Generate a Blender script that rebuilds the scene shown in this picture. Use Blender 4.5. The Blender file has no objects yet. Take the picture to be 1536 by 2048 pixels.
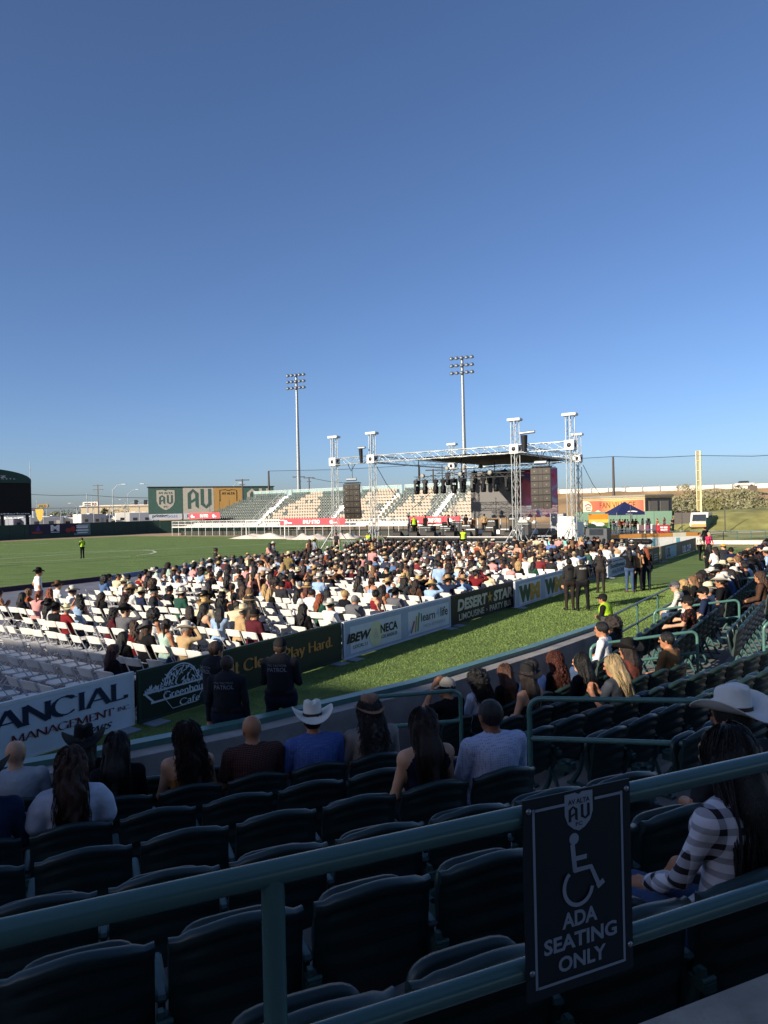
import bpy, math, random
import numpy as np
from mathutils import Vector, Matrix
random.seed(7); np.random.seed(7)
sc = bpy.context.scene
COL = sc.collection
# ------------------------------------------------------------------ camera
FPX = 1420.0                      # focal length in photo pixels (1536 x 2048)
ROLL = math.radians(1.3); PITCH = math.radians(-0.16)
CAMZ = 3.5
cam_d = bpy.data.cameras.new('camera'); cam = bpy.data.objects.new('camera', cam_d); COL.objects.link(cam)
cam_d.sensor_fit = 'VERTICAL'; cam_d.sensor_height = 36.0; cam_d.lens = FPX / 2048 * 36.0
cam_d.clip_start = 0.05; cam_d.clip_end = 6000
cr, sr = math.cos(ROLL), math.sin(ROLL)
fw = Vector((0, math.cos(PITCH), math.sin(PITCH)))
right = Vector((cr, 0, -sr)); right = (right - fw * right.dot(fw)).normalized()
up = right.cross(fw).normalized()
cam.matrix_world = Matrix(((right.x, up.x, -fw.x, 0), (right.y, up.y, -fw.y, 0), (right.z, up.z, -fw.z, CAMZ), (0, 0, 0, 1)))
sc.camera = cam
def ray(px, py):
    u = (px - 768) / FPX; v = -(py - 1024) / FPX
    return right * u + up * v + fw
def at(px, py, Y):                # the point seen at a pixel, Y metres ahead
    r = ray(px, py); s = Y / r.y
    return Vector((r.x * s, Y, CAMZ + r.z * s))
def gnd(px, py, z=0.0):           # the point seen at a pixel, on height z
    r = ray(px, py); s = (z - CAMZ) / r.z
    return Vector((r.x * s, r.y * s, z))
def proj(p):
    d = Vector(p) - Vector((0, 0, CAMZ)); w = d.dot(fw)
    return 768 + FPX * d.dot(right) / w, 1024 - FPX * d.dot(up) / w
# ------------------------------------------------------------------ world, sun, exposure
SUN_EL = math.radians(18.5); SH = math.radians(39)          # shadows run towards SH
world = bpy.data.worlds.new('World'); sc.world = world; world.use_nodes = True
wn = world.node_tree.nodes; wl = world.node_tree.links; wn.clear()
sky = wn.new('ShaderNodeTexSky'); sky.sky_type = 'NISHITA'; sky.sun_disc = False
sky.sun_elevation = SUN_EL
sky.sun_rotation = math.radians(90) - (SH + math.pi)        # clockwise from +Y
sky.altitude = 700; sky.air_density = 0.85; sky.dust_density = 1.8; sky.ozone_density = 4.5
bg = wn.new('ShaderNodeBackground'); bg.inputs[1].default_value = 0.08
wo = wn.new('ShaderNodeOutputWorld'); tint = wn.new('ShaderNodeMix'); tint.data_type = 'RGBA'; tint.blend_type = 'MULTIPLY'; tint.inputs[0].default_value = 1; tint.inputs[7].default_value = (1.03, .975, 1.02, 1)   # the slightly violet cast of the phone's sky
wl.new(sky.outputs[0], tint.inputs[6]); wl.new(tint.outputs[2], bg.inputs[0]); wl.new(bg.outputs[0], wo.inputs[0])
sun_d = bpy.data.lights.new('sun', 'SUN'); sun_d.energy = 4.2; sun_d.angle = math.radians(0.53); sun_d.color = (1.0, 0.89, 0.74)
sun = bpy.data.objects.new('sun', sun_d); COL.objects.link(sun)
sdir = Vector((math.cos(SH) * math.cos(SUN_EL), math.sin(SH) * math.cos(SUN_EL), -math.sin(SUN_EL)))
sun.rotation_euler = sdir.to_track_quat('-Z', 'Y').to_euler(); sun.location = (-30, -25, 40)
sc.view_settings.view_transform = 'Standard'; sc.view_settings.look = 'None'; sc.view_settings.gamma = 1.0
sc.view_settings.exposure = 0.9
sc.render.engine = 'CYCLES'
try:
    sc.cycles.use_denoising = True; sc.cycles.max_bounces = 5; sc.cycles.transparent_max_bounces = 12
    sc.cycles.caustics_reflective = False; sc.cycles.caustics_refractive = False
    sc.render.use_persistent_data = False
except Exception: pass
# ------------------------------------------------------------------ materials
def lin(c):
    if isinstance(c, str):
        c = c.lstrip('#'); c = [int(c[i:i + 2], 16) / 255 for i in (0, 2, 4)]
        return tuple(x / 12.92 if x <= 0.04045 else ((x + 0.055) / 1.055) ** 2.4 for x in c)
    return tuple(c)
MATS = {}
def mat(name, col=(0.5, 0.5, 0.5), rough=0.6, metal=0.0, var=0.12, scale=6.0, bump=0.0, bscale=None, obcol=False, spec=0.4, stretch=None, transl=0.0):
    """plain procedural material: colour (or object colour) broken up by noise, optional relief"""
    if name in MATS: return MATS[name]
    m = bpy.data.materials.new(name); m.use_nodes = True; MATS[name] = m
    nt = m.node_tree; N = nt.nodes; L = nt.links; N.clear()
    out = N.new('ShaderNodeOutputMaterial'); b = N.new('ShaderNodeBsdfPrincipled'); L.new(b.outputs[0], out.inputs[0])
    b.inputs['Roughness'].default_value = rough; b.inputs['Metallic'].default_value = metal
    b.inputs['Specular IOR Level'].default_value = spec
    tc = N.new('ShaderNodeTexCoord'); vec = tc.outputs['Object']
    if stretch:
        mp = N.new('ShaderNodeMapping'); mp.inputs['Scale'].default_value = stretch; L.new(vec, mp.inputs[0]); vec = mp.outputs[0]
    nz = N.new('ShaderNodeTexNoise'); nz.inputs['Scale'].default_value = scale; nz.inputs['Detail'].default_value = 4; L.new(vec, nz.inputs['Vector'])
    mr = N.new('ShaderNodeMapRange'); mr.inputs['From Min'].default_value = 0.3; mr.inputs['From Max'].default_value = 0.7
    mr.inputs['To Min'].default_value = 1 - var; mr.inputs['To Max'].default_value = 1 + var; L.new(nz.outputs[0], mr.inputs[0])
    mx = N.new('ShaderNodeMix'); mx.data_type = 'RGBA'; mx.blend_type = 'MULTIPLY'; mx.inputs[0].default_value = 1.0
    if obcol:
        oi = N.new('ShaderNodeObjectInfo'); L.new(oi.outputs['Color'], mx.inputs[6])
    else:
        mx.inputs[6].default_value = (*lin(col), 1)
    L.new(mr.outputs[0], mx.inputs[7]); L.new(mx.outputs[2], b.inputs['Base Color'])
    if bump:
        n2 = N.new('ShaderNodeTexNoise'); n2.inputs['Scale'].default_value = bscale or scale * 4; n2.inputs['Detail'].default_value = 3; L.new(vec, n2.inputs['Vector'])
        bp = N.new('ShaderNodeBump'); bp.inputs['Strength'].default_value = bump; bp.inputs['Distance'].default_value = 0.02
        L.new(n2.outputs[0], bp.inputs['Height']); L.new(bp.outputs[0], b.inputs['Normal'])
    if transl:
        tr = N.new('ShaderNodeBsdfTransparent'); ms = N.new('ShaderNodeMixShader'); ms.inputs[0].default_value = transl
        L.new(b.outputs[0], ms.inputs[1]); L.new(tr.outputs[0], ms.inputs[2]); L.new(ms.outputs[0], out.inputs[0])
    return m
def pattern(name, kind, a, b_, scale=(20, 20), rough=0.85, c=None):
    """cloth with a woven print: plaid, stripes, dots, floral (object space)"""
    if name in MATS: return MATS[name]
    m = bpy.data.materials.new(name); m.use_nodes = True; MATS[name] = m
    nt = m.node_tree; N = nt.nodes; L = nt.links; bs = N['Principled BSDF']; bs.inputs['Roughness'].default_value = rough; bs.inputs['Specular IOR Level'].default_value = 0.2
    tc = N.new('ShaderNodeTexCoord')
    def wave(axis, s, thr):
        w = N.new('ShaderNodeTexWave'); w.wave_type = 'BANDS'; w.bands_direction = axis; w.inputs['Scale'].default_value = s; w.inputs['Distortion'].default_value = 0.15; w.inputs['Detail'].default_value = 0
        L.new(tc.outputs['Object'], w.inputs[0]); g = N.new('ShaderNodeMath'); g.operation = 'GREATER_THAN'; g.inputs[1].default_value = thr; L.new(w.outputs[1], g.inputs[0]); return g.outputs[0]
    def mixc(f, c1, c2):
        x = N.new('ShaderNodeMix'); x.data_type = 'RGBA'
        if isinstance(f, (int, float)): x.inputs[0].default_value = f
        else: L.new(f, x.inputs[0])
        for i, cc in ((6, c1), (7, c2)):
            if isinstance(cc, (tuple, str, list)): x.inputs[i].default_value = (*lin(cc), 1)
            else: L.new(cc, x.inputs[i])
        return x.outputs[2]
    if kind == 'plaid':
        o1 = mixc(wave('Z', scale[1], 0.62), a, b_); o2 = mixc(wave('X', scale[0], 0.62), a, b_)
        base = mixc(0.5, o1, o2)
        if c: base = mixc(wave('Z', scale[1] * 1.7, 0.955), base, c); base = mixc(wave('X', scale[0] * 1.7, 0.955), base, c)
    elif kind == 'stripes':
        base = mixc(wave('Z', scale[1], 0.5), a, b_)
        if c: base = mixc(wave('X', scale[0], 0.8), base, c)
    elif kind == 'dots':
        v = N.new('ShaderNodeTexVoronoi'); v.inputs['Scale'].default_value = scale[0]; v.inputs['Randomness'].default_value = 0.15; L.new(tc.outputs['Object'], v.inputs[0])
        g = N.new('ShaderNodeMath'); g.operation = 'LESS_THAN'; g.inputs[1].default_value = 0.33; L.new(v.outputs[0], g.inputs[0]); base = mixc(g.outputs[0], a, b_)
    else:
        v = N.new('ShaderNodeTexNoise'); v.inputs['Scale'].default_value = scale[0]; L.new(tc.outputs['Object'], v.inputs[0])
        g = N.new('ShaderNodeMath'); g.operation = 'GREATER_THAN'; g.inputs[1].default_value = 0.58; L.new(v.outputs[0], g.inputs[0]); base = mixc(g.outputs[0], a, b_)
    L.new(base, bs.inputs['Base Color'])
    nz = N.new('ShaderNodeTexNoise'); nz.inputs['Scale'].default_value = 11; L.new(tc.outputs['Object'], nz.inputs[0])
    bp = N.new('ShaderNodeBump'); bp.inputs['Strength'].default_value = 0.6; bp.inputs['Distance'].default_value = 0.03; L.new(nz.outputs[0], bp.inputs['Height']); L.new(bp.outputs[0], bs.inputs['Normal'])
    return m
# ------------------------------------------------------------------ mesh builder
class MB:
    def __init__(self): self.v = []; self.f = []; self.m = []; self.s = []
    def poly(self, pts, mi=0, smooth=False):
        n = len(self.v); self.v += [tuple(p) for p in pts]; self.f.append(tuple(range(n, n + len(pts)))); self.m.append(mi); self.s.append(smooth)
    def add(self, vs, fs, mi=0, smooth=False):
        n = len(self.v); self.v += [tuple(p) for p in vs]
        for f in fs: self.f.append(tuple(i + n for i in f)); self.m.append(mi); self.s.append(smooth)
    def box(self, c, s, rz=0.0, mi=0, M=None, bev=0.0):
        x, y, z = s[0] / 2, s[1] / 2, s[2] / 2
        if bev:
            b = min(bev, x * .9, y * .9, z * .9); vs = []
            for sz, q in ((-1, 1), (-1, 0), (1, 0), (1, 1)):
                zz = sz * (z if q else z - b); ix = b if q else 0
                for (sx, sy, e) in ((-1, -1, 0), (-1, -1, 1), (1, -1, 1), (1, -1, 0), (1, 1, 0), (1, 1, 1), (-1, 1, 1), (-1, 1, 0)):
                    ex = b if e else 0; ey = 0 if e else b
                    vs.append((sx * (x - max(ex, ix if q else ex)), sy * (y - max(ey, ix if q else ey)), zz))
            fs = [tuple(range(7, -1, -1)), tuple(range(24, 32))]
            for r in range(3):
                for i in range(8): j = (i + 1) % 8; fs.append((r * 8 + i, r * 8 + j, r * 8 + 8 + j, r * 8 + 8 + i))
        else:
            vs = [(a * x, b_ * y, d * z) for d in (-1, 1) for (a, b_) in ((-1, -1), (1, -1), (1, 1), (-1, 1))]
            fs = [(3, 2, 1, 0), (4, 5, 6, 7), (0, 1, 5, 4), (1, 2, 6, 5), (2, 3, 7, 6), (3, 0, 4, 7)]
        if M is None: M = Matrix.Translation(Vector(c)) @ Matrix.Rotation(rz, 4, 'Z')
        else: M = M @ Matrix.Translation(Vector(c)) @ Matrix.Rotation(rz, 4, 'Z')
        self.add([M @ Vector(p) for p in vs], fs, mi); return self
    def tube(self, pts, r, seg=6, mi=0, cap=True, smooth=True, closed=False):
        pts = [Vector(p) for p in pts]; n = len(pts); rs = r if isinstance(r, (list, tuple)) else [r] * n
        rings = []; prev = None
        for i in range(n):
            if closed: d = pts[(i + 1) % n] - pts[i - 1]
            else: d = pts[min(i + 1, n - 1)] - pts[max(i - 1, 0)]
            d = d.normalized() if d.length > 1e-9 else Vector((0, 0, 1))
            if prev is None:
                a = Vector((0, 0, 1)) if abs(d.z) < 0.9 else Vector((1, 0, 0)); u = d.cross(a).normalized()
            else:
                u = (prev - d * prev.dot(d)); u = u.normalized() if u.length > 1e-6 else d.orthogonal().normalized()
            prev = u; w = d.cross(u)
            rings.append([pts[i] + (u * math.cos(k * 2 * math.pi / seg) + w * math.sin(k * 2 * math.pi / seg)) * rs[i] for k in range(seg)])
        vs = [p for rg in rings for p in rg]; fs = []
        for i in range(n if closed else n - 1):
            a = i * seg; b = ((i + 1) % n) * seg
            for k in range(seg): fs.append((a + k, a + (k + 1) % seg, b + (k + 1) % seg, b + k))
        self.add(vs, fs, mi, smooth)
        if cap and not closed:
            self.poly([p for p in reversed(rings[0])], mi); self.poly(rings[-1], mi)
        return self
    def lathe(self, prof, seg=16, c=(0, 0, 0), mi=0, smooth=True, sx=1.0, sy=1.0):
        vs = []; fs = []
        for (r, z) in prof:
            for k in range(seg): a = k * 2 * math.pi / seg; vs.append((c[0] + sx * r * math.cos(a), c[1] + sy * r * math.sin(a), c[2] + z))
        for i in range(len(prof) - 1):
            for k in range(seg): fs.append((i * seg + k, i * seg + (k + 1) % seg, (i + 1) * seg + (k + 1) % seg, (i + 1) * seg + k))
        self.add(vs, fs, mi, smooth); return self
    def prism(self, poly, z0, z1, mi=0):
        n = len(poly); self.poly([(x, y, z0) for x, y in reversed(poly)], mi); self.poly([(x, y, z1) for x, y in poly], mi)
        for i in range(n):
            a, b = poly[i], poly[(i + 1) % n]; self.poly([(a[0], a[1], z0), (b[0], b[1], z0), (b[0], b[1], z1), (a[0], a[1], z1)], mi)
        return self
    def grid(self, fn, nu, nv, mi=0, smooth=True, flip=False, closeu=False):
        vs = [fn(i / (nu if closeu else nu - 1), j / (nv - 1)) for j in range(nv) for i in range(nu)]; fs = []
        for j in range(nv - 1):
            for i in range(nu if closeu else nu - 1):
                i2 = (i + 1) % nu; q = (j * nu + i, j * nu + i2, (j + 1) * nu + i2, (j + 1) * nu + i); fs.append(q[::-1] if flip else q)
        self.add(vs, fs, mi, smooth); return self
    def xform(self, M): self.v = [tuple(M @ Vector(p)) for p in self.v]; return self
    def mesh(self, name, mats):
        me = bpy.data.meshes.new(name); me.from_pydata(self.v, [], self.f)
        for m in (mats if isinstance(mats, (list, tuple)) else [mats]): me.materials.append(m)
        me.polygons.foreach_set('material_index', self.m); me.polygons.foreach_set('use_smooth', self.s); me.update()
        return me
    def obj(self, name, mats, parent=None, loc=None, rz=0.0, **tags):
        return mkobj(name, self.mesh(name, mats), parent, loc, rz, **tags)
def mkobj(name, data, parent=None, loc=None, rz=0.0, **tags):
    o = bpy.data.objects.new(name, data); COL.objects.link(o)
    if parent is not None: o.parent = parent
    if loc is not None: o.location = loc
    if rz: o.rotation_euler = (0, 0, rz)
    return tag(o, **tags)
def tag(o, label=None, cat=None, group=None, kind=None):
    if label: o['label'] = label
    if cat: o['category'] = cat
    if group: o['group'] = group
    if kind: o['kind'] = kind
    return o
def thing(name, label, cat, loc=(0, 0, 0), rz=0.0, group=None):
    return mkobj(name, None, None, loc, rz, label=label, cat=cat, group=group)
def children_of(o): return [c for c in ALLKIDS.get(o.name, [])]
ALLKIDS = {}
def copy_tree(o, kids, parent=None):
    """kids: nested [(object, [..])]; copies share mesh data"""
    c = o.copy(); COL.objects.link(c); c.parent = parent
    for k, sub in kids: copy_tree(k, sub, c)
    return c
def merge(mb, other, M):
    n = len(mb.v); mb.v += [tuple(M @ Vector(p)) for p in other.v]; mb.f += [tuple(i + n for i in f) for f in other.f]; mb.m += other.m; mb.s += other.s
# stadium frame: t runs along the advertising boards towards the stage, n runs across the pitch
DX, DY = 0.5505, 0.8348; TH = math.atan2(DY, DX)
def T(t, n, z=0.0): return Vector((DX * t - DY * n, DY * t + DX * n, z))
def TN(p): return p[0] * DX + p[1] * DY, -p[0] * DY + p[1] * DX
# ------------------------------------------------------------------ lettering (flat print)
def text_raw(s, bold=0.0, shear=0.0, spacing=1.0):
    cu = bpy.data.curves.new('lettering', 'FONT'); cu.body = s; cu.offset = bold; cu.shear = shear; cu.space_character = spacing; cu.resolution_u = 3
    ob = bpy.data.objects.new('lettering', cu); COL.objects.link(ob); bpy.context.view_layer.update()
    me = bpy.data.meshes.new_from_object(ob); bpy.data.objects.remove(ob); bpy.data.curves.remove(cu)
    vs = [(v.co.x, v.co.y) for v in me.vertices]; fs = [tuple(p.vertices) for p in me.polygons]; bpy.data.meshes.remove(me)
    return vs, fs
def fit(vs, x, y, w, h):
    xs = [p[0] for p in vs]; ys = [p[1] for p in vs]; x0, x1, y0, y1 = min(xs), max(xs), min(ys), max(ys)
    kx = w / max(x1 - x0, 1e-6); ky = h / max(y1 - y0, 1e-6)
    return [(x + (p[0] - x0) * kx, y + (p[1] - y0) * ky) + tuple(p[2:]) for p in vs]
def print2d(parent, shapes, m, off, name='lettering'):
    """flat print in the parent's local XZ plane, off metres in front (towards -Y)"""
    mb = MB()
    for i, (vs, fs) in enumerate(shapes): mb.add([(p[0], -off - 0.0007 * i - (p[2] if len(p) > 2 else 0), p[1]) for p in vs], fs)
    return mb.obj(name, m, parent)
def words(s, x, y, w, h, bold=0.0, shear=0.0, spacing=1.0):
    vs, fs = text_raw(s, bold, shear, spacing); return fit(vs, x, y, w, h), fs
def ngon(pts): return list(pts), [tuple(range(len(pts)))]
def rect(x, y, w, h): return ngon([(x, y), (x + w, y), (x + w, y + h), (x, y + h)])
def stroke(pts, w, closed=False):
    vs = []; fs = []; n = len(pts)
    for i in range(n):
        a = pts[i - 1] if (i > 0 or closed) else pts[i]; b = pts[(i + 1) % n] if (i < n - 1 or closed) else pts[i]
        dx, dy = b[0] - a[0], b[1] - a[1]; L_ = math.hypot(dx, dy) or 1; nx, ny = -dy / L_ * w / 2, dx / L_ * w / 2
        vs += [(pts[i][0] + nx, pts[i][1] + ny), (pts[i][0] - nx, pts[i][1] - ny)]
    for i in range(n if closed else n - 1): j = (i + 1) % n; fs.append((2 * i, 2 * i + 1, 2 * j + 1, 2 * j))
    return vs, fs
def arc(cx, cy, rx, ry, a0, a1, n=14): return [(cx + rx * math.cos(math.radians(a0 + (a1 - a0) * i / n)), cy + ry * math.sin(math.radians(a0 + (a1 - a0) * i / n))) for i in range(n + 1)]
G = {  # serif alphabet as pen strokes: (advance, strokes, serif feet at (x, y))
 'A': (.84, [[(.02, 0), (.4, 1)], [(.4, 1), (.8, 0)], [(.16, .34), (.64, .34)]], [(.02, 0), (.8, 0)]),
 'N': (.9, [[(.1, 0), (.1, 1)], [(.1, 1), (.8, 0)], [(.8, 0), (.8, 1)]], [(.1, 0), (.1, 1), (.8, 1)]),
 'C': (.86, [arc(.46, .5, .42, .5, 45, 318)], [(.76, .86)]),
 'I': (.36, [[(.18, 0), (.18, 1)]], [(.18, 0), (.18, 1)]),
 'L': (.66, [[(.15, 0), (.15, 1)], [(.15, .03), (.6, .03), (.62, .2)]], [(.15, 0), (.15, 1)]),
 'M': (1.06, [[(.1, 0), (.13, 1)], [(.13, 1), (.5, .05)], [(.5, .05), (.88, 1)], [(.88, 1), (.93, 0)]], [(.1, 0), (.93, 0), (.12, 1), (.9, 1)]),
 'G': (.9, [arc(.46, .5, .42, .5, 45, 335), [(.82, .0), (.82, .42)]], [(.82, .42), (.76, .86)]),
 'E': (.68, [[(.14, 0), (.14, 1)], [(.14, .97), (.6, .97), (.61, .8)], [(.14, .52), (.5, .52)], [(.14, .03), (.62, .03), (.64, .2)]], [(.14, 0), (.14, 1)]),
 'T': (.74, [[(.37, 0), (.37, 1)], [(.02, .8), (.03, .97), (.71, .97), (.72, .8)]], [(.37, 0)]),
 'Y': (.8, [[(.4, 0), (.4, .48)], [(.06, 1), (.4, .46)], [(.4, .46), (.74, 1)]], [(.4, 0), (.06, 1), (.74, 1)]),
 'R': (.8, [[(.14, 0), (.14, 1)], [(.14, .97)] + arc(.4, .74, .24, .23, 90, -90, 8) + [(.14, .51)], [(.4, .5), (.74, .02)]], [(.14, 0), (.14, 1), (.74, 0)]),
 'S': (.62, [arc(.32, .76, .22, .23, 35, 230, 8) + [(.32, .52)] + arc(.31, .25, .24, .25, 60, -150, 8)], [(.5, .88), (.1, .12)]),
 'P': (.72, [[(.14, 0), (.14, 1)], [(.14, .97)] + arc(.4, .72, .24, .25, 90, -90, 8) + [(.14, .47)]], [(.14, 0), (.14, 1)]),
 'H': (.86, [[(.14, 0), (.14, 1)], [(.72, 0), (.72, 1)], [(.14, .52), (.72, .52)]], [(.14, 0), (.14, 1), (.72, 0), (.72, 1)]),
 'a': (.56, [arc(.25, .5, .17, .17, 150, 0, 8) + [(.42, .06), (.5, .02)], arc(.22, .19, .17, .17, 60, 290, 10)], []),
 'l': (.3, [[(.15, 0), (.15, 1.02)]], [(.15, 0), (.12, 1.02)]),
 'e': (.58, [[(.1, .36), (.48, .38)] + arc(.28, .35, .21, .34, 8, 320, 12)], []),
 'n': (.62, [[(.12, 0), (.12, .68)], [(.12, .5)] + arc(.31, .47, .18, .2, 130, 0, 8) + [(.49, 0)]], [(.12, 0), (.12, .68), (.49, 0)]),
 'y': (.6, [[(.08, .68), (.3, .02)], [(.52, .68), (.24, -.18), (.1, -.26)]], [(.08, .68), (.52, .68)]),
 'r': (.46, [[(.12, 0), (.12, .68)], [(.12, .5), (.24, .66), (.38, .64)]], [(.12, 0), (.12, .68)]),
 'd': (.62, [[(.46, 0), (.46, 1.02)], arc(.28, .34, .19, .34, 60, 300, 12)], [(.46, 0), (.44, 1.02)]),
 'u': (.62, [[(.12, .68), (.12, .2)] + arc(.29, .2, .17, .2, 180, 320, 8), [(.48, .68), (.48, 0)]], [(.12, .68), (.48, .68), (.48, 0)]),
 's': (.48, [arc(.24, .51, .15, .16, 40, 230, 7) + arc(.23, .17, .17, .17, 60, -150, 7)], [(.37, .62), (.08, .08)]),
 'o': (.6, [arc(.29, .34, .22, .34, 0, 360, 18)], []),
 'h': (.62, [[(.12, 0), (.12, 1.02)], [(.12, .5)] + arc(.31, .47, .18, .2, 130, 0, 8) + [(.49, 0)]], [(.12, 0), (.1, 1.02), (.49, 0)]),
 'f': (.42, [[(.16, 0), (.16, .82)] + arc(.3, .84, .14, .17, 180, 45, 6), [(.02, .64), (.36, .64)]], [(.16, 0)]),
 't': (.42, [[(.17, .95), (.17, .14)] + arc(.29, .14, .12, .13, 180, 320, 5), [(.02, .64), (.36, .64)]], []),
 '.': (.26, [[(.07, .0), (.07, .14)]], []), ' ': (.34, [], [])}
def serif(s, x, y, w, h, thick=.17, thin=.05, shear=0.0, sl=.13, sh=.05):
    vs = []; fs = []; cx = 0
    nib = (math.cos(math.radians(22)), math.sin(math.radians(22)))
    def put(v, f):
        n = len(vs); dz = 0.0006 * (n // 4 % 11); vs.extend([(p[0], p[1], dz) for p in v]); fs.extend([tuple(i + n for i in q) for q in f])
    for ch in s:
        adv, st, se = G[ch]
        for pl in st:
            pl = [(p[0] + cx, p[1]) for p in pl]
            for i in range(len(pl) - 1):
                a, b = pl[i], pl[i + 1]; L_ = math.hypot(b[0] - a[0], b[1] - a[1]) or 1
                d = ((b[0] - a[0]) / L_, (b[1] - a[1]) / L_); wd = max(thin, abs(d[0] * nib[1] - d[1] * nib[0]) * thick)
                if len(pl) > 2: a = (a[0] - d[0] * .012, a[1] - d[1] * .012); b = (b[0] + d[0] * .012, b[1] + d[1] * .012)
                if ch == '.': wd = .15
                put(*stroke([a, b], wd))
        for (sx, sy) in se: put(*rect(cx + sx - sl, sy - (sh if sy > .5 else 0), 2 * sl, sh))
        cx += adv
    vs = [(p[0] + shear * p[1], p[1], p[2]) for p in vs]
    return fit(vs, x, y, w, h), fs
# ================================================================== THE SETTING
def structure(o): o['kind'] = 'structure'; return o
def turf_mat():
    m = bpy.data.materials.new('turf'); m.use_nodes = True; N = m.node_tree.nodes; L = m.node_tree.links; b = N['Principled BSDF']
    b.inputs['Roughness'].default_value = 0.9; b.inputs['Specular IOR Level'].default_value = 0.15
    tc = N.new('ShaderNodeTexCoord')
    def noise(s, d=4, st=None):
        n = N.new('ShaderNodeTexNoise'); n.inputs['Scale'].default_value = s; n.inputs['Detail'].default_value = d
        v = tc.outputs['Object']
        if st: mp = N.new('ShaderNodeMapping'); mp.inputs['Scale'].default_value = st; mp.inputs['Rotation'].default_value = (0, 0, -TH); L.new(v, mp.inputs[0]); v = mp.outputs[0]
        L.new(v, n.inputs[0]); return n.outputs[0]
    r1 = N.new('ShaderNodeValToRGB'); r1.color_ramp.elements[0].color = (*lin('#526838'), 1); r1.color_ramp.elements[1].color = (*lin('#88a05c'), 1)
    r1.color_ramp.elements[0].position = 0.3; r1.color_ramp.elements[1].position = 0.72
    L.new(noise(38, 5), r1.inputs[0])
    mx = N.new('ShaderNodeMix'); mx.data_type = 'RGBA'; mx.blend_type = 'MULTIPLY'; mx.inputs[0].default_value = 1
    mr = N.new('ShaderNodeMapRange'); mr.inputs[1].default_value = .3; mr.inputs[2].default_value = .7; mr.inputs[3].default_value = .74; mr.inputs[4].default_value = 1.18; L.new(noise(.35, 3, (1, 5, 1)), mr.inputs[0])
    L.new(r1.outputs[0], mx.inputs[6]); L.new(mr.outputs[0], mx.inputs[7]); L.new(mx.outputs[2], b.inputs['Base Color'])
    bp = N.new('ShaderNodeBump'); bp.inputs['Strength'].default_value = 1; bp.inputs['Distance'].default_value = .05; L.new(noise(60, 2), bp.inputs['Height']); L.new(bp.outputs[0], b.inputs['Normal'])
    return m
M_turf = turf_mat()
M_desert = mat('desert_soil', '#a08a68', .95, var=.25, scale=.12, bump=.4, bscale=3)
M_conc = mat('concrete', '#8f8b85', .85, var=.22, scale=3, bump=.25, bscale=40)
M_concd = mat('concrete_tread', '#77746f', .9, var=.3, scale=1.7, bump=.25, bscale=30)
M_green = mat('green_paint', '#42625f', .24, var=.08, scale=5, spec=.5)
M_greenl = mat('green_rail_paint', '#4d736a', .3, var=.1, scale=9, spec=.5)
M_seat = mat('seat_plastic', '#1e302f', .38, var=.32, scale=4, spec=.5, bump=.04, bscale=140)
M_seatm = mat('seat_casting', '#35524f', .4, var=.2, scale=20)
M_white = mat('white_paint', '#e4e2dc', .5, var=.06, scale=5)
M_black = mat('black_paint', '#0c0c0d', .5, var=.2, scale=5)
M_track = mat('track_clay', '#a98f70', .95, var=.18, scale=.8, bump=.3)
M_floor = mat('event_floor', '#6f7078', .8, var=.2, scale=1.2)
M_grass = mat('lawn', '#8c8a50', .95, var=.4, scale=.35, bump=.6, bscale=30)
M_asph = mat('asphalt', '#6a675f', .95, var=.15, scale=.4)
def sheet(name, pts, z, m, kind='structure', **k):
    mb = MB(); mb.poly([(p[0], p[1], z) for p in pts]); o = mb.obj(name, m, **k); o['kind'] = kind; return o
# ground to the horizon
sheet('ground', [(-3000, -600), (3000, -600), (3000, 4000), (-3000, 4000)], -0.06, M_desert)
turf_poly = [T(-30, 4.6), T(42, 4.5), T(62, 4.2), T(70, 8), T(73, 34), T(77, 60), T(78, 105), T(57, 108), T(-30, 108)]
sheet('turf_field', turf_poly, 0.0, M_turf)
sheet('warning_track', [T(56, 4), T(84, 4), T(92, 112), T(-30, 112), T(-30, 107), T(56, 107), T(76, 100), T(74, 40), T(70, 8)], -0.012, M_track)
sheet('event_floor', [T(-8, 10.6), T(47, 10.2), T(47, 38.5), T(36, 37.5), T(24, 34.2), T(8, 33.2), T(-8, 33.2)], 0.012, M_floor)
M_edge = mat('floor_edge', '#4a3440', .8); M_edge2 = mat('floor_edge_grey', '#8a94a8', .7)
mb = MB()
for a, b, q in ((T(-8, 33.2), T(8, 33.2), 0), (T(8, 33.2), T(24, 34.2), 0), (T(24, 34.2), T(36, 37.5), 1), (T(36, 37.5), T(47, 38.5), 1)):
    c = (a + b) / 2; d = b - a; mb.box((c.x, c.y, .12), (d.length, .12, .24), math.atan2(d.y, d.x), q)
structure(mb.obj('floor_kerb', [M_edge, M_edge2]))
# pitch markings, thin painted bands
M_line = mat('pitch_line_paint', '#d6d8c8', .85, var=.1, scale=3); M_seam = mat('turf_seam', '#26351b', .95)
def marking(name, pix, w, m, z=0.006):
    pts = [gnd(*p) for p in pix]; sv, sf = stroke([(p.x, p.y) for p in pts], w); mb = MB(); mb.add([(x, y, z) for x, y in sv], sf); structure(mb.obj(name, m))
marking('pitch_line', [(-60, 1110), (150, 1104), (285, 1100.5)], .16, M_line)
marking('pitch_line', [(-60, 1122), (140, 1108), (290, 1099.6), (480, 1091), (620, 1084.5)], .16, M_line, .009)
marking('pitch_line', [(-60, 1129), (100, 1121.5), (263, 1112)], .13, M_line)
marking('pitch_line', [(273, 1111), (300, 1108), (312, 1104.5), (305, 1101.5), (285, 1100.3)], .2, M_line, .013)
marking('pitch_line', [(-40, 1091), (95, 1087)], .2, M_line)
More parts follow.
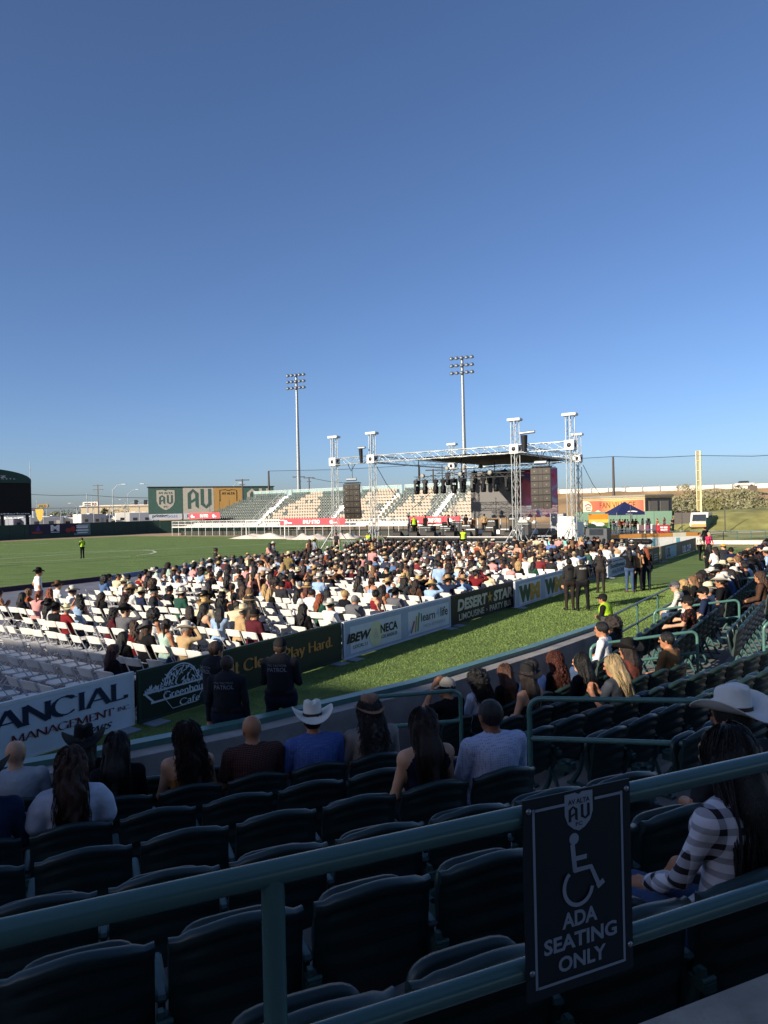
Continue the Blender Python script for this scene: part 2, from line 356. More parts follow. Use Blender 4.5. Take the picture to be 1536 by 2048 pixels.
marking('pitch_line', [(1420, 1093), (1447, 1090.5)], .3, M_line)
marking('turf_seam', [(-60, 1136), (120, 1126), (300, 1114), (440, 1106), (620, 1097)], .22, M_seam)
# ------------------------------------------------------------------ grandstand tiers
def frame_of(deg): a = math.radians(deg); return Vector((math.cos(a), math.sin(a), 0)), Vector((-math.sin(a), math.cos(a), 0)), a
eA, nA, aA = frame_of(23); eB, nB, aB = frame_of(40); eC, nC, aC = Vector((DX, DY, 0)), Vector((-DY, DX, 0)), TH
def A_row(k): return 1.92 + .84 * k, 2.15 - .18 * k - .84          # distance from the camera line, tread height
def B_row(k): return 3.75 + .84 * k, 1.43 - .18 * k - .84
def C_row(j): return 3.3 - .84 * j, .30 + .17 * j
A_END = {0: 9.0, 1: 9.0}
def s_at(e, n, d, z, px):                                           # position along a row seen at pixel column px
    lo, hi = -14.0, 40.0
    f = lambda s: proj(n * d + e * s + Vector((0, 0, z)))[0]
    for s0 in np.arange(-14, 40, .25):                              # stay in front of the camera
        p = n * d + e * float(s0)
        if p.y > .4: lo = float(s0); break
    for _ in range(60):
        m_ = (lo + hi) / 2
        if f(m_) < px: lo = m_
        else: hi = m_
    return (lo + hi) / 2
for k, px in {2: 1301, 3: 1060, 4: 930, 5: 800, 6: 690}.items():
    d, z = A_row(k); A_END[k] = s_at(eA, nA, d, z + .84, px)
def tier(name, e, n, s0, s1, d0, d1, z0, z1, m, **kw):
    mb = MB(); ps = [n * d0 + e * s0, n * d0 + e * s1, n * d1 + e * s1, n * d1 + e * s0]
    mb.prism([(p.x, p.y) for p in ps], z0, z1); return structure(mb.obj(name, m))
for k in range(7):
    d, z = A_row(k); last = k == 6
    tier('seating_tier', eA, nA, -9, (9.5 if k < 2 else A_END[k] + 1.15), d - .5, d + .34 + (2.2 if last else 0) + .01 * k, -.3, z, M_concd)
for k in range(-5, 4):
    d, z = B_row(k); tier('seating_tier', eB, nB, 5.5 + .004 * k, (12.6 if k < 2 else 11.6), d - .5, d + .34 + (1.5 if k == 3 else 0), -.35, z - .003 * abs(k), M_concd)
for j in range(7):
    d, z = C_row(j); tier('seating_tier', eC, nC, 10.6 + .9 * j, 60, d - .5, d + .34 + (.6 if j == 0 else 0), -.4, z, M_concd)
tier('aisle_landing', eB, nB, 3.8, 5.52, 3.0, 9.5, -.3, .235, M_conc)
tier('viewing_platform', eA, nA, -9, 9.5, -4, 1.26, .5, 1.75, M_conc)
M_curb = mat('curb_concrete', '#a59a8a', .85, var=.25, scale=5, bump=.35, bscale=60)
tier('platform_curb', eA, nA, -9, 9.5, 1.262, 1.47, .5, 2.13, M_curb)
# ------------------------------------------------------------------ concrete field wall with green padded cap
wall_pts = [Vector(p) for p in ((-9.6, 4.3, 0), (-6.2, 5.95, 0), (-2.96, 7.8, 0), (-1.8, 8.58, 0), (.32, 10.35, 0), (2.55, 12.75, 0), (4.75, 15.35, 0))]
def ribbon(pts, off0, off1, z0, z1):
    mb = MB(); n = len(pts); P0 = []; P1 = []
    for i in range(n):
        d = (pts[min(i + 1, n - 1)] - pts[max(i - 1, 0)]).normalized(); q = Vector((-d.y, d.x, 0)); P0.append(pts[i] + q * off0); P1.append(pts[i] + q * off1)
    for i in range(n - 1):
        a, b, c, d = P0[i], P0[i + 1], P1[i + 1], P1[i]
        for zz, fl in ((z1, 0), (z0, 1)):
            q = [Vector((p.x, p.y, zz)) for p in (a, b, c, d)]; mb.poly(q[::-1] if fl else q)
        mb.poly([(a.x, a.y, z0), (b.x, b.y, z0), (b.x, b.y, z1), (a.x, a.y, z1)]); mb.poly([(c.x, c.y, z0), (d.x, d.y, z0), (d.x, d.y, z1), (c.x, c.y, z1)])
    for a, c in ((P1[0], P0[0]), (P0[-1], P1[-1])): mb.poly([(a.x, a.y, z0), (c.x, c.y, z0), (c.x, c.y, z1), (a.x, a.y, z1)])
    return mb
wl_ = thing('field_wall', 'low concrete wall with green padded cap along the front of the stand', 'wall', (0, 0, 0))
ribbon(wall_pts, -.36, -.09, -.1, .93).obj('wall_concrete', M_conc, wl_)
ribbon(wall_pts, -.088, .10, -.05, .90).obj('field_pad', M_green, wl_)
ribbon(wall_pts, -.12, .05, .932, 1.0).obj('cap_rail', M_greenl, wl_)
# ------------------------------------------------------------------ rails
def bent_rail(name, label, pts_top, drop, zfloor, r=.024, posts=(), midrail=True, both=True, mtl=None, group=None):
    """hoop rail: top tube bent down into end posts, a lower tube and in-between posts"""
    mtl = mtl or M_greenl; o = thing(name, label, 'railing', group=group)
    a, b = [Vector(p) for p in pts_top]; d = (b - a); L_ = d.length; d.normalize(); z = Vector((0, 0, 1)); br = .11
    za, zb = (zfloor if isinstance(zfloor, tuple) else (zfloor, zfloor)); path = []
    path.append(Vector((a.x, a.y, za)))
    for q in range(6): w = q / 5 * math.pi / 2; path.append(a + d * br * (1 - math.cos(w)) - z * br * (1 - math.sin(w)))
    if both:
        for q in range(6): w = q / 5 * math.pi / 2; path.append(b - d * br * (1 - math.sin(w)) - z * br * (1 - math.cos(w)))
        path.append(Vector((b.x, b.y, zb)))
    else: path.append(b)
    MB().tube(path, r, 10).obj('top_rail', mtl, o)
    if midrail: MB().tube([a - z * drop, b - z * drop], r * .97, 10).obj('lower_rail', mtl, o)
    for f in posts:
        p = a.lerp(b, f); MB().tube([(p.x, p.y, za + (zb - za) * f), (p.x, p.y, p.z)], r, 10).obj('post', mtl, o)
    return o
# the near rail: straight pipes with welded posts on the platform curb
nr = thing('platform_railing', 'thick dark green pipe railing across the foreground, carrying the accessible seating sign', 'railing')
dR = 1.38
def onA(px, z, d=dR): return nA * d + eA * s_at(eA, nA, d, z, px) + Vector((0, 0, z))
L0, L1 = onA(-260, 2.79), onA(2000, 2.79)
MB().tube([L0, L1], .0242, 20).obj('top_rail', M_green, nr)
MB().tube([L0 - Vector((0, 0, .35)), L1 - Vector((0, 0, .35))], .0242, 20).obj('lower_rail', M_green, nr)
for px in (549, 1760):
    p = onA(px, 2.6); MB().tube([(p.x, p.y, 2.11), (p.x, p.y, 2.785)], .0235, 16).obj('post', M_green, nr)
bent_rail('aisle_railing', 'green hoop rail in shade in front of the couple in the fourth row', ((-.30, 7.95, 1.40), (.83, 8.15, 1.41)), .35, (.2, .2))
bent_rail('aisle_railing', 'long green double rail running behind the white hat and the empty aisle seats', ((1.27, 6.40, 1.77), (3.9, 5.35, 1.95)), .36, (.6, .95), both=False)
p0, p1 = at(1181, 1290, 11.4), at(1394, 1262, 11.5)
bent_rail('aisle_railing', 'sunlit green hoop rail beside the man in the brown cowboy-hat row', (p0, p1), .35, (.1, .45))
p0, p1 = at(1308, 1221, 14.6), at(1478, 1199, 14.4)
bent_rail('aisle_railing', 'sunlit green hoop rail in front of the man in the spotted shirt', (p0, p1), .35, (.25, .6))
p0, p1 = at(1417, 1166, 18.6), at(1600, 1144, 18.2)
bent_rail('aisle_railing', 'green hoop rail among the row of cowboy hats, furthest along the stand', (p0, p1), .35, (.3, .6), both=False)
p0, p1 = at(1527, 1247, 11.2), at(1640, 1226, 11.1)
bent_rail('aisle_railing', 'green hoop rail cut off by the picture edge beside sunlit seats', (p0, p1), .38, (.55, .8))
# field-side fence beyond the concrete wall
ff = thing('field_fence', 'green two-rail fence along the pitch edge in front of the sunlit seats', 'fence')
fp = [T(15.4, 4.35), T(26, 4.35), T(37, 4.3), T(52, 4.2)]
for zz in (1.12, .66): MB().tube([p + Vector((0, 0, zz)) for p in fp], .026, 8).obj('fence_rail', M_greenl, ff)
for t_ in np.arange(15.4, 52, 2.1):
    p = T(float(t_), 4.35 - .004 * (t_ - 15)); MB().tube([(p.x, p.y, -.02), (p.x, p.y, 1.1)], .026, 8).obj('fence_post', M_green, ff)
p = T(15.2, 4.4); MB().box((p.x, p.y, .56), (.16, .22, 1.14), TH).obj('end_post', M_black, ff)
structure(tier('fence_kerb', eC, nC, 15.5, 52, 4.1, 4.28, -.1, .3, M_conc))
# ------------------------------------------------------------------ stadium seats
def backrest_mesh():
    mb = MB(); W = .256; nv = 54
    def top(x): return .845 + .022 * math.cos(math.pi * x / W / 1.05) - (.016 if abs(x) > .2 else 0)
    def fn(u, v):
        x = (u - .5) * 2 * W; zt = top(x); wrap = .055 * (x / W) ** 2
        if v <= .44:
            q = v / .44; z = .40 + q * (zt - .40); y = -.02 - .13 * (z - .4) + wrap + .012 * math.sin(q * 12)
        elif v < .56:
            q = (v - .44) / .12; z = zt + .006 * math.sin(q * math.pi); y = -.02 - .13 * (zt - .4) + wrap - .042 * q
        else:
            q = 1 - (v - .56) / .44; z = .40 + q * (zt - .40) - (.018 if v > .58 else 0); rib = (q * 4.6) % 1.0
            y = -.042 - .13 * (z - .4) + wrap - .006 - .028 * rib ** 1.3 * min(1, max(0, W - abs(x) - .03) / .05)
            if q > .93: y -= .014
        return (x, y, z)
    mb.grid(fn, 15, nv, smooth=True)
    for u in (0, 1):
        ring = [fn(u, j / (nv - 1)) for j in range(nv)]; mb.poly(ring if u else ring[::-1])
    return mb.mesh('backrest', M_seat)
def pan_mesh(down):
    mb = MB(); W = .215; H = .40
    def prof(u):  # rounded outline
        a = u * 2 * math.pi; c, s_ = math.cos(a), math.sin(a); return (W * math.copysign(abs(c) ** .45, c), H / 2 * math.copysign(abs(s_) ** .45, s_))
    n = 28; out = [prof(i / n) for i in range(n)]
    P = lambda q, k, w: (q[0] * k, .0 + w, q[1] * k)
    rings = [[P(q, .9, .004) for q in out], [P(q, 1, .016) for q in out], [P(q, 1, .04) for q in out], [P(q, .93, .05) for q in out], [P(q, .86, .028) for q in out]]
    vs = [p for r in rings for p in r]; fs = [tuple(range(n))] + [tuple(4 * n + i for i in range(n))[::-1]]
    for r in range(4):
        for i in range(n): fs.append((r * n + i, (r + 1) * n + i, (r + 1) * n + (i + 1) % n, r * n + (i + 1) % n))
    mb.add(vs, fs, 0, True)
    if down: M = Matrix.Translation((0, .20, .40)) @ Matrix.Rotation(math.radians(-84), 4, 'X')
    else: M = Matrix.Translation((0, .045, .585)) @ Matrix.Rotation(math.radians(-9), 4, 'X')
    return mb.xform(M).mesh('seat_pan', M_seat)
def arm_mesh():
    mb = MB(); mb.box((.28, .12, .585), (.05, .30, .03), bev=.012); mb.box((.28, .04, .47), (.028, .07, .22)); return mb.mesh('armrest', M_seatm)
def leg_mesh():
    mb = MB(); mb.tube([(.28, .16, .0), (.28, .05, .18), (.28, -.01, .40), (.28, -.06, .56)], [.03, .026, .026, .02], 6); mb.tube([(.28, -.16, .0), (.28, -.06, .2), (.28, 0, .36)], [.026, .022, .02], 6)
    mb.box((.28, .0, .012), (.07, .40, .024)); return mb.mesh('leg', M_seatm)
def cup_mesh():
    mb = MB(); c = (.28, -.185, .475); n = 16
    mb.lathe([(.05, -.07), (.053, 0), (.058, .006), (.064, .004)], n, c)
    o16 = [(c[0] + .102 * math.cos(2 * math.pi * i / n) * (1 if i % 4 else .86), c[1] + .09 * math.sin(2 * math.pi * i / n) * (1 if i % 4 else .9)) for i in range(n)]; inn = [(c[0] + .064 * math.cos(2 * math.pi * i / n), c[1] + .064 * math.sin(2 * math.pi * i / n)) for i in range(n)]
    for i in range(n):
        j = (i + 1) % n
        if i not in (9, 10, 14): mb.poly([(*o16[i], c[2] - .004), (*o16[j], c[2] - .004), (*inn[j], c[2] + .002), (*inn[i], c[2] + .002)])
        mb.poly([(*o16[i], c[2] - .075), (*o16[j], c[2] - .075), (*o16[j], c[2] - .004), (*o16[i], c[2] - .004)])
    mb.box((.28, -.075, .53), (.05, .08, .03)); mb.box((.268, -.085, .565), (.02, .03, .05)); mb.tube([(.25, -.10, .55), (.31, -.10, .55)], .012, 6); return mb.mesh('cup_holder', M_seatm)
ME_back, ME_pan, ME_pand, ME_arm, ME_leg, ME_cup = backrest_mesh(), pan_mesh(False), pan_mesh(True), arm_mesh(), leg_mesh(), cup_mesh()
mbp = MB(); mbp.lathe([(0, .0), (.034, 0), (.036, -.004), (.036, -.008)], 14); mbp.xform(Matrix.Translation((.31, .02, .42)) @ Matrix.Rotation(math.pi / 2, 4, 'Y')); ME_disc = mbp.mesh('seat_number_plate', M_white)
ME_end = MB().prism([(-.02, .0), (.24, .0), (.20, .30), (.02, .34), (-.06, .2)], 0, .03).xform(Matrix.Translation((.275, 0, .28)) @ Matrix(((0, 0, 1, 0), (1, 0, 0, 0), (0, 1, 0, 0), (0, 0, 0, 1)))).mesh('end_panel', M_seatm)
SEATN = 0
def seat(pos, rz, label, occupied=False, end=False, detail=True):
    o = thing('stadium_seat', label, 'seat', pos, rz, 'folding stadium seats of the near stand')
    mkobj('backrest', ME_back, o); mkobj('seat_pan', ME_pand if occupied else ME_pan, o); mkobj('armrest', ME_arm, o); mkobj('leg', ME_leg, o)
    if detail: mkobj('cup_holder', ME_cup, o)
    if end: mkobj('end_panel', ME_end, o); mkobj('seat_number_plate', ME_disc, o)
    return o
PITCH_S = .56
ORD = ['first', 'second', 'third', 'fourth', 'fifth', 'sixth', 'seventh', 'eighth', 'ninth', 'tenth', 'eleventh', 'twelfth', 'thirteenth', 'fourteenth', 'fifteenth', 'sixteenth', 'seventeenth', 'eighteenth', 'nineteenth', 'twentieth'] + ['%dth' % i if i % 10 not in (1, 2, 3) or i in (11,12,13) else '%d%s' % (i, {1:'st',2:'nd',3:'rd'}[i % 10]) for i in range(21, 80)]
ANCH = {0: 811, 1: 625, 2: 497, 3: 331, 4: 415, 5: 574, 6: 404}     # pixel of a seat's near corner in each row
A_SEATS = {}
for k in range(7):
    d, z = A_row(k); sa = (s_at(eA, nA, d, z + .84, ANCH[k]) + .25) if k < 2 else A_END[k] - .25; lst = []
    for i in range(-24, 26):
        s_ = sa + i * PITCH_S; p = nA * d + eA * s_
        if s_ > A_END[k] - .15 or p.y < .9: continue
        px = proj(p + Vector((0, 0, z + .7)))[0]
        if -190 < px < 1720: lst.append((s_, px))
    A_SEATS[k] = lst
B_SEATS = {}
for k in range(-4, 4):
    d, z = B_row(k); s0 = (s_at(eB, nB, B_row(1)[0], B_row(1)[1] + .84, 1320) % PITCH_S) - .25; lst = []
    for i in range(0, 40):
        s_ = s0 + i * PITCH_S; p = nB * d + eB * s_
        if s_ < 5.75 or s_ > (11.4 if k < 2 else 10.4) or nA.dot(p) < 3.95: continue
        if k >= 2 and s_ < 6.0: continue
        px = proj(p + Vector((0, 0, z + .7)))[0]
        if px < 1600: lst.append((s_, px))
    B_SEATS[k] = lst
C_SEATS = {}
for j in range(0, 6):
    d, z = C_row(j); lst = []
    for i in range(0, 50):
        s_ = 11.0 + .9 * j + i * PITCH_S; p = nC * d + eC * s_
        if 17.0 - .35 * j < s_ < 18.2 - .35 * j or 26.5 < s_ < 27.6: continue
        px = proj(p + Vector((0, 0, z + .7)))[0]
        if px < 1590: lst.append((s_, px))
    C_SEATS[j] = lst
# ------------------------------------------------------------------ suite building behind the camera: it throws the long shade over the near seats
HB = 13.0; q_ = HB / math.tan(SUN_EL); sh_v = Vector((math.cos(SH), math.sin(SH), 0)) * q_
G1, G2 = Vector((-6.9, 17.6, 0)), Vector((6.0, 10.5, 0)); gd = (G2 - G1).normalized(); gb = Vector((gd.y, -gd.x, 0))
E1, E2 = G1 - sh_v - gd * 45, G2 - sh_v + gd * 60
sb = thing('suite_building', 'tall suite building behind the near stand, out of the picture', 'building'); P4 = [E1, E2, E2 + gb * -18 if gb.y > 0 else E2 + gb * 18, E1 + gb * -18 if gb.y > 0 else E1 + gb * 18]
MB().prism([(p.x, p.y) for p in P4], 0, HB).obj('wall', mat('suite_wall', '#8d7b62', .9), sb)
mb = MB(); mb.prism([(p.x, p.y) for p in (E1 + gd * 30, E2 - gd * 30, E2 - gd * 30 - gb * .05, E1 + gd * 30 - gb * .05)], 3, 5); mb.obj('window_band', M_lens0 if False else mat('suite_glass', '#20262c', .15), sb)
# added canopy, unseen behind the camera, holds back sky light from the near rows
cn = thing('sky_dimming_canopy', 'added unseen canopy behind the camera, dimming sky light on the near rows', 'canopy')
ps = [nA * -4.5 + eA * -14, nA * -4.5 + eA * 16, nA * -16 + eA * 16, nA * -16 + eA * -14]; MB().prism([(p.x, p.y) for p in ps], 7.4, 7.8).obj('roof', mat('dimming_canopy_grey', '#4a4a48', .9), cn)
for s_ in (-12, 0, 12): p = nA * -9 + eA * s_; MB().tube([(p.x, p.y, 0), (p.x, p.y, 7.4)], .2, 8).obj('column', M_conc, cn)
# ================================================================== ADVERTISING BOARDS AND SIGNS
def flat(name, c, rough=.55, **k): return mat('print_' + name, c, rough, var=.06, scale=3, bump=.12, bscale=2.2, **k)
P_white, P_navy, P_red, P_black, P_green, P_dkgreen, P_orange, P_gold, P_cream = (flat(n, c) for n, c in (('white', '#d9dbe0'), ('navy', '#14273f'), ('red', '#6b1f1f'), ('black', '#121314'), ('green', '#22492f'), ('darkgreen', '#16281d'), ('orange', '#c98a45'), ('gold', '#c5963c'), ('cream', '#d8cdb4')))
P_frame = flat('frame_blue', '#aab4c6'); P_grey = flat('grey', '#8d9298'); P_pale = flat('paleyellow', '#e4ddb0'); P_teal = flat('teal', '#6fa3b4'); P_lblue = flat('lightblue', '#9fc0de'); P_char = flat('charcoal', '#2b2b29')
def bn(t): return 9.95 - .007 * (t - 10)
def board(label, t0, t1, h, face, frame=None, feet=True, dn=0.0, tilt=0.0):
    p = T(t0, bn(t0) + dn); L_ = t1 - t0; o = thing('advertising_board', label, 'advertising board', p, TH + tilt, 'advertising boards beside the pitch')
    MB().box((L_ / 2, 0, .035 + h / 2), (L_, .05, h), bev=.006).obj('panel', face, o)
    if frame:
        mb = MB(); w = .045
        for c, s in (((L_ / 2, 0, .035 + h - w / 2), (L_ + .004, .062, w + .006)), ((L_ / 2, 0, .035 + w / 2), (L_ + .002, .058, w))): mb.box(c, s)
        for x in (w / 2, L_ - w / 2): mb.box((x, 0, .035 + h / 2), (w, .06, h - 2 * w))
        mb.obj('frame', frame, o)
    if feet:
        for x in (.25, L_ - .25):
            m2 = MB(); m2.box((x, -.16, .02), (.34, .30, .02)); m2.box((x, .3, .02), (.1, .6, .03)); m2.tube([(x, .5, .03), (x, .03, .6)], .015, 5); m2.obj('foot', P_grey, o)
    return o
H = .88
# white board with the navy serif lettering (cut by the picture edge)
t0 = 1.2; b = board('white board with big navy serif lettering in the shade, nearest the camera', t0, 7.5, H, P_white, M_white)
X = 7.5 - t0
print2d(b, [serif('ANCIAL', X - 2.36, .50, 2.24, .31, thick=.2, thin=.055, sl=.12, sh=.045)], P_navy, .034)
print2d(b, [serif('MANAGEMENT', X - 2.07, .30, 1.68, .125, thick=.16, thin=.05, sl=.1, sh=.045), serif('INC.', X - .33, .335, .24, .07, thick=.14, thin=.05)], P_red, .034)
print2d(b, [serif('YEARS', X - .98, .11, .55, .10, thick=.2, thin=.07, shear=.35)], P_black, .034)
# dark green board: plant-box emblem and orange slogan
b = board('dark green board with white plant emblem and orange slogan behind the officers', 7.55, 13.15, H, P_dkgreen, mat('green_vinyl', '#20382a', .4), feet=True)
sh = []
ux = lambda x, y: (.06 + x * 1.5, .05 + y * .86)           # emblem box
A_ = lambda pts, w: sh.append(stroke([ux(*p) for p in pts], w))
A_([(.02, .53), (.95, .53)], .03); A_([(.04, .53), (.16, .33)], .035); A_([(.12, .325), (.98, .325)], .035); A_([(.86, .33), (.93, .48)], .02)
A_([(.32, .32), (.42, .1), (.78, .1), (.88, .32)], .012)
A_(arc(.56, .56, .25, .40, 175, 5, 18), .022); A_(arc(.56, .56, .22, .36, 170, 10, 18), .009)
A_([(.31, .56), (.32, .42), (.34, .42), (.345, .56)], .008); A_([(.80, .56), (.81, .46), (.83, .46), (.835, .56)], .008)
random.seed(3)
for i in range(150):
    x = random.uniform(.04, .98); hmax = .05 + .36 * max(0, 1 - ((x - .55) / .30) ** 2) ** .5 if abs(x - .55) < .3 else .05 + .10 * random.random() + (.12 if abs(x - .3) < .05 or x > .88 else 0)
    y = .54 + random.random() * hmax * .92; a = random.uniform(.5, 2.6); l = random.uniform(.025, .05)
    q = [(x - l * math.cos(a), y - l * math.sin(a) * 1.3), (x - .01 * math.sin(a), y + .012 * math.cos(a)), (x + l * math.cos(a), y + l * math.sin(a) * 1.3), (x + .01 * math.sin(a), y - .012 * math.cos(a))]
    v_, f_ = ngon([ux(*p) for p in q]); sh.append(([(p[0], p[1], -.0007 * len(sh) + .0004 * (i % 23)) for p in v_], f_))
x0, y0 = ux(.23, .36); sh.append(serif('Greenhouse', x0, y0, 1.07, .135, thick=.18, thin=.12, sl=.1, sh=.07)); x0, y0 = ux(.46, .15); sh.append(serif('Cafe', x0, y0, .46, .12, thick=.15, thin=.10, sl=.09, sh=.07))
print2d(b, sh, P_white, .034, 'emblem')
print2d(b, [serif('Eat Clean. Play Hard.', 1.80, .36, 3.45, .30, thick=.21, thin=.085, sl=.09, sh=.045)], P_orange, .034)
# pale framed pair of panels
b = board('pale blue framed board with union and high-school panels, fully lit top edge', 13.2, 18.45, H, P_frame, flat('frame_edge', '#c8cfda'))
print2d(b, [rect(.25, .13, 2.25, .64), rect(2.85, .13, 2.28, .64)], P_white, .030, 'printed_panel')
print2d(b, [ngon(arc(1.32, .45, .30, .31, 0, 350, 20))], P_pale, .036, 'emblem')
print2d(b, [words('&', 1.20, .33, .24, .25, .02)], P_cream, .040)
print2d(b, [words('IBEW', .10, .385, 1.02, .22, .045, .28), words('LOCAL 11', .36, .235, .58, .085, .01), words('NECA', 1.52, .42, .80, .22, .03), words('LOS ANGELES', 1.55, .285, .74, .085, .012)], P_black, .037)
print2d(b, [words('learn', 3.52, .42, .78, .23, .012), words('life', 4.62, .42, .43, .26, .012)], P_char, .036)
print2d(b, [words('4', 4.36, .42, .22, .26, .012)], P_lblue, .036); print2d(b, [words('HIGH SCHOOLS', 3.66, .24, 1.22, .085, 0)], P_grey, .036)
for i, (c, hh) in enumerate((('lightblue', .14), ('red', .3), ('gold', .42), ('green', .5))):
    x = 2.98 + .13 * i; m_ = {'lightblue': P_lblue, 'red': flat('brick', '#b04a3a'), 'gold': P_gold, 'green': flat('leaf', '#4e8f4a')}[c]
    print2d(b, [stroke([(x - .09 * (i < 2) - .03, .19), (x + .06, .19 + hh)], .07)], m_, .036, 'emblem')
b = board('black limousine and party bus board with a gold star', 18.5, 23.6, H, P_black, P_char, dn=.06)
print2d(b, [words('DESERT', .42, .40, 2.10, .36, .05, .12), words('STAR', 2.98, .40, 1.55, .36, .05, .12), words('LIMOUSINE', .50, .12, 1.75, .2, .02, 0), words('>', 2.4, .16, .09, .1, .01), words('PARTY BUS', 2.66, .12, 1.75, .2, .02, 0)], P_cream, .034)
print2d(b, [ngon([(2.70 + (.21 if i % 2 == 0 else .085) * math.sin(i * math.pi / 5), .58 + (.2 if i % 2 == 0 else .08) * math.cos(i * math.pi / 5)) for i in range(10)])], P_gold, .034, 'star')
b = board('white board repeating tall green and gold letters, its end lit by sun', 22.75, 27.9, H + .03, P_frame, flat('frame_edge2', '#c8cfda'), dn=-.14)
for x in (.25, 2.75):
    print2d(b, [rect(x + .1, .1, 2.02, .72)], P_white, .030, 'printed_panel')
    print2d(b, [words('W', x + .06, .15, 1.18, .60, .09)], P_green, .036); print2d(b, [words('M', x + 1.08, .15, .95, .60, .09)], P_gold, .042)
b = board('white healthcare board with dark lettering behind the woman in brown', 34.0, 40.4, H, P_frame, P_white)
print2d(b, [words('Southwest', .45, .42, 2.6, .24, .03), words('HEALTHCARE', .7, .16, 2.2, .2, .0)], P_navy, .034); print2d(b, [ngon(arc(.5, .76, .2, .07, 0, 340, 12))], P_red, .034, 'emblem'); print2d(b, [rect(.9, .72, 2.2, .05)], P_red, .034, 'underline')
b = board('dark green board with pale letters behind the red-haired woman', 40.9, 44.6, H, flat('olive', '#2c352b'), P_char)
print2d(b, [words('WM', .6, .15, 1.3, .6, .06)], flat('sage', '#8fa083'), .034); print2d(b, [rect(2.3, .5, 1.0, .06), rect(2.3, .36, 1.0, .06), rect(2.3, .2, 1.0, .08)], P_grey, .034, 'small_print')
b = board('long brown-grey cup board ending beside the walking couple', 45.0, 56.4, H, flat('bronze', '#40423a'), P_char)
print2d(b, [rect(1.2, .08, 3.2, .74)], P_teal, .030, 'printed_panel'); print2d(b, [words('USL', 1.4, .14, 1.2, .6, .05)], P_char, .036); print2d(b, [words('USL CUP', 6.4, .1, 3.0, .5, .04)], P_white, .036); print2d(b, [rect(6.2, .7, 1.7, .1)], P_green, .036, 'emblem')
# ------------------------------------------------------------------ the accessible seating sign on the near rail
pa, pb = onA(1047, 2.70, dR - .03), onA(1250, 2.70, dR - .03); sg_x = (pb - pa).normalized(); ang = math.atan2(sg_x.y, sg_x.x)
cz = (at(1047, 1602, pa.y).z, at(1050, 2005, pa.y).z); SH_ = .457; SW = .305
sg = thing('accessible_seating_sign', 'dark sign with pale border, wheelchair symbol and accessible seating lettering on the railing', 'sign', (pa.x, pa.y, cz[0] - SH_), ang)
sg.location = sg.location + Vector((math.sin(ang), -math.cos(ang), 0)) * .002
P_sign = mat('sign_face', '#161d24', .45, var=.15, scale=6); P_sgrey = mat('sign_print', '#8f9aa6', .5, var=.06); P_bolt = mat('bolt_steel', '#8a8f96', .35, metal=.8)
MB().box((SW / 2, .002, SH_ / 2), (SW, .004, SH_)).obj('panel', P_sign, sg)
bw = .0065; i0 = .024
print2d(sg, [rect(i0, i0, bw, SH_ - 2 * i0), rect(SW - i0 - bw, i0, bw, SH_ - 2 * i0), rect(i0 + bw, i0, SW - 2 * i0 - 2 * bw, bw), rect(i0 + bw, SH_ - i0 - bw, .108 - i0, bw), rect(.197, SH_ - i0 - bw, SW - .197 - i0 - bw, bw)], P_sgrey, .0006, 'border')
def shield(cx, top, w, h, notch=.06):
    k = w / 2; return [(cx - k, top - notch * h * .3), (cx - k * .25, top), (cx, top - notch * h), (cx + k * .25, top), (cx + k, top - notch * h * .3), (cx + k, top - h * .55), (cx + k * .8, top - h * .78), (cx + k * .4, top - h * .93), (cx, top - h), (cx - k * .4, top - h * .93), (cx - k * .8, top - h * .78), (cx - k, top - h * .55)]
def club_A(x, y, w, h):
    t = w * .3; return [ngon([(x, y), (x + t, y), (x + t, y + h * .72), (x + w / 2, y + h * .87), (x + w / 2, y + h), (x, y + h * .78)]), ngon([(x + w / 2, y + h), (x + w / 2, y + h * .87), (x + w - t, y + h * .72), (x + w - t, y + h * .12), (x + w, y), (x + w, y + h * .78)]), ngon([(x + t, y + h * .28), (x + w - t, y + h * .40), (x + w - t, y + h * .54), (x + t, y + h * .42)])]
def club_U(x, y, w, h):
    t = w * .3; return [ngon([(x, y + h), (x, y + h * .2), (x + w / 2, y), (x + w / 2, y + h * .14), (x + t, y + h * .28), (x + t, y + h)]), ngon([(x + w, y + h), (x + w - t, y + h), (x + w - t, y + h * .28), (x + w / 2, y + h * .14), (x + w / 2, y), (x + w, y + h * .2)])]
cx = .153; tp = .452
print2d(sg, [ngon(shield(cx, tp, .080, .090))], P_sgrey, .0010, 'crest')
dk = [words('AV ALTA', cx - .031, tp - .0265, .062, .012, .02)] + club_A(cx - .030, tp - .066, .026, .036) + club_U(cx + .005, tp - .066, .026, .036) + [words('FC', cx - .010, tp - .078, .019, .009, .02)]
mb = MB()
for vs, fs in dk: mb.add([(p[0], -.0016, p[1]) for p in vs], fs)
mb.obj('crest_lettering', P_sign, sg)
wc = []; ox, oy = .095, .195
Wp = lambda pts, w: wc.append(stroke([(ox + p[0], oy + p[1]) for p in pts], w))
wc.append(ngon([(ox + .043 + .0135 * math.cos(a), oy + .150 + .0135 * math.sin(a)) for a in np.linspace(0, 2 * math.pi, 18)[:-1]]))
Wp([(.0375, .139), (.0435, .074)], .0125); Wp([(.040, .104), (.077, .104)], .011); Wp([(.039, .078), (.088, .078), (.110, .030)], .0115); Wp([(.104, .027), (.124, .038)], .0125); Wp([(p[0] - 0, p[1]) for p in arc(.050, .040, .040, .042, 128, 350, 20)], .0095)
print2d(sg, wc, P_sgrey, .0006, 'wheelchair_symbol')
print2d(sg, [words('ADA', .100, .143, .100, .036, .03), words('SEATING', .048, .095, .208, .036, .03), words('ONLY', .086, .047, .136, .036, .03)], P_sgrey, .0006)
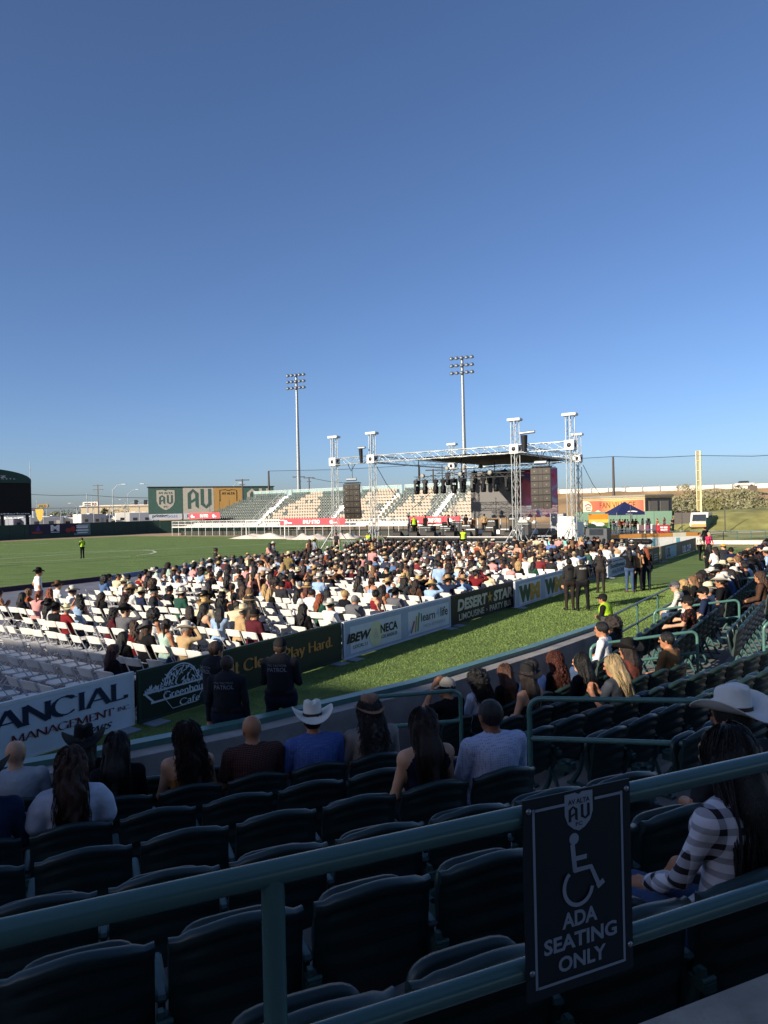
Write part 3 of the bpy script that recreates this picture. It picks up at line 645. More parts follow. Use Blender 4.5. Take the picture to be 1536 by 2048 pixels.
for x, z in ((.014, SH_ - .014 - .012), (SW - .012, SH_ - .022), (.015, .066), (SW - .010, .060)):
    m2 = MB(); m2.lathe([(0, .006), (.004, .0055), (.0068, .003), (.007, 0)], 12); m2.xform(Matrix.Translation((x, 0, z)) @ Matrix.Rotation(math.pi / 2, 4, 'X')); m2.obj('bolt', P_bolt, sg)
# ================================================================== PEOPLE: bodies grown as one smooth surface from bones
def surface_nets(F, lo, h):
    S = F < 0; nx, ny, nz = F.shape
    c = [S[i:nx - 1 + i, j:ny - 1 + j, k:nz - 1 + k] for i in (0, 1) for j in (0, 1) for k in (0, 1)]
    cnt = sum(x.astype(np.int8) for x in c); act = (cnt > 0) & (cnt < 8)
    I, J, K = np.nonzero(act); idx = -np.ones(act.shape, np.int64); idx[I, J, K] = np.arange(len(I))
    acc = np.zeros((len(I), 3)); num = np.zeros(len(I)); cor = [(i, j, k) for i in (0, 1) for j in (0, 1) for k in (0, 1)]
    for a in range(8):
        for b in range(a + 1, 8):
            A_, B_ = cor[a], cor[b]
            if sum(abs(A_[q] - B_[q]) for q in range(3)) != 1: continue
            fa = F[I + A_[0], J + A_[1], K + A_[2]]; fb = F[I + B_[0], J + B_[1], K + B_[2]]; msk = (fa < 0) != (fb < 0)
            t = np.where(msk, fa / np.where(fa - fb == 0, 1, fa - fb), 0)
            for q in range(3): acc[:, q] += np.where(msk, A_[q] + t * (B_[q] - A_[q]), 0)
            num += msk
    P = acc / num[:, None] + np.stack([I, J, K], 1); V = np.asarray(lo) + P * h; quads = []
    for ax in range(3):
        s1 = [slice(None)] * 3; s2 = [slice(None)] * 3; s1[ax] = slice(0, -1); s2[ax] = slice(1, None)
        ch = S[tuple(s1)] != S[tuple(s2)]; e = np.argwhere(ch)
        o1, o2 = [(1, 2), (2, 0), (0, 1)][ax]
        ok = (e[:, o1] > 0) & (e[:, o2] > 0) & (e[:, o1] < act.shape[o1]) & (e[:, o2] < act.shape[o2]); e = e[ok]
        def cell(d1, d2): q = e.copy(); q[:, o1] -= d1; q[:, o2] -= d2; return idx[q[:, 0], q[:, 1], q[:, 2]]
        Q = np.stack([cell(1, 1), cell(0, 1), cell(0, 0), cell(1, 0)], 1)
        ins = S[e[:, 0], e[:, 1], e[:, 2]]; Q[~ins] = Q[~ins][:, ::-1]; quads.append(Q)
    return V, np.concatenate(quads)
def prim_dist(P, pr):
    a, b, ra, rb, sc_ = pr[0], pr[1], pr[2], pr[3], pr[4]
    a = np.asarray(a, float); b = np.asarray(b, float); s = np.asarray(sc_, float)
    p = [(P[q] - a[q]) / s[q] for q in range(3)]; ba = (b - a) / s; bb = float(ba @ ba)
    if bb < 1e-9: return (np.sqrt(p[0] ** 2 + p[1] ** 2 + p[2] ** 2) - ra) * s.min()
    t = np.clip((p[0] * ba[0] + p[1] * ba[1] + p[2] * ba[2]) / bb, 0, 1)
    return (np.sqrt((p[0] - t * ba[0]) ** 2 + (p[1] - t * ba[1]) ** 2 + (p[2] - t * ba[2]) ** 2) - (ra + (rb - ra) * t)) * s.min()
def grow(prims, h, k=.03, noise=None):
    """union of tapered bones -> (verts, quads, label index per quad)"""
    lo = np.min([np.minimum(p[0], p[1]) - max(p[2], p[3]) * max(p[4]) for p in prims], 0) - 2.5 * h; hi = np.max([np.maximum(p[0], p[1]) + max(p[2], p[3]) * max(p[4]) for p in prims], 0) + 2.5 * h
    ax = [np.arange(lo[q], hi[q] + h, h) for q in range(3)]; F = np.full([len(x) for x in ax], .5)
    for p in prims:
        if p[5] == 'cut': continue
        r = max(p[2], p[3]) * max(p[4]) + 2.2 * k + 2 * h; l = np.minimum(p[0], p[1]) - r; u = np.maximum(p[0], p[1]) + r
        sl = tuple(slice(max(0, int((l[q] - lo[q]) / h)), int((u[q] - lo[q]) / h) + 2) for q in range(3))
        G_ = np.meshgrid(*[ax[q][sl[q]] for q in range(3)], indexing='ij'); d = prim_dist(G_, p); f = F[sl]; kk = p[6] if len(p) > 6 else k
        F[sl] = np.minimum(f, d) - kk * np.maximum(0, 1 - np.abs(f - d) / kk) ** 2 * .25
    if noise is not None:
        G_ = np.meshgrid(*ax, indexing='ij'); F = F + noise(*G_)
    for p in prims:
        if p[5] != 'cut': continue
        G_ = np.meshgrid(*ax, indexing='ij'); F = np.maximum(F, -prim_dist(G_, p))
    V, Q = surface_nets(F, lo, h)
    return V, Q
def label_faces(V, Q, prims, labels):
    C = V[Q].mean(1); best = np.full(len(C), 9.); lab = np.zeros(len(C), int)
    for p in prims:
        if p[5] == 'cut': continue
        d = prim_dist([C[:, 0], C[:, 1], C[:, 2]], p) - (.006 if p[5] in ('eye', 'lips') else 0); m = d < best; best[m] = d[m]; lab[m] = labels.index(p[5])
    return lab
def np_mesh(name, V, Q, mats, lab=None):
    me = bpy.data.meshes.new(name); me.vertices.add(len(V)); me.vertices.foreach_set('co', V.astype(np.float32).ravel())
    me.loops.add(Q.size); me.loops.foreach_set('vertex_index', Q.astype(np.int32).ravel()); me.polygons.add(len(Q)); me.polygons.foreach_set('loop_start', np.arange(0, Q.size, 4, dtype=np.int32))
    me.polygons.foreach_set('loop_total', np.full(len(Q), 4, np.int32)); me.polygons.foreach_set('use_smooth', np.ones(len(Q), bool))
    if lab is not None: me.polygons.foreach_set('material_index', lab.astype(np.int32))
    for m in mats: me.materials.append(m)
    me.update(calc_edges=True); me.validate(); return me
# --- materials for people
M_cloth = mat('cloth', rough=.9, var=.16, scale=9, bump=.7, bscale=10, obcol=True, spec=.15)
M_hair = mat('hair', rough=.5, var=.4, scale=5, bump=.6, bscale=30, obcol=True, spec=.4, stretch=(9, 9, 1))
M_felt = mat('felt', rough=.85, var=.1, scale=7, obcol=True, spec=.2)
SKIN = [mat('skin_%s' % n, c, .55, var=.1, scale=14, spec=.35) for n, c in (('light', '#c49474'), ('tan', '#a87454'), ('brown', '#80523a'))]
TROUS = [mat('trousers_%s' % n, c, .9, var=.2, scale=8, bump=.4, spec=.15) for n, c in (('black', '#151518'), ('denim', '#3b4d68'), ('navy', '#1b2334'), ('khaki', '#8d7a5c'), ('brown', '#2c2522'))]
M_shoe = mat('shoe_leather', '#1a1614', .5); M_eye = mat('eye', '#15100d', .3); M_lip = mat('lips', '#8f4a42', .5)
M_vis = mat('hi_vis_cloth', '#a8d020', .7, var=.12, scale=7, bump=.5)
LABS = ['skin', 'top', 'pants', 'shoe', 'eye', 'lips', 'vest']
V3 = lambda *a: np.array(a, float)
ONE = (1, 1, 1)
def hand_prims(w, d, side, palm_n, curl=.5, fine=True):
    """palm + four unequal bent fingers + thumb from the side of the palm; d = pointing direction, palm_n = palm normal"""
    w = np.asarray(w, float); d = np.asarray(d, float); d = d / np.linalg.norm(d); n = np.asarray(palm_n, float); n = n - d * (n @ d); n /= np.linalg.norm(n); x = np.cross(d, n) * side
    out = [(w, w + d * .075, .026, .036, ONE, 'skin')]
    if not fine: return out + [(w + d * .075, w + d * .13 + n * .03, .03, .022, ONE, 'skin')]
    kn = w + d * .085
    for i, (off, L_) in enumerate(((-.030, .070), (-.010, .080), (.011, .075), (.030, .058))):
        a = kn + x * off; b = a + (d * math.cos(curl) + n * math.sin(curl)) * L_ * .5; c = b + (d * math.cos(2.1 * curl) + n * math.sin(2.1 * curl)) * L_ * .5
        out += [(a, b, .0105, .0098, ONE, 'skin', .008), (b, c, .0098, .0082, ONE, 'skin', .008)]
    a = w + d * .02 - x * .03; b = a - x * .03 + d * .03 + n * .015; c = b + d * .03 + n * .02
    return out + [(a, b, .014, .012, ONE, 'skin', .012), (b, c, .012, .0095, ONE, 'skin', .01)]
def head_prims(c, yaw=0., pitch=0., fem=False, face=True):
    cy, sy = math.cos(yaw), math.sin(yaw); cp, sp = math.cos(pitch), math.sin(pitch)
    def R(v): x, y, z = v; y, z = y * cp - z * sp, y * sp + z * cp; return np.array((c[0] + x * cy - y * sy, c[1] + x * sy + y * cy, c[2] + z))
    p = [(R((0, -.012, .02)), R((0, .022, .012)), .088, .086, (.9, 1, 1.12), 'skin'), (R((0, .03, -.05)), R((0, .055, -.088)), .062, .036 if fem else .042, ONE, 'skin', .03)]
    if face:
        p += [(R((0, .098, .005)), R((0, .119, -.03)), .009, .015, ONE, 'skin', .012), (R((-.03, .096, .026)), R((.03, .096, .026)), .013, .013, ONE, 'skin', .015)]
        for s in (-1, 1):
            p += [(R((s * .079, -.002, -.002)), R((s * .083, -.012, -.035)), .017, .011, (.6, 1, 1), 'skin', .008), (R((s * .031, .094, .006)),) * 2 + (.0125, .0125, ONE, 'eye', .004)]
        p += [(R((-.016, .098, -.066)), R((.016, .098, -.066)), .009, .009, (1, 1, .7), 'lips', .006)]
    return p
def body_prims(sit=True, fem=False, arms='lap', top='tee', yaw=0., pitch=0., lean=0., fine=False, girth=1., legs='std', face=True, extra=None):
    g = girth; P = []
    sw = (.155 if fem else .185) * (.5 + .5 * g); hw = .10 * g
    z0 = 0.0 if sit else .38                                        # everything above the hip moves up when standing
    if sit: hip = .53
    else: hip = .93
    L = lambda y, z: V3(0, y + lean * (z - hip), z)
    zz = lambda z: z + (hip - .53)
    pel, wst, cst, nek = L(-.01, zz(.55)), L(-.03, zz(.72)), L(-.03, zz(.93)), L(-.025, zz(1.075)); hc = nek + V3(0, .03, .135)
    tp = 'vest' if top == 'vest' else 'top'
    r_w = (.112 if fem else .128) * g; r_c = (.122 if fem else .138) * g
    P += [(pel + V3(-hw * .75, 0, 0), pel + V3(hw * .75, 0, 0), .125 * g, .125 * g, (1, .95, 1), 'pants'), (pel + V3(0, 0, .07), wst, .128 * g, r_w, (1.22, .92, 1), tp), (wst, cst, r_w, r_c, (1.18, .86, 1), tp),
          (cst + V3(-sw * .45, -.005, .04), cst + V3(sw * .45, -.005, .04), .1 * g, .1 * g, (1, .9, 1), 'skin' if top == 'strapless' else tp)]
    P.append((pel + V3(-hw * .62, -.004, .055), pel + V3(hw * .62, -.004, .055), .126 * g, .126 * g, (1, .93, .8), tp, .01))
    sh = [cst + V3(s * sw, -.005, .085) for s in (-1, 1)]
    for s in (0, 1): P.append((nek + V3(0, -.01, -.035), sh[s] + V3(0, 0, -.005), .058, .062, ONE, tp if top not in ('tank', 'strapless') else 'skin'))
    P.append((nek + V3(0, -.004, -.05), hc + V3(0, -.02, -.07), .056 if not fem else .047, .052 if not fem else .043, ONE, 'skin', .03))
    if fem:
        for s in (-1, 1): P.append((cst + V3(s * .07, .085, .0),) * 2 + (.065, .065, ONE, tp, .05))
    P += head_prims(hc, yaw, pitch, fem, face)
    # legs
    for s in (-1, 1):
        h_ = V3(s * hw, 0, hip)
        if sit:
            if legs == 'out': kn = V3(s * .16, .44, .55); an = V3(s * .15, .62, .12); 
            elif legs == 'left': kn = V3(s * .12 - .22, .40, .55 + .05 * (s < 0)); an = V3(s * .12 - .25, .46, .1)
            else: kn = V3(s * .13, .44, .52); an = V3(s * .13, .43, .10)
            toe = an + V3(s * .02, .15, -.045)
        else:
            st = {'std': 0., 'stride': .16 * s, 'wide': 0.}.get(legs, 0); wx = .16 if legs == 'wide' else .105
            kn = V3(s * wx, st * .6 + .01, .50); an = V3(s * (wx + .01), st, .10); toe = an + V3(s * .03, .15, -.055)
        lc = 'pants' if legs != 'shorts' else 'skin'
        P += [(h_, kn, .088 * g, .062, ONE, 'pants', .05), (kn, an, .062, .042 + (.012 if not fem else .006), ONE, lc, .03), (an + V3(0, -.02, -.05), toe, .042, .036, (1, 1, .95), 'shoe', .02)]
    # arms
    for i, s in enumerate((-1, 1)):
        S = sh[i]; mode = arms if isinstance(arms, str) else arms[i]
        if mode == 'lap': el = S + V3(s * .06, .06, -.27); wr = V3(s * .10, el[1] + .21, zz(.665)); hd = V3(-s * .5, .8, -.25); pn = V3(0, 0, -1)
        elif mode == 'knee': el = S + V3(s * .05, .10, -.25); wr = V3(s * .12, el[1] + .22, zz(.62)); hd = V3(0, .8, -.5); pn = V3(0, 0, -1)
        elif mode == 'up': el = S + V3(s * .16, .12, -.06); wr = hc + V3(s * .12, .08, .06); hd = V3(-s * .6, -.2, .7); pn = V3(-s, 0, -.3)
        elif mode == 'shade': el = S + V3(s * .16, .14, .04); wr = hc + V3(s * .10, .12, .05); hd = V3(-s * .9, .15, .1); pn = V3(0, 0, -1)
        elif mode == 'phone': el = S + V3(s * .07, .08, -.26); wr = V3(s * .06, el[1] + .22, zz(.84)); hd = V3(-s * .1, .3, .8); pn = V3(-s * .7, .1, 0)
        elif mode == 'hip': el = S + V3(s * .17, -.05, -.23); wr = V3(s * (.165 * g), .03, zz(.66)); hd = V3(-s * .6, .5, -.35); pn = V3(-s, 0, 0)
        elif mode == 'back': el = S + V3(s * .10, -.09, -.25); wr = V3(s * .06, -.17, zz(.68)); hd = V3(-s * .7, 0, -.4); pn = V3(0, 1, 0)
        elif mode == 'rest': el = S + V3(s * .20, .06, -.17); wr = el + V3(s * .08, .20, -.03); hd = V3(s * .1, .9, -.1); pn = V3(0, 0, -1)
        elif mode == 'front': el = S + V3(s * .05, .05, -.27); wr = V3(s * .07, .24, zz(.76)); hd = V3(-s * .8, .5, .0); pn = V3(0, -.6, -.6)
        else: el = S + V3(s * .055, -.01, -.29); wr = el + V3(s * .01, .06, -.25); hd = V3(0, .12, -1); pn = V3(-s, 0, 0)
        bare = top in ('tank', 'strapless'); full = top in ('long', 'vest'); half = S + (el - S) * .72
        P.append((S, el, .058 * (.6 + .4 * g) if not fem else .047, .046 if not fem else .037, ONE, 'skin' if bare else ('top' if full else 'skin'), .03))
        if not bare and not full: P.append((S, half, .062 * (.6 + .4 * g) if not fem else .053, .057 if not fem else .05, ONE, 'top', .01))
        P.append((el, wr, .045 if not fem else .036, .031 if not fem else .025, ONE, 'top' if full else 'skin', .02))
        if full: P.append((el + (wr - el) * .5, el + (wr - el) * .93, .043, .041, ONE, 'top', .01))
        P += hand_prims(wr, hd, s, pn, .5, fine)
    if extra: P += extra(sh, cst, nek, hc)
    return P, hc
def make_body(h=.024, skin=1, trousers=0, topmat=None, shoe=None, **kw):
    P, hc = body_prims(**kw); V, Q = grow(P, h, .035 if h > .018 else .028)
    lab = label_faces(V, Q, P, LABS); me = np_mesh('person', V, Q, [SKIN[skin], topmat or M_cloth, TROUS[trousers] if isinstance(trousers, int) else trousers, shoe or M_shoe, M_eye, M_lip, M_vis], lab)
    return me, hc
# --- hair (grown over a head centred at the origin, facing +Y)
def hair_mesh(kind, h=.016, length=.34, seed=0):
    rs = np.random.RandomState(seed); c = V3(0, 0, 0)
    capr = .101
    P = [(V3(0, -.02, .024), V3(0, .008, .024), capr, capr * .97, (.92, 1, 1.1), 'h')]; k = .02
    amp, frq = .004, 70
    if kind in ('long', 'wavy', 'longcurly'):
        P += [(V3(0, -.055, 0), V3(0, -.125, -.16), .088, .074, (1.02, .72, 1), 'h', .04), (V3(0, -.125, -.16), V3(.01, -.180, -length), .074, .032, (1.15, .5, 1), 'h', .04)]
        for s in (-1, 1): P.append((V3(s * .07, -.02, .0), V3(s * .09, -.06, -.22), .042, .03, (.8, 1, 1), 'h', .03))
        amp = {'long': .006, 'wavy': .012, 'longcurly': .02}[kind]
    elif kind == 'curly':
        P += [(V3(0, -.03, .02),) * 2 + (.145, .145, (1, .95, 1.0), 'h', .04), (V3(0, -.07, -.02), V3(0, -.09, -.16), .13, .10, (1.1, .8, 1), 'h', .04)]; amp, frq = .022, 55
    elif kind == 'bun': P += [(V3(0, -.10, .09),) * 2 + (.042, .042, ONE, 'h', .01)]
    elif kind == 'pony': P += [(V3(0, -.09, .04), V3(0, -.14, .0), .03, .035, ONE, 'h', .02), (V3(0, -.14, .0), V3(0, -.13, -length), .035, .015, (1, .8, 1), 'h', .02)]
    elif kind == 'short': P[0] = (V3(0, -.02, .024), V3(0, .008, .024), capr * .965, capr * .94, (.93, 1, 1.1), 'h')
    elif kind == 'buzz': P[0] = (V3(0, -.02, .02), V3(0, .006, .02), capr * .915, capr * .895, (.93, 1, 1.12), 'h')
    face = [(V3(0, .125, -.03), V3(0, .12, -.12), .083, .085, (.92, 1, 1), 'cut')]
    if kind in ('short', 'buzz', 'bun', 'pony', 'curly'): face += [(V3(0, -.02, -.16), V3(0, .09, -.16), .105, .12, ONE, 'cut')] if kind != 'curly' else []
    ph = rs.rand(6) * 6
    def nz(X, Y, Z):
        a = np.arctan2(X, -Y) 
        if kind in ('curly', 'longcurly'): return amp * (np.sin(frq * X + ph[0] + 2 * np.sin(31 * Z)) * np.sin(frq * Y + ph[1]) * np.sin(frq * Z + ph[2])) * 1.2 + .006 * np.sin(140 * X + 120 * Z) * np.sin(130 * Y)
        return -amp * .6 * np.sin(a * 13 + ph[3] + (3 * np.sin(22 * Z + ph[4]) if kind == 'wavy' else 0)) + amp * .5 * np.sin(a * 29 + ph[5] + 4 * Z)
    V, Q = grow(P + face, h, k, nz); return np_mesh('hair', V, Q, [M_hair])
def strands_mesh(n=420, length=.42, wave=.0, curl=.0, spread=.1, seed=1, r=.0032, short=False, big=0.):
    """single locks falling from the scalp over the back of the head"""
    rs = np.random.RandomState(seed); mb = MB(); nseg = 13
    for i in range(n):
        az = rs.uniform(-2.35, 2.35); el = math.asin(rs.uniform(-.15, 1.0)); L_ = length * rs.uniform(.72, 1.08)
        dirx, diry = math.sin(az) * math.cos(el), -math.cos(az) * math.cos(el)
        R_ = .104 + rs.uniform(-.004, .012) + big * rs.uniform(.2, 1); pts = []; z_ = .024 + R_ * 1.1 * math.sin(el); ang = el; drop = 0; a0 = az
        seg = (L_ + .12 * max(0, el)) / nseg; ph = rs.uniform(0, 6.28); x_tar = rs.uniform(-spread, spread); fr = rs.uniform(.8, 1.2)
        x, y, z = R_ * .92 * dirx, -.01 + R_ * diry, z_
        pts.append((x, y, z))
        for s in range(nseg):
            if ang > -.15:
                ang -= seg / R_; rr = R_ * (1 + .04 * s / nseg); x, y, z = rr * .92 * math.sin(a0) * math.cos(ang), -.01 - rr * math.cos(a0) * math.cos(ang), .024 + rr * 1.1 * math.sin(ang)
            else:
                z -= seg; f = .16; x += (x_tar + .4 * x - x) * f * .5; y += ((-.165 - .04 * rs.rand()) - y) * f
            q = s / nseg; a = ph + q * 14 * fr
            pts.append((x + wave * q * math.sin(a) + curl * math.sin(a * 2.6), y + wave * q * .6 * math.cos(a) + curl * math.cos(a * 2.6), z + curl * .4 * math.sin(a * 3.1)))
        mb.tube(pts, [r * (1.0 if s < nseg * .75 else .5) for s in range(len(pts))], 3, cap=False)
    return mb.mesh('hair', M_hair)
# --- hats (brim at z = 0, fits a head centred 0.06 below)
def cowboy_mesh(brim=.185, curl=.055, crown=.115, band=True, crease=.025, flatbrim=False):
    mb = MB(); nu, nb = 36, 6; rx, ry = .083, .100
    def br(u, v):
        a = u * 2 * math.pi; ca, sa = math.cos(a), math.sin(a); k = v; bx = rx + (brim - rx) * k; by = ry + (brim * 1.03 - ry) * k
        x, y = bx * ca, by * sa; z = 0 if flatbrim else curl * (k ** 1.5) * (abs(ca) ** 2.2) - .028 * k * abs(sa) ** 3
        if not flatbrim: x *= 1 - .16 * k * abs(ca) ** 2
        else: z = -.02 * k * k
        return (x, y, z)
    mb.grid(lambda u, v: br(u, v), nu, nb, closeu=True); mb.grid(lambda u, v: tuple(np.array(br(u, v)) - (0, 0, .005)), nu, nb, flip=True, closeu=True)
    mb.grid(lambda u, v: tuple(np.array(br(u, 1)) - (0, 0, .005 * (1 - v))), nu, 2, closeu=True, flip=True)
    nc = 8
    def cr(u, v):
        a = u * 2 * math.pi; ca, sa = math.cos(a), math.sin(a)
        if v < .6: q = v / .6; k = 1 - .12 * q; z = crown * q
        else: q = (v - .6) / .4; k = .88 * (1 - q) ** .75; z = crown + .016 * math.sin(q * math.pi * .6)
        x, y = rx * k * ca, ry * k * sa; zf = z
        if v > .45: zf -= crease * math.exp(-(x / .026) ** 2) * min(1, (v - .45) / .3) * (1.0 if y < .06 else .6); zf -= .028 * max(0, y / ry) ** 2 * (v > .5); x *= 1 - .2 * max(0, sa) * min(1, v)
        return (x, y, zf)
    mb.grid(cr, nu, 14, closeu=True)
    if band:
        mb.grid(lambda u, v: ((rx * 1.015 - .002 * v) * math.cos(u * 6.2832), (ry * 1.015 - .002 * v) * math.sin(u * 6.2832), .004 + .02 * v), nu, 2, mi=1, closeu=True)
    return mb.mesh('hat', [M_felt, mat('hat_band', '#2a211b', .6)])
def cap_mesh():
    mb = MB(); mb.grid(lambda u, v: (.088 * math.cos(u * 6.2832) * math.cos(v * 1.57) , .106 * math.sin(u * 6.2832) * math.cos(v * 1.57), .098 * math.sin(v * 1.57) ** .8), 24, 8, closeu=True)
    def vis(u, v):
        a = (u - .5) * 2.0; r1 = .1 + .075 * v; return (r1 * .92 * math.sin(a), .012 + (.093 + .078 * v) * math.cos(a), .006 - .018 * v - .02 * (a ** 2) * v * .5)
    mb.grid(vis, 12, 4); mb.grid(lambda u, v: tuple(np.array(vis(u, v)) - (0, 0, .004)), 12, 4, flip=True); mb.lathe([(0, .102), (.008, .1), (.009, .096)], 8)
    return mb.mesh('cap', M_felt)
HATS = {'cowboy': cowboy_mesh(), 'cowboy_wide': cowboy_mesh(.21, .075, .12), 'fedora': cowboy_mesh(.155, .012, .105, crease=.02), 'sun': cowboy_mesh(.175, 0, .10, crease=0.0, flatbrim=True), 'cap': cap_mesh(), 'gambler': cowboy_mesh(.18, .02, .11, crease=.03)}
HAIRS = {k: hair_mesh(k, .017, seed=i) for i, k in enumerate(('short', 'long', 'wavy', 'longcurly', 'curly', 'bun', 'pony', 'buzz'))}
HATCOL = {'white': '#cfc9ba', 'straw': '#b89a68', 'black': '#121213', 'brown': '#5a4030', 'tan': '#a58560', 'grey': '#4a4b50', 'cream': '#d5c9a2', 'navy': '#1b2336', 'red': '#7a1a1c'}
HAIRCOL = {'black': '#0f0c0b', 'dark brown': '#22150f', 'brown': '#3f2a1c', 'auburn': '#4f2417', 'blonde': '#a98a5a', 'grey': '#77726e', 'copper': '#7d3c1c', 'brown-blonde': '#6b4d30'}
TOPCOL = {'black': '#131316', 'white': '#cfcfcc', 'grey': '#5a5b5f', 'charcoal': '#2b2c30', 'navy': '#1d2740', 'pale blue': '#8fa9c6', 'denim blue': '#4a648c', 'red': '#6f1c20', 'maroon': '#4c1c24', 'pink': '#c48a86', 'tan': '#a98e68', 'mint': '#9fb8ab', 'green': '#23483c', 'brown': '#4a3428', 'cream': '#c7b999', 'rust': '#8a4a2c'}
def setcol(o, c): o.color = (*lin(c), 1.0); return o
def dress(o, hc, hair=None, haircol=None, hat=None, hatcol=None, yaw=0., pitch=0., hairmesh=None, hatdz=0.):
    if hair or hairmesh:
        q = mkobj('hair', hairmesh or HAIRS[hair], o, tuple(hc)); q.rotation_euler = (pitch, 0, yaw); setcol(q, HAIRCOL.get(haircol, haircol))
    if hat:
        up_ = Vector((0, 0, (.055 if hat != 'cap' else .035) + hatdz)); R_ = Matrix.Rotation(yaw, 3, 'Z') @ Matrix.Rotation(pitch, 3, 'X'); p_ = Vector(hc) + R_ @ (up_ + Vector((0, -.006, 0)))
        q = mkobj('cap' if hat == 'cap' else 'hat', HATS[hat], o, p_); q.rotation_euler = (pitch + (.04 if hat == 'cap' else -.03), 0, yaw); q.scale = (1.06, 1.06, 1.06); setcol(q, HATCOL.get(hatcol, hatcol))
# ================================================================== STAGE
M_truss = mat('truss_aluminium', '#b4b8b4', .38, metal=.55, var=.1, scale=8); M_tarp = mat('stage_roof_tarp', '#141416', .7, var=.2, scale=2)
M_deck = mat('stage_deck', '#23242a', .6, var=.2, scale=3); M_skirt = mat('stage_skirt', '#121317', .9, var=.25, scale=4); M_case = mat('speaker_paint', '#26231f', .6, var=.15, scale=8); M_grille = mat('speaker_grille', '#3a352e', .55, metal=.3, var=.25, scale=40)
M_fix = mat('light_fixture_plastic', '#121214', .4, var=.15, scale=8); M_lens = mat('lens_glass', '#30363c', .1, spec=.8); M_cable = mat('cable_rubber', '#0d0d0d', .6); M_steel = mat('galvanised_steel', '#9aa0a3', .45, metal=.5, var=.12)
def truss_mb(p0, p1, w, bay=.6, r=.03, rb=.017, side=None):
    mb = MB(); p0, p1 = Vector(p0), Vector(p1); d = p1 - p0; L_ = d.length; d.normalize(); u = side or (Vector((0, 0, 1)) if abs(d.z) < .9 else eC); u = (u - d * u.dot(d)).normalized(); v = d.cross(u)
    cs = [(u * a + v * b) * w / 2 for a, b in ((1, 1), (1, -1), (-1, -1), (-1, 1))]
    for c in cs: mb.tube([p0 + c, p1 + c], r, 5, cap=False)
    n = max(2, int(L_ / bay)); 
    for f in range(4):
        a, b = cs[f], cs[(f + 1) % 4]
        for i in range(n): q0 = p0 + d * (L_ * i / n); q1 = p0 + d * (L_ * (i + 1) / n); mb.tube([q0 + (a if (i + f) % 2 else b), q1 + (b if (i + f) % 2 else a)], rb, 4, cap=False)
    return mb
BZ = 7.72; TOPZ = 9.75; TW = .44
def stage_tower(t, n, label, legs=True):
    p = T(t, n); o = thing('truss_tower', label, 'truss tower', p, TH, 'truss towers carrying the stage roof')
    truss_mb((0, 0, .06), (0, 0, TOPZ), TW, .55).obj('lattice', M_truss, o)
    MB().box((0, 0, TOPZ + .1), (.62, 1.02, .2), bev=.05).obj('head_block', M_white, o)
    mb = MB(); mb.box((0, 0, BZ), (.70, .70, .70), bev=.03); s = mb.obj('sleeve_block', M_white, o)
    for a in range(4):
        m2 = MB(); m2.lathe([(0, .01), (.16, .01), (.17, 0), (.17, -.02)], 14); m2.xform(Matrix.Rotation(a * math.pi / 2, 4, 'Z') @ Matrix.Translation((0, -.352, 0)) @ Matrix.Rotation(math.pi / 2, 4, 'X')); q = m2.obj('sleeve_opening', M_black, s); q.location = (0, 0, BZ)
    MB().box((0, 0, .03), (.9, .9, .06)).obj('base_plate', M_steel, o)
    if legs:
        for a in (0, 1, 2, 3):
            if a == 2 and n > 34: continue
            c, s_ = math.cos(a * math.pi / 2 + math.pi / 4), math.sin(a * math.pi / 2 + math.pi / 4); MB().tube([(c * 1.5, s_ * 1.5, .03), (c * .3, s_ * .3, 1.9)], .045, 6).obj('outrigger', M_truss, o)
    MB().tube([(.3, .28, BZ + .3), (.31, .29, TOPZ)], .02, 4).obj('lift_chain', M_cable, o)
TWR = {'fr': (48.5, 20.4), 'fl': (48.5, 33.0), 'bl': (62.6, 33.0), 'br': (62.6, 20.4), 'pr': (48.5, 16.3), 'pl': (48.7, 37.1)}
for kx, lb in (('fl', 'white lattice tower at the stage front, nearer the hanging speaker over the pitch'), ('fr', 'white lattice tower at the stage front, beside the speaker column'), ('bl', 'white lattice tower behind the stage, partly hidden by the roof beam'), ('br', 'green-shaded lattice tower behind the stage on the building side'), ('pr', 'tallest-looking white lattice tower at the stage end by the sound crew'), ('pl', 'outermost white lattice tower standing over the pitch')): stage_tower(*TWR[kx], lb)
def beam(a, b, lab, z=BZ, w=.55, inset=.36):
    p, q = T(*TWR[a], z), T(*TWR[b], z); d = (q - p).normalized(); o = truss_mb(p + d * inset, q - d * inset, w, .75).obj('truss_beam', M_truss, label=lab, cat='truss beam', group='horizontal beams of the stage roof')
beam('fl', 'fr', 'long white lattice beam across the stage front'); beam('fl', 'bl', 'lattice beam along the pitch side of the stage roof'); beam('fr', 'br', 'lattice beam along the speaker side of the stage roof'); beam('bl', 'br', 'rear lattice beam above the video screen'); beam('pl', 'fl', 'short lattice beam holding the curved speaker column over the pitch'); beam('fr', 'pr', 'short lattice beam holding the straight speaker column')
mb = MB()   # roof tarp, slightly peaked
def roof(u, v): return tuple(T(48.9 + 13.3 * v, 20.75 + 8.6 * u, 7.62 + .30 * math.sin(u * math.pi) * math.sin(v * math.pi) + .03 * math.sin(u * 25) * math.sin(v * 21)))
mb.grid(roof, 20, 16); mb.grid(lambda u, v: tuple(Vector(roof(u, v)) - Vector((0, 0, .07))), 20, 16, flip=True); mb.obj('stage_roof', M_tarp, label='black tarpaulin roof slung inside the stage beams', cat='stage roof')
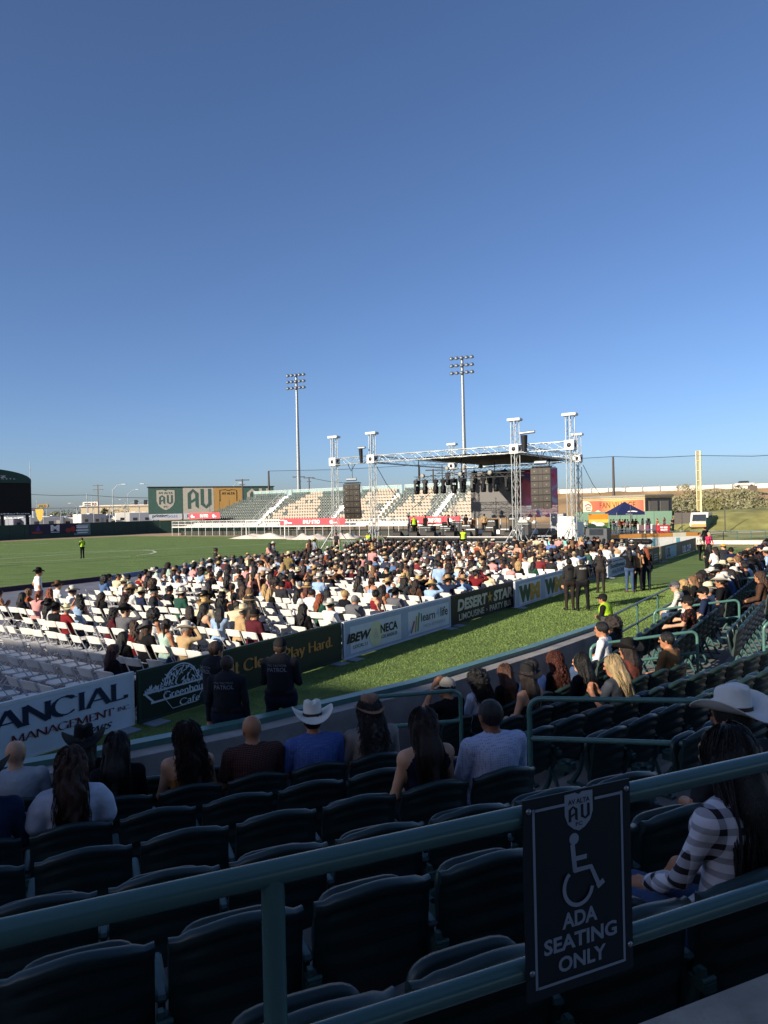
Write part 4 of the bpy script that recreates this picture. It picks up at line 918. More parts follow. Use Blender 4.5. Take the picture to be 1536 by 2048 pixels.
# deck, legs, skirt
dk_ = thing('stage_deck', 'dark raised stage deck behind the row of floor speakers', 'stage', T(55.3, 26.7), TH)
MB().box((0, 0, 1.19), (12.0, 12.0, .12), bev=.01).obj('deck_top', M_deck, dk_); MB().box((-5.97, 0, .56), (.04, 11.9, 1.12)).obj('front_skirt', M_skirt, dk_); MB().box((0, -5.97, .56), (11.8, .04, 1.12)).obj('side_skirt', M_skirt, dk_); MB().box((-5.99, 0, 1.28), (.06, 11.8, .05)).obj('edge_strip', M_white, dk_)
for i in range(6): MB().box((-4 + i * 1.7, -6.3, .1 + .2 * (5 - i) / 1.0 if False else .12 * (i + 1)), (.3, 1.0, .05)).obj('stair_tread', M_steel, dk_)
# riser at the back of the deck
rs_ = thing('drum_riser', 'low black riser carrying the drum kit and hand drums', 'riser', T(56.5, 24.6, 1.25), TH); MB().box((0, 0, .2), (2.8, 6.6, .4), bev=.01).obj('riser_top', M_deck, rs_); MB().box((-1.42, 0, .2), (.02, 6.5, .34)).obj('riser_skirt', M_white, rs_)
# video wall
def led_mat():
    m = bpy.data.materials.new('video_wall'); m.use_nodes = True; N = m.node_tree.nodes; L = m.node_tree.links; b = N['Principled BSDF']; b.inputs['Base Color'].default_value = (.11, .105, .10, 1); b.inputs['Roughness'].default_value = .6
    tc = N.new('ShaderNodeTexCoord'); sp = N.new('ShaderNodeSeparateXYZ'); L.new(tc.outputs['Object'], sp.inputs[0])
    nz = N.new('ShaderNodeTexNoise'); nz.inputs['Scale'].default_value = .55; nz.inputs['Detail'].default_value = 2; nz.inputs['Distortion'].default_value = 1.6; L.new(tc.outputs['Object'], nz.inputs[0])
    rp = N.new('ShaderNodeValToRGB'); e = rp.color_ramp.elements; e[0].position = .32; e[0].color = (.02, .03, .16, 1); e[1].position = .74; e[1].color = (.42, .55, .75, 1)
    for pos, c in ((.43, (.45, .02, .06, 1)), (.53, (.62, .08, .25, 1)), (.62, (.28, .12, .42, 1))): x = e.new(pos); x.color = c
    L.new(nz.outputs[0], rp.inputs[0])
    mr = N.new('ShaderNodeMapRange'); mr.inputs[1].default_value = 4.3; mr.inputs[2].default_value = 6.2; mr.inputs[3].default_value = 0; mr.inputs[4].default_value = 1; L.new(sp.outputs[0], mr.inputs[0])
    mu = N.new('ShaderNodeMath'); mu.operation = 'MULTIPLY'; mu.inputs[1].default_value = .11; L.new(mr.outputs[0], mu.inputs[0]); L.new(rp.outputs[0], b.inputs['Emission Color']); L.new(mu.outputs[0], b.inputs['Emission Strength'])
    return m
vw = thing('video_screen', 'large video wall at the back of the stage showing red and violet shapes', 'video screen', T(60.2, 29.9, 2.55), TH - math.pi / 2)
MB().box((4.2, .06, 2.15), (8.4, .12, 4.3)).obj('screen_casing', M_black, vw)
mbv = MB(); mbv.poly([(0, -.004, 0), (8.4, -.004, 0), (8.4, -.004, 4.3), (0, -.004, 4.3)]); mbv.obj('screen_face', led_mat(), vw)
for x in (.6, 2.9, 5.3, 7.8): MB().box((x, .16, -.65), (.08, .08, 1.3)).obj('support_leg', M_steel, vw)
# lighting trusses with moving heads
def light_bar(t, n0, n1, z, label):
    truss_mb(T(t, n0, z), T(t, n1, z), .32, .5, .022, .013).obj('lighting_truss', mat('dark_truss', '#4a4c4e', .45, metal=.4), label=label, cat='truss beam', group='lighting bars under the stage roof')
    for nn in (n0 + .6, (n0 + n1) / 2, n1 - .6): pass
light_bar(51.2, 20.9, 30.6, 6.05, 'front lighting bar hung low under the stage roof'); light_bar(58.2, 20.9, 32.4, 6.95, 'rear lighting bar above the video screen')
mb = MB(); mb.box((0, 0, -.12), (.34, .26, .16), bev=.03); mb.box((0, 0, -.01), (.08, .08, .1)); ME_mb = mb.mesh('fixture_base', M_fix)
mb = MB(); mb.box((-.19, 0, -.38), (.05, .14, .42), bev=.015); mb.box((.19, 0, -.38), (.05, .14, .42), bev=.015); mb.box((0, 0, -.22), (.40, .15, .05)); ME_my = mb.mesh('yoke', M_fix)
mb = MB(); mb.lathe([(0, -.78), (.12, -.77), (.145, -.70), (.15, -.45), (.12, -.36), (0, -.33)], 12); ME_mh = mb.mesh('lamp_head', M_fix); mb = MB(); mb.lathe([(0, -.785), (.10, -.783), (.11, -.77)], 12); ME_ml = mb.mesh('lens', M_lens)
def mover(t, n, z, label, sc_=1.55):
    o = thing('moving_head_light', label, 'stage light', T(t, n, z), TH + random.uniform(-.4, .4), 'moving-head lights hung under the stage roof'); o.scale = (sc_,) * 3
    mkobj('fixture_base', ME_mb, o); mkobj('yoke', ME_my, o); h_ = mkobj('lamp_head', ME_mh, o); mkobj('lens', ME_ml, h_)
for i, nn in enumerate((30.4, 29.6, 28.6, 27.9, 26.9, 26.1, 25.2, 24.3, 23.2, 22.2)): mover(51.2, nn, 5.95, 'black moving light, %s along the front bar from the pitch side' % ORD[i])
for i, nn in enumerate((31.2, 29.8, 28.5, 27.0, 25.5, 24.2, 22.9, 21.8)): mover(58.2, nn, 6.85, 'black moving light, %s along the rear bar from the pitch side' % ORD[i])
mb = MB(); mb.lathe([(0, .02), (.17, .02), (.18, 0), (.18, -.16), (.08, -.26), (0, -.27)], 14); mb.xform(Matrix.Rotation(math.pi / 2, 4, 'Y') @ Matrix.Rotation(math.pi, 4, 'Y')); ME_par = mb.mesh('par_can', mat('par_can_paint', '#8f8f88', .5))
for i, (t, nn, z) in enumerate(((57.8, 31.1, 7.2), (57.8, 29.4, 7.2), (57.8, 27.7, 7.2), (57.8, 24.2, 7.25), (50.9, 29.7, 6.25), (50.9, 26.2, 6.25), (50.9, 23.6, 6.25))):
    mkobj('wash_light', ME_par, None, T(t, nn, z), TH, label='round pale-faced wash light number %s from the pitch side on the %s bar' % (ORD[i % 4], 'rear' if i < 4 else 'front'), cat='stage light', group='wash lights on the lighting bars')
# line arrays
def cabinet_mesh(w=1.3, d=.62, h=.36):
    mb = MB(); v = [(-d * .5, -w / 2), (-d * .5, w / 2), (d * .5, w / 2 * .8), (d * .5, -w / 2 * .8)]; mb.prism(v, -h / 2, h / 2); return mb.mesh('speaker_cabinet', M_case)
ME_cab = cabinet_mesh(); mb = MB()
for y0, y1 in ((-.62, -.16), (-.13, .13), (.16, .62)): mb.box((-.318, (y0 + y1) / 2, 0), (.014, y1 - y0, .30))
ME_gri = mb.mesh('grille', M_grille); mb = MB()
for y in (-.39, .39): mb.box((-.33, y, 0), (.012, .08, .07))
ME_badge = mb.mesh('badge', mat('badge_grey', '#6d6658', .5))
def line_array(t, n, ztop, num, curve, yaw, label):
    o = thing('line_array', label, 'speaker array', T(t, n, ztop), TH + yaw); MB().box((.05, 0, .08), (.9, 1.25, .09), bev=.02).obj('fly_frame', M_fix, o); MB().tube([(0, -.35, .38), (0, .5, .38)], .13, 10).obj('chain_hoist', M_steel, o); MB().tube([(0, 0, .3), (0, 0, BZ - ztop - .2)], .02, 5).obj('hoist_chain', M_cable, o)
    MB().tube([(0, -.28, BZ - ztop - .28), (0, .1, BZ - ztop - .9), (0, .38, BZ - ztop - .28)], .035, 5).obj('sling', M_cable, o)
    x, z, a = 0., -.26, 0.; K = 1.28
    for i in range(num):
        c = mkobj('speaker_cabinet', ME_cab, o, (x, 0, z)); c.rotation_euler = (0, a, 0); c.scale = (K, 1.1, K); mkobj('grille', ME_gri, c); mkobj('badge', ME_badge, c); a -= curve * (i + 1) / num; x += math.sin(-a) * .37 * K; z -= math.cos(a) * .372 * K
line_array(48.3, 34.95, 5.75, 6, .10, .35, 'curved column of six black speakers hanging over the pitch side'); line_array(48.3, 18.35, 6.25, 6, .03, .1, 'straight column of six brown-black speakers hanging before the screen')
mb_ = thing('rolled_banner', 'dark rolled cloth and motor clamped high on a front tower, pitch side', 'rigging', T(48.2, 33.6, BZ + .1), TH); MB().tube([(-.3, .1, -.4), (-.35, .12, .75)], [.13, .17], 8).obj('cloth_roll', M_tarp, mb_); MB().tube([(-.3, -.3, .85), (-.3, .4, .85)], .1, 8).obj('motor', M_steel, mb_)
mb_ = thing('rolled_banner', 'dark rolled cloth and motor clamped high on a front tower by the speaker column', 'rigging', T(48.3, 19.4, BZ + .1), TH); MB().tube([(-.3, .1, -.35), (-.32, .1, .8)], [.2, .26], 8).obj('cloth_roll', M_tarp, mb_); MB().tube([(-.3, -.7, 1.0), (-.3, .4, .95)], .11, 8).obj('motor', M_steel, mb_)
for a, b, lb in ((T(48.9, 33, BZ - .4), T(51.5, 32.6, 4.6), 'black brace strap from the pitch-side front tower'), (T(62.3, 33, BZ - .4), T(57.0, 34.5, 3.5), 'black brace strap near the rear tower'), (T(62.8, 20, BZ - .6), at(1201, 990, 76), 'dark guy cable running down from the rear tower to the lawn')): MB().tube([a, a.lerp(b, .5) - Vector((0, 0, .25)), b], .026, 5).obj('guy_strap', M_cable, label=lb, cat='strap')
# floor speakers and monitors
def sub_mesh():
    mb = MB(); mb.box((0, 0, .46), (.95, 1.25, .92), bev=.02); return mb.mesh('speaker_body', M_case)
ME_sub = sub_mesh(); mb = MB(); mb.box((-.482, 0, .46), (.014, 1.12, .78)); ME_subg = mb.mesh('grille', M_grille); mb = MB()
for y in (-.5, .5): mb.tube([(-.50, y, .1), (-.50, y, .82)], .02, 5)
ME_subh = mb.mesh('guard_bar', M_fix)
for i, nn in enumerate((21.5, 22.9, 24.3, 25.7, 27.1, 28.5, 29.9, 31.4)):
    o = thing('floor_speaker', 'black floor speaker, %s from the building side, in front of the stage' % ORD[i], 'speaker', T(47.6 + .15 * (i % 2), nn), TH + random.uniform(-.05, .05), 'bass speakers along the stage front'); mkobj('speaker_body', ME_sub, o); mkobj('grille', ME_subg, o); mkobj('guard_bar', ME_subh, o)
mb = MB(); mb.prism([(-.3, 0), (.3, 0), (.3, .12), (-.08, .46), (-.3, .36)], -.38, .38); mb.xform(Matrix(((1, 0, 0, 0), (0, 0, 1, 0), (0, 1, 0, 0), (0, 0, 0, 1)))); ME_mon = mb.mesh('monitor_body', M_case); mb = MB(); mb.poly([(.27, -.33, .15), (.27, .33, .15), (-.06, .33, .44), (-.06, -.33, .44)]); mb.xform(Matrix.Translation((.012, 0, .012))); ME_mong = mb.mesh('grille', M_grille)
for i, nn in enumerate((21.6, 23.4, 25.2, 26.6, 28.4, 30.0, 31.6)):
    o = thing('stage_monitor', 'black wedge monitor, %s from the building side, on the stage lip' % ORD[i], 'speaker', T(50.0, nn, 1.25), TH, 'wedge monitors on the stage lip'); mkobj('monitor_body', ME_mon, o); mkobj('grille', ME_mong, o)
# instruments
M_wood = mat('conga_wood', '#b07a3c', .35, var=.2, scale=12, stretch=(6, 6, 1)); M_chrome = mat('chrome', '#b8bcc0', .2, metal=1.0); M_skin_d = mat('drum_skin', '#d8d0be', .6)
for i, nn in enumerate((28.1, 27.3)):
    o = thing('conga_drum', ('amber wooden conga on the pitch side of the pair' if i == 0 else 'amber wooden conga nearer the drum kit'), 'drum', T(55.4, nn, 1.65), 0, 'pair of congas'); MB().lathe([(.10, .12), (.16, .3), (.20, .6), (.19, .85), (.15, .98), (0, .985)], 16).obj('shell', M_wood, o); MB().lathe([(.158, .93), (.165, .99), (.15, 1.0)], 16).obj('hoop', M_chrome, o); MB().lathe([(.14, .0), (.12, .14)], 10).obj('stand', M_chrome, o)
o = thing('drum_kit', 'drum kit with pale bass drum and cymbals on the riser', 'drum kit', T(56.6, 23.0, 1.65), TH + math.pi)
m2 = MB(); m2.lathe([(0, -.22), (.36, -.22), (.38, -.2), (.38, .2), (.36, .22), (0, .22)], 20); m2.xform(Matrix.Translation((.3, 0, .4)) @ Matrix.Rotation(math.pi / 2, 4, 'Y')); m2.obj('bass_drum', M_skin_d, o)
for x, y, z, r in ((.1, -.35, .85, .18), (.1, .3, .85, .18), (-.35, .6, .55, .22), (-.2, -.65, .6, .18)): MB().lathe([(0, -.12), (r, -.12), (r, .12), (0, .12)], 14, (x, y, z)).obj('tom_drum', M_white, o)
for x, y, z in ((.35, .75, 1.25), (.3, -.8, 1.3), (-.4, -.95, 1.1)):
    MB().lathe([(0, .03), (.08, .01), (.26, -.015)], 18, (x, y, z)).obj('cymbal', mat('brass', '#a98d4c', .3, metal=.9), o); MB().tube([(x, y, 0), (x, y, z)], .015, 5).obj('cymbal_stand', M_chrome, o)
kb = thing('keyboard_rig', 'keyboard on a stand with a low black bench on stage', 'keyboard', T(54.2, 31.2, 1.25), TH); MB().box((0, 0, .95), (.4, 1.5, .1), bev=.02).obj('keyboard', M_fix, kb); MB().tube([(0, -.6, 0), (0, .6, .9)], .025, 5).obj('stand_leg', M_fix, kb); MB().tube([(0, .6, 0), (0, -.6, .9)], .025, 5).obj('stand_leg', M_fix, kb)
for i, (t, nn, sx, sy, sz, c) in enumerate(((52.5, 30.2, .6, 1.3, .8, '#1d1d1f'), (53.0, 28.6, .6, .9, .7, '#1d1d1f'), (57.5, 29.8, .8, 1.1, 1.1, '#26262a'), (53.5, 21.9, .7, 1.0, 1.0, '#1b1b1e'), (60, 21.4, .8, 1.2, 1.6, '#8c8f92'), (50.5, 17.6, .7, 1.0, 1.1, '#202024'), (50.8, 15.9, .8, 1.2, 1.3, '#2a2c2c'), (48.8, 13.4, .9, 1.4, 1.2, '#1d1e20'))):
    o = thing('equipment_case', 'dark flight case or amplifier on the stage side, %s counted from the pitch' % ORD[i], 'equipment case', T(t, nn, 1.25 if nn > 20.8 else .0), TH, 'flight cases around the stage'); MB().box((0, 0, sz / 2), (sx, sy, sz), bev=.02).obj('case_body', mat('case_%d' % i, c, .5), o); MB().box((0, 0, sz - .12), (sx + .02, sy + .02, .03)).obj('edge_trim', M_steel, o); MB().box((-sx / 2 - .01, 0, sz * .6), (.02, .14, .05)).obj('handle', M_steel, o)
gn = thing('lift_machine', 'white boxy lift machine with ramp rails behind the drum kit', 'machine', T(57.0, 19.3), TH); MB().box((0, 0, 1.35), (2.2, 1.5, 1.6), bev=.05).obj('machine_body', M_white, gn); MB().box((-.6, 0, 2.4), (.9, 1.3, .5), bev=.04).obj('cab_top', M_white, gn); MB().box((0, 0, .35), (2.4, 1.4, .4)).obj('chassis', M_fix, gn)
for x in (-.8, .8):
    for y in (-.75, .75): m2 = MB(); m2.lathe([(0, -.12), (.32, -.12), (.36, -.08), (.36, .08), (.32, .12), (0, .12)], 14); m2.xform(Matrix.Translation((x, y, .36)) @ Matrix.Rotation(math.pi / 2, 4, 'X')); m2.obj('wheel', M_black, gn)
st = thing('stage_stairs', 'metal stairs with sloping handrails up to the stage end', 'stairs', T(51.5, 20.0), TH)
for i in range(6): MB().box((.0 + .3 * i, 0, .2 * (i + 1)), (.3, 1.1, .05)).obj('stair_tread', M_steel, st)
for y in (-.55, .55): MB().tube([(-.3, y, 1.0), (1.7, y, 2.2)], .03, 5).obj('handrail', M_steel, st)
# crew mixing position on the building side
mt = thing('mixing_desk', 'sound desk on a white table with the stage crew behind', 'mixing desk', T(44.2, 12.6), TH); MB().box((0, 0, .78), (.9, 2.6, .06)).obj('table_top', M_white, mt); MB().box((.05, .2, .92), (.7, 1.6, .2), bev=.03).obj('console', mat('console', '#8d9092', .5), mt)
for x in (-.4, .4):
    for y in (-1.2, 1.2): MB().box((x, y, .38), (.05, .05, .76)).obj('table_leg', M_steel, mt)
rk = thing('equipment_rack', 'grey rack of monitors under a black cover by the crew', 'equipment rack', T(46.5, 13.9), TH); MB().box((0, 0, 1.0), (.9, 1.4, 2.0), bev=.02).obj('rack_body', mat('rack_grey', '#3b3d40', .5), rk); MB().box((-.46, 0, 1.75), (.02, .9, .4)).obj('rack_screen', M_lens, rk)
bf = thing('covered_stand', 'bundle of black cloth on a tall thin folding frame', 'stand', T(46.2, 9.2 + 2.0), TH); MB().box((0, 0, 1.15), (.5, 1.5, .35), bev=.14).obj('cloth_bundle', M_tarp, bf)
for y in (-.7, -.35, 0, .35, .7): MB().tube([(0, y, 0), (0, y, 1.1)], .018, 4).obj('frame_leg', M_cable, bf)

for i, (t_, n_, sx, sy, sz) in enumerate(((52.0, 25.8, .5, 1.0, .6), (52.6, 24.4, .5, .8, .75), (53.4, 26.9, .5, .9, .9), (54.8, 29.6, .6, 1.2, .8), (52.2, 22.9, .5, .9, .6), (58.5, 27.2, .7, 1.4, 1.2), (58.8, 24.9, .7, 1.0, 1.4), (58.8, 31.4, .7, 1.4, 1.0), (53.0, 32.0, .5, .7, 1.1))):
    o = thing('guitar_amplifier', 'black amplifier cabinet on the stage deck, %s counted along the clutter' % ORD[i], 'amplifier', T(t_, n_, 1.25), TH, 'amplifiers on the stage'); MB().box((0, 0, sz / 2), (sx, sy, sz), bev=.03).obj('cabinet_body', M_case, o); MB().box((-sx / 2 - .008, 0, sz * .42), (.014, sy - .14, sz * .66)).obj('grille', M_grille, o); MB().box((-sx / 2 - .006, 0, sz * .87), (.012, sy - .2, .08)).obj('control_panel', M_steel, o)
for i, (t_, n_) in enumerate(((50.6, 24.8), (50.5, 27.6), (51.0, 29.4), (51.2, 22.4), (54.9, 28.4), (56.2, 22.0))):
    o = thing('microphone_stand', 'black boom microphone stand on stage, %s from the building side of its line' % ORD[i], 'microphone stand', T(t_, n_, 1.25), i, 'microphone stands on the stage'); MB().tube([(0, 0, 0), (0, 0, 1.45)], .022, 5).obj('pole', M_cable, o); MB().tube([(-.2, 0, 1.35), (.45, 0, 1.75)], .018, 5).obj('boom', M_cable, o); MB().lathe([(0, 0), (.16, 0), (.16, .03), (0, .04)], 10).obj('base', M_cable, o); MB().tube([(.45, 0, 1.75), (.56, 0, 1.8)], .03, 6).obj('microphone', M_grille, o)
for i in range(9):
    nn = 18.6 + i * 2.2; o = thing('crowd_barricade', 'low steel barricade before the stage, %s section from the building side' % ORD[i], 'barricade', T(46.4, nn), TH + math.pi / 2, 'barricade sections before the stage')
    for z in (.12, 1.05): MB().tube([(-1.05, 0, z), (1.05, 0, z)], .025, 5).obj('barricade_rail', M_steel, o)
    for k in range(9): MB().tube([(-1.0 + k * .25, 0, .12), (-1.0 + k * .25, 0, 1.05)], .012, 4).obj('barricade_bar', M_steel, o)
for i, (n0_, n1_, zz) in enumerate(((22, 30, .35), (24, 31, .5), (21.5, 26, .3))): MB().tube([T(58.0, n0_ + (n1_ - n0_) * u, 6.8 - zz * math.sin(u * math.pi)) for u in np.linspace(0, 1, 9)], .03, 4).obj('hanging_cable', M_cable, label='black cable loop drooping below the rear lighting bar, %s loop' % ORD[i], cat='cable')
for i, (t_, n_) in enumerate(((51.2, 30.2), (51.2, 26.2), (51.2, 21.6), (58.2, 31.8), (58.2, 26.5), (58.2, 21.4))): MB().tube([T(t_, n_, 6.1), T(t_, n_, 7.6)], .035, 4).obj('motor_chain', M_cable, label='dark chain holding a lighting bar, %s chain' % ORD[i], cat='chain')
# ================================================================== FAR SIDE OF THE GROUND
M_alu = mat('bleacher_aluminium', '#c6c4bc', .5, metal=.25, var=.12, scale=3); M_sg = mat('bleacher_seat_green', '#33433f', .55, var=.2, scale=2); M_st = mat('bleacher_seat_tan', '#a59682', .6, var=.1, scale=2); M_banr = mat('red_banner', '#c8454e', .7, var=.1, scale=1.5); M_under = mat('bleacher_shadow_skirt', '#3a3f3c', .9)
M_clear = mat('clear_panel', '#a9c4bd', .3, transl=.55)
# bleachers: local x runs along the rows (to the right seen from the pitch), local y goes up the slope
def bleacher_seat(mb, x, y, z, mi):
    w = .40; mb.poly([(x, y, z), (x + w, y, z), (x + w, y - .36, z + .02), (x, y - .36, z + .02)][::-1], mi); mb.poly([(x, y, z), (x + w, y, z), (x + w, y + .09, z + .40), (x, y + .09, z + .40)], mi); mb.poly([(x, y + .14, z + .38), (x, y + .05, z), (x + w, y + .05, z), (x + w, y + .14, z + .38)], mi); mb.poly([(x, y + .09, z + .40), (x + w, y + .09, z + .40), (x + w, y + .14, z + .38), (x, y + .14, z + .38)], mi)
def bleacher(label, n0, n1, t, rows, z0, aisles, seed, pattern_fn, toprail=True, startrow=lambda x: 0, endrow=lambda x, r: r):
    o = thing('bleacher_stand', label, 'grandstand', T(t, n0), TH - math.pi / 2); L_ = n0 - n1; rs = random.Random(seed); mg = MB(); mt_ = MB(); fr = MB(); tread, rise = .76, .46
    for r in range(rows):
        y, z = 1.8 + r * tread, z0 + r * rise; seg0 = startrow(r)
        fr.box(((seg0 + L_) / 2, y - .1, z - .04), (L_ - seg0, tread - .1, .06)); fr.box(((seg0 + L_) / 2, y - .5, z - .24), (L_ - seg0, .03, .34))
        x = seg0 + .3
        while x < L_ - .6:
            if not any(a - .1 - .55 * 0 < x - (-.9 * (r - 4)) * 0 < a + 1.2 for a in aisles): (bleacher_seat(mg, x, y, z + .40, 0) if not pattern_fn(x, r, rs) else bleacher_seat(mt_, x, y, z + .40, 0))
            x += .50
    q = mg.obj('green_seats', M_sg, o); q['kind'] = 'stuff'
    if mt_.v: q = mt_.obj('tan_seats', M_st, o); q['kind'] = 'stuff'
    q = fr.obj('row_decking', M_alu, o)
    # aisles with steps and rails
    for a in aisles:
        m2 = MB()
        for r in range(rows * 2): m2.box((a + .55, 1.3 + r * tread / 2, z0 + r * rise / 2 - .02), (1.0, .42, .05)); m2.box((a + .55, 1.1 + r * tread / 2, z0 + r * rise / 2 - .13), (1.0, .03, .20))
        for dx in (0, 1.1):
            m2.tube([(a + dx, 1.2, z0 + .95), (a + dx, 1.2 + rows * tread, z0 + rows * rise + .95)], .035, 4)
            for r in range(0, rows + 1, 2): m2.tube([(a + dx, 1.2 + r * tread, z0 + r * rise), (a + dx, 1.2 + r * tread, z0 + r * rise + .95)], .03, 4)
        m2.obj('aisle_stairs', M_white, o)
    # front walkway with balustrade, supports
    m2 = MB(); m2.box((L_ / 2, .5, z0 - .35), (L_, 1.9, .12)); m2.obj('front_walkway', M_alu, o)
    m2 = MB()
    for zz in (z0 + .65, z0 + .1, z0 - .25): m2.tube([(0, -.4, zz), (L_, -.4, zz)], .035, 4)
    for x in np.arange(0, L_ + .1, 1.6): m2.tube([(x, -.4, 0), (x, -.4, z0 + .65)], .04, 4)
    for x in np.arange(.2, L_, .22): m2.tube([(x, -.4, z0 - .25), (x, -.4, z0 + .62)], .013, 3, cap=False)
    m2.obj('front_balustrade', M_white, o)
    if toprail:
        yt, zt = 1.8 + rows * tread - .3, z0 + (rows - 1) * rise; m2 = MB()
        for zz in (zt + 1.25, zt + .5): m2.tube([(startrow(rows - 1), yt, zz), (L_, yt, zz)], .035, 4)
        for x in np.arange(startrow(rows - 1), L_ + .1, 1.7): m2.tube([(x, yt, zt - .3), (x, yt, zt + 1.25)], .035, 4)
        m2.obj('back_railing', M_white, o); m2 = MB(); m2.box((L_ / 2 + startrow(rows - 1) / 2, yt + .05, zt + .62), (L_ - startrow(rows - 1), .02, 1.2)); m2.obj('back_mesh', M_clear, o)
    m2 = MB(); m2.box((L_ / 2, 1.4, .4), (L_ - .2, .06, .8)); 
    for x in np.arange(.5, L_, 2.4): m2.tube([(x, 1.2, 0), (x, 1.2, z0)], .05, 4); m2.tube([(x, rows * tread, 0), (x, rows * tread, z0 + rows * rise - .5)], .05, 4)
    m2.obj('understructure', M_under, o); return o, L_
def tanpat(cx): return lambda x, r, rs: any(abs(x - c) < w + .8 * (9 - r) * k and rs.random() > .07 for c, w, k in cx)
b1, L1_ = bleacher('far bleacher block with green and tan seats behind the pitch, left of the stage', 95, 55.5, 80, 10, 1.75, (17.0, 31.0), 1, tanpat(((23.5, 1.2, .62), (36.5, 2.2, .25))), startrow=lambda r: max(0, (r - 1) * .9 + 2.5))
b2, L2_ = bleacher('far bleacher block with tan seats seen through the stage towers', 55, 40.5, 80, 10, 1.75, (8.0,), 2, tanpat(((4.2, 1.4, .25), (13.5, 1.7, .35))), startrow=lambda r: 0)
def hang(parent, x, w, z, h, txt=None, y=-.46, m=None, name='banner'):
    mb = MB(); mb.box((x + w / 2, y, z + h / 2), (w, .03, h)); p = mb.obj(name, m or M_banr, parent)
    if txt:
        sh_ = [words(txt, x + w * .37, z + h * .22, w * .26, h * .56, .03)]; q = print2d(p, sh_, M_white, -y + .018, 'lettering'); print2d(p, [ngon(arc(x + w * .1, z + h * .45, h * .3, h * .3, 0, 340, 8)), rect(x + w * .13, z + h * .25, w * .06, h * .2), ngon(arc(x + w * .8, z + h * .45, h * .3, h * .3, 0, 340, 8)), rect(x + w * .83, z + h * .25, w * .06, h * .2)], M_white, -y + .018, 'emblem')
hang(b1, 24.0, 12.0, 1.55, 1.0, 'ENLF STRD'); hang(b1, 3.5, 7.2, 2.75, .95, 'ENLF STRD', y=.2); hang(b2, 6.5, 7.5, 1.55, 1.0, 'ENLF STRD')
# tarpaulin heaps on the track
M_tarpw = mat('white_tarpaulin', '#c9bdb0', .8, var=.15, scale=3)
for i, (px, py, w) in enumerate(((528, 1077, 5.5), (690, 1077, 2.2), (620, 1078.5, 3.0))):
    p = gnd(px, py); mb = MB(); rs = np.random.RandomState(i); ph = rs.rand(4) * 6
    mb.grid(lambda u, v: ((u - .5) * w * 2, (v - .5) * 2.2, max(0, math.sin(u * math.pi) ** .6 * math.sin(v * math.pi) ** .7 * (.6 + .16 * math.sin(u * 17 + ph[0]) + .13 * math.sin(v * 9 + u * 11 + ph[1])))), 26, 10); mb.obj('tarpaulin_heap', M_tarpw, None, p, -TH / 2, label='crumpled pale tarpaulin on the track, %s heap from the goal' % ORD[i], cat='tarpaulin')
# soccer goal frame lying before the bleacher
g0 = thing('goal_frame', 'white goal frame standing on the track before the bleacher', 'goal', (0, 0, 0)); p, q = gnd(493, 1076.5), gnd(570, 1077.5)
for a in (p, q): MB().tube([a, a + Vector((0, 0, 2.44))], .07, 6).obj('goal_post', M_white, g0)
MB().tube([p + Vector((0, 0, 2.44)), q + Vector((0, 0, 2.44))], .07, 6).obj('crossbar', M_white, g0); MB().tube([p, q], .05, 6).obj('ground_bar', M_white, g0)
# ------------------------------------------------------------------ outfield wall, banners, billboard, scoreboard
M_wallg = mat('outfield_wall_green', '#1d3a33', .6, var=.12, scale=.6)
def wall_run(name, label, pts, h, m, th=.2, cap=None):
    o = thing(name, label, 'wall', (0, 0, 0)); n = 0
    for a, b in zip(pts[:-1], pts[1:]):
        d = b - a; L_ = d.length; k = max(1, round(L_ / 2.45)); a_ = math.atan2(d.y, d.x)
        for i in range(k): c = a.lerp(b, (i + .5) / k); MB().box((c.x, c.y, h / 2), (L_ / k - .025, th, h), a_, bev=.02).obj('wall_panel', m, o)
    return o
W0, W1, W2, W3 = Vector((-84, 78, 0)), Vector((-61.5, 112, 0)), Vector((-45.5, 136, 0)), Vector((-10, 152, 0))
wall_run('outfield_wall', 'dark green padded outfield wall below the scoreboard', [W0, W1, W2, W3], 2.45, M_wallg)
def on_wall(px, z0, w, h, name, label, m, cat='banner'):
    # banner on the W1-W2 face
    d = (W2 - W1).normalized(); s0, s1 = -20., 35.
    for _ in range(50):
        s_ = (s0 + s1) / 2
        if proj(W1 + d * s_ + Vector((0, 0, z0)))[0] < px: s0 = s_
        else: s1 = s_
    p = W1 + d * s0 + Vector((d.y, -d.x, 0)) * .14; o = thing(name, label, cat, (p.x, p.y, z0), math.atan2(d.y, d.x)); MB().box((w / 2, 0, h / 2), (w, .04, h)).obj('banner_cloth', m, o); return o
o = on_wall(59, .75, 8.6, 1.7, 'wall_banner', 'dark violet banner on the outfield wall with a white letter M', flat('violet', '#1a1638'))
print2d(o, [words('M', 3.6, .45, 1.6, 1.05, .05), rect(3.6, .22, 1.6, .1)], P_white, .03); print2d(o, [ngon(arc(1.2, .3, 1.0, .22, 0, 340, 10)), ngon(arc(6.8, .5, .5, .4, 0, 340, 9)), ngon(arc(7.7, .7, .5, .5, 0, 340, 9))], flat('rust', '#8a3020'), .03, 'emblem'); print2d(o, [ngon([(1.0, .6), (1.8, .6), (1.4, 1.5)])], flat('lilac', '#4a3a8c'), .03, 'emblem')
o = on_wall(147, .35, 3.2, 2.05, 'wall_banner', 'narrow grey-green notice panel on the outfield wall', flat('notice', '#5d7a7a')); print2d(o, [rect(.4, 1.6, 2.4, .12), rect(.5, 1.2, 2.2, .3), rect(.4, .7, 2.4, .25), rect(.6, .3, 2, .2)], P_white, .03, 'small_print')
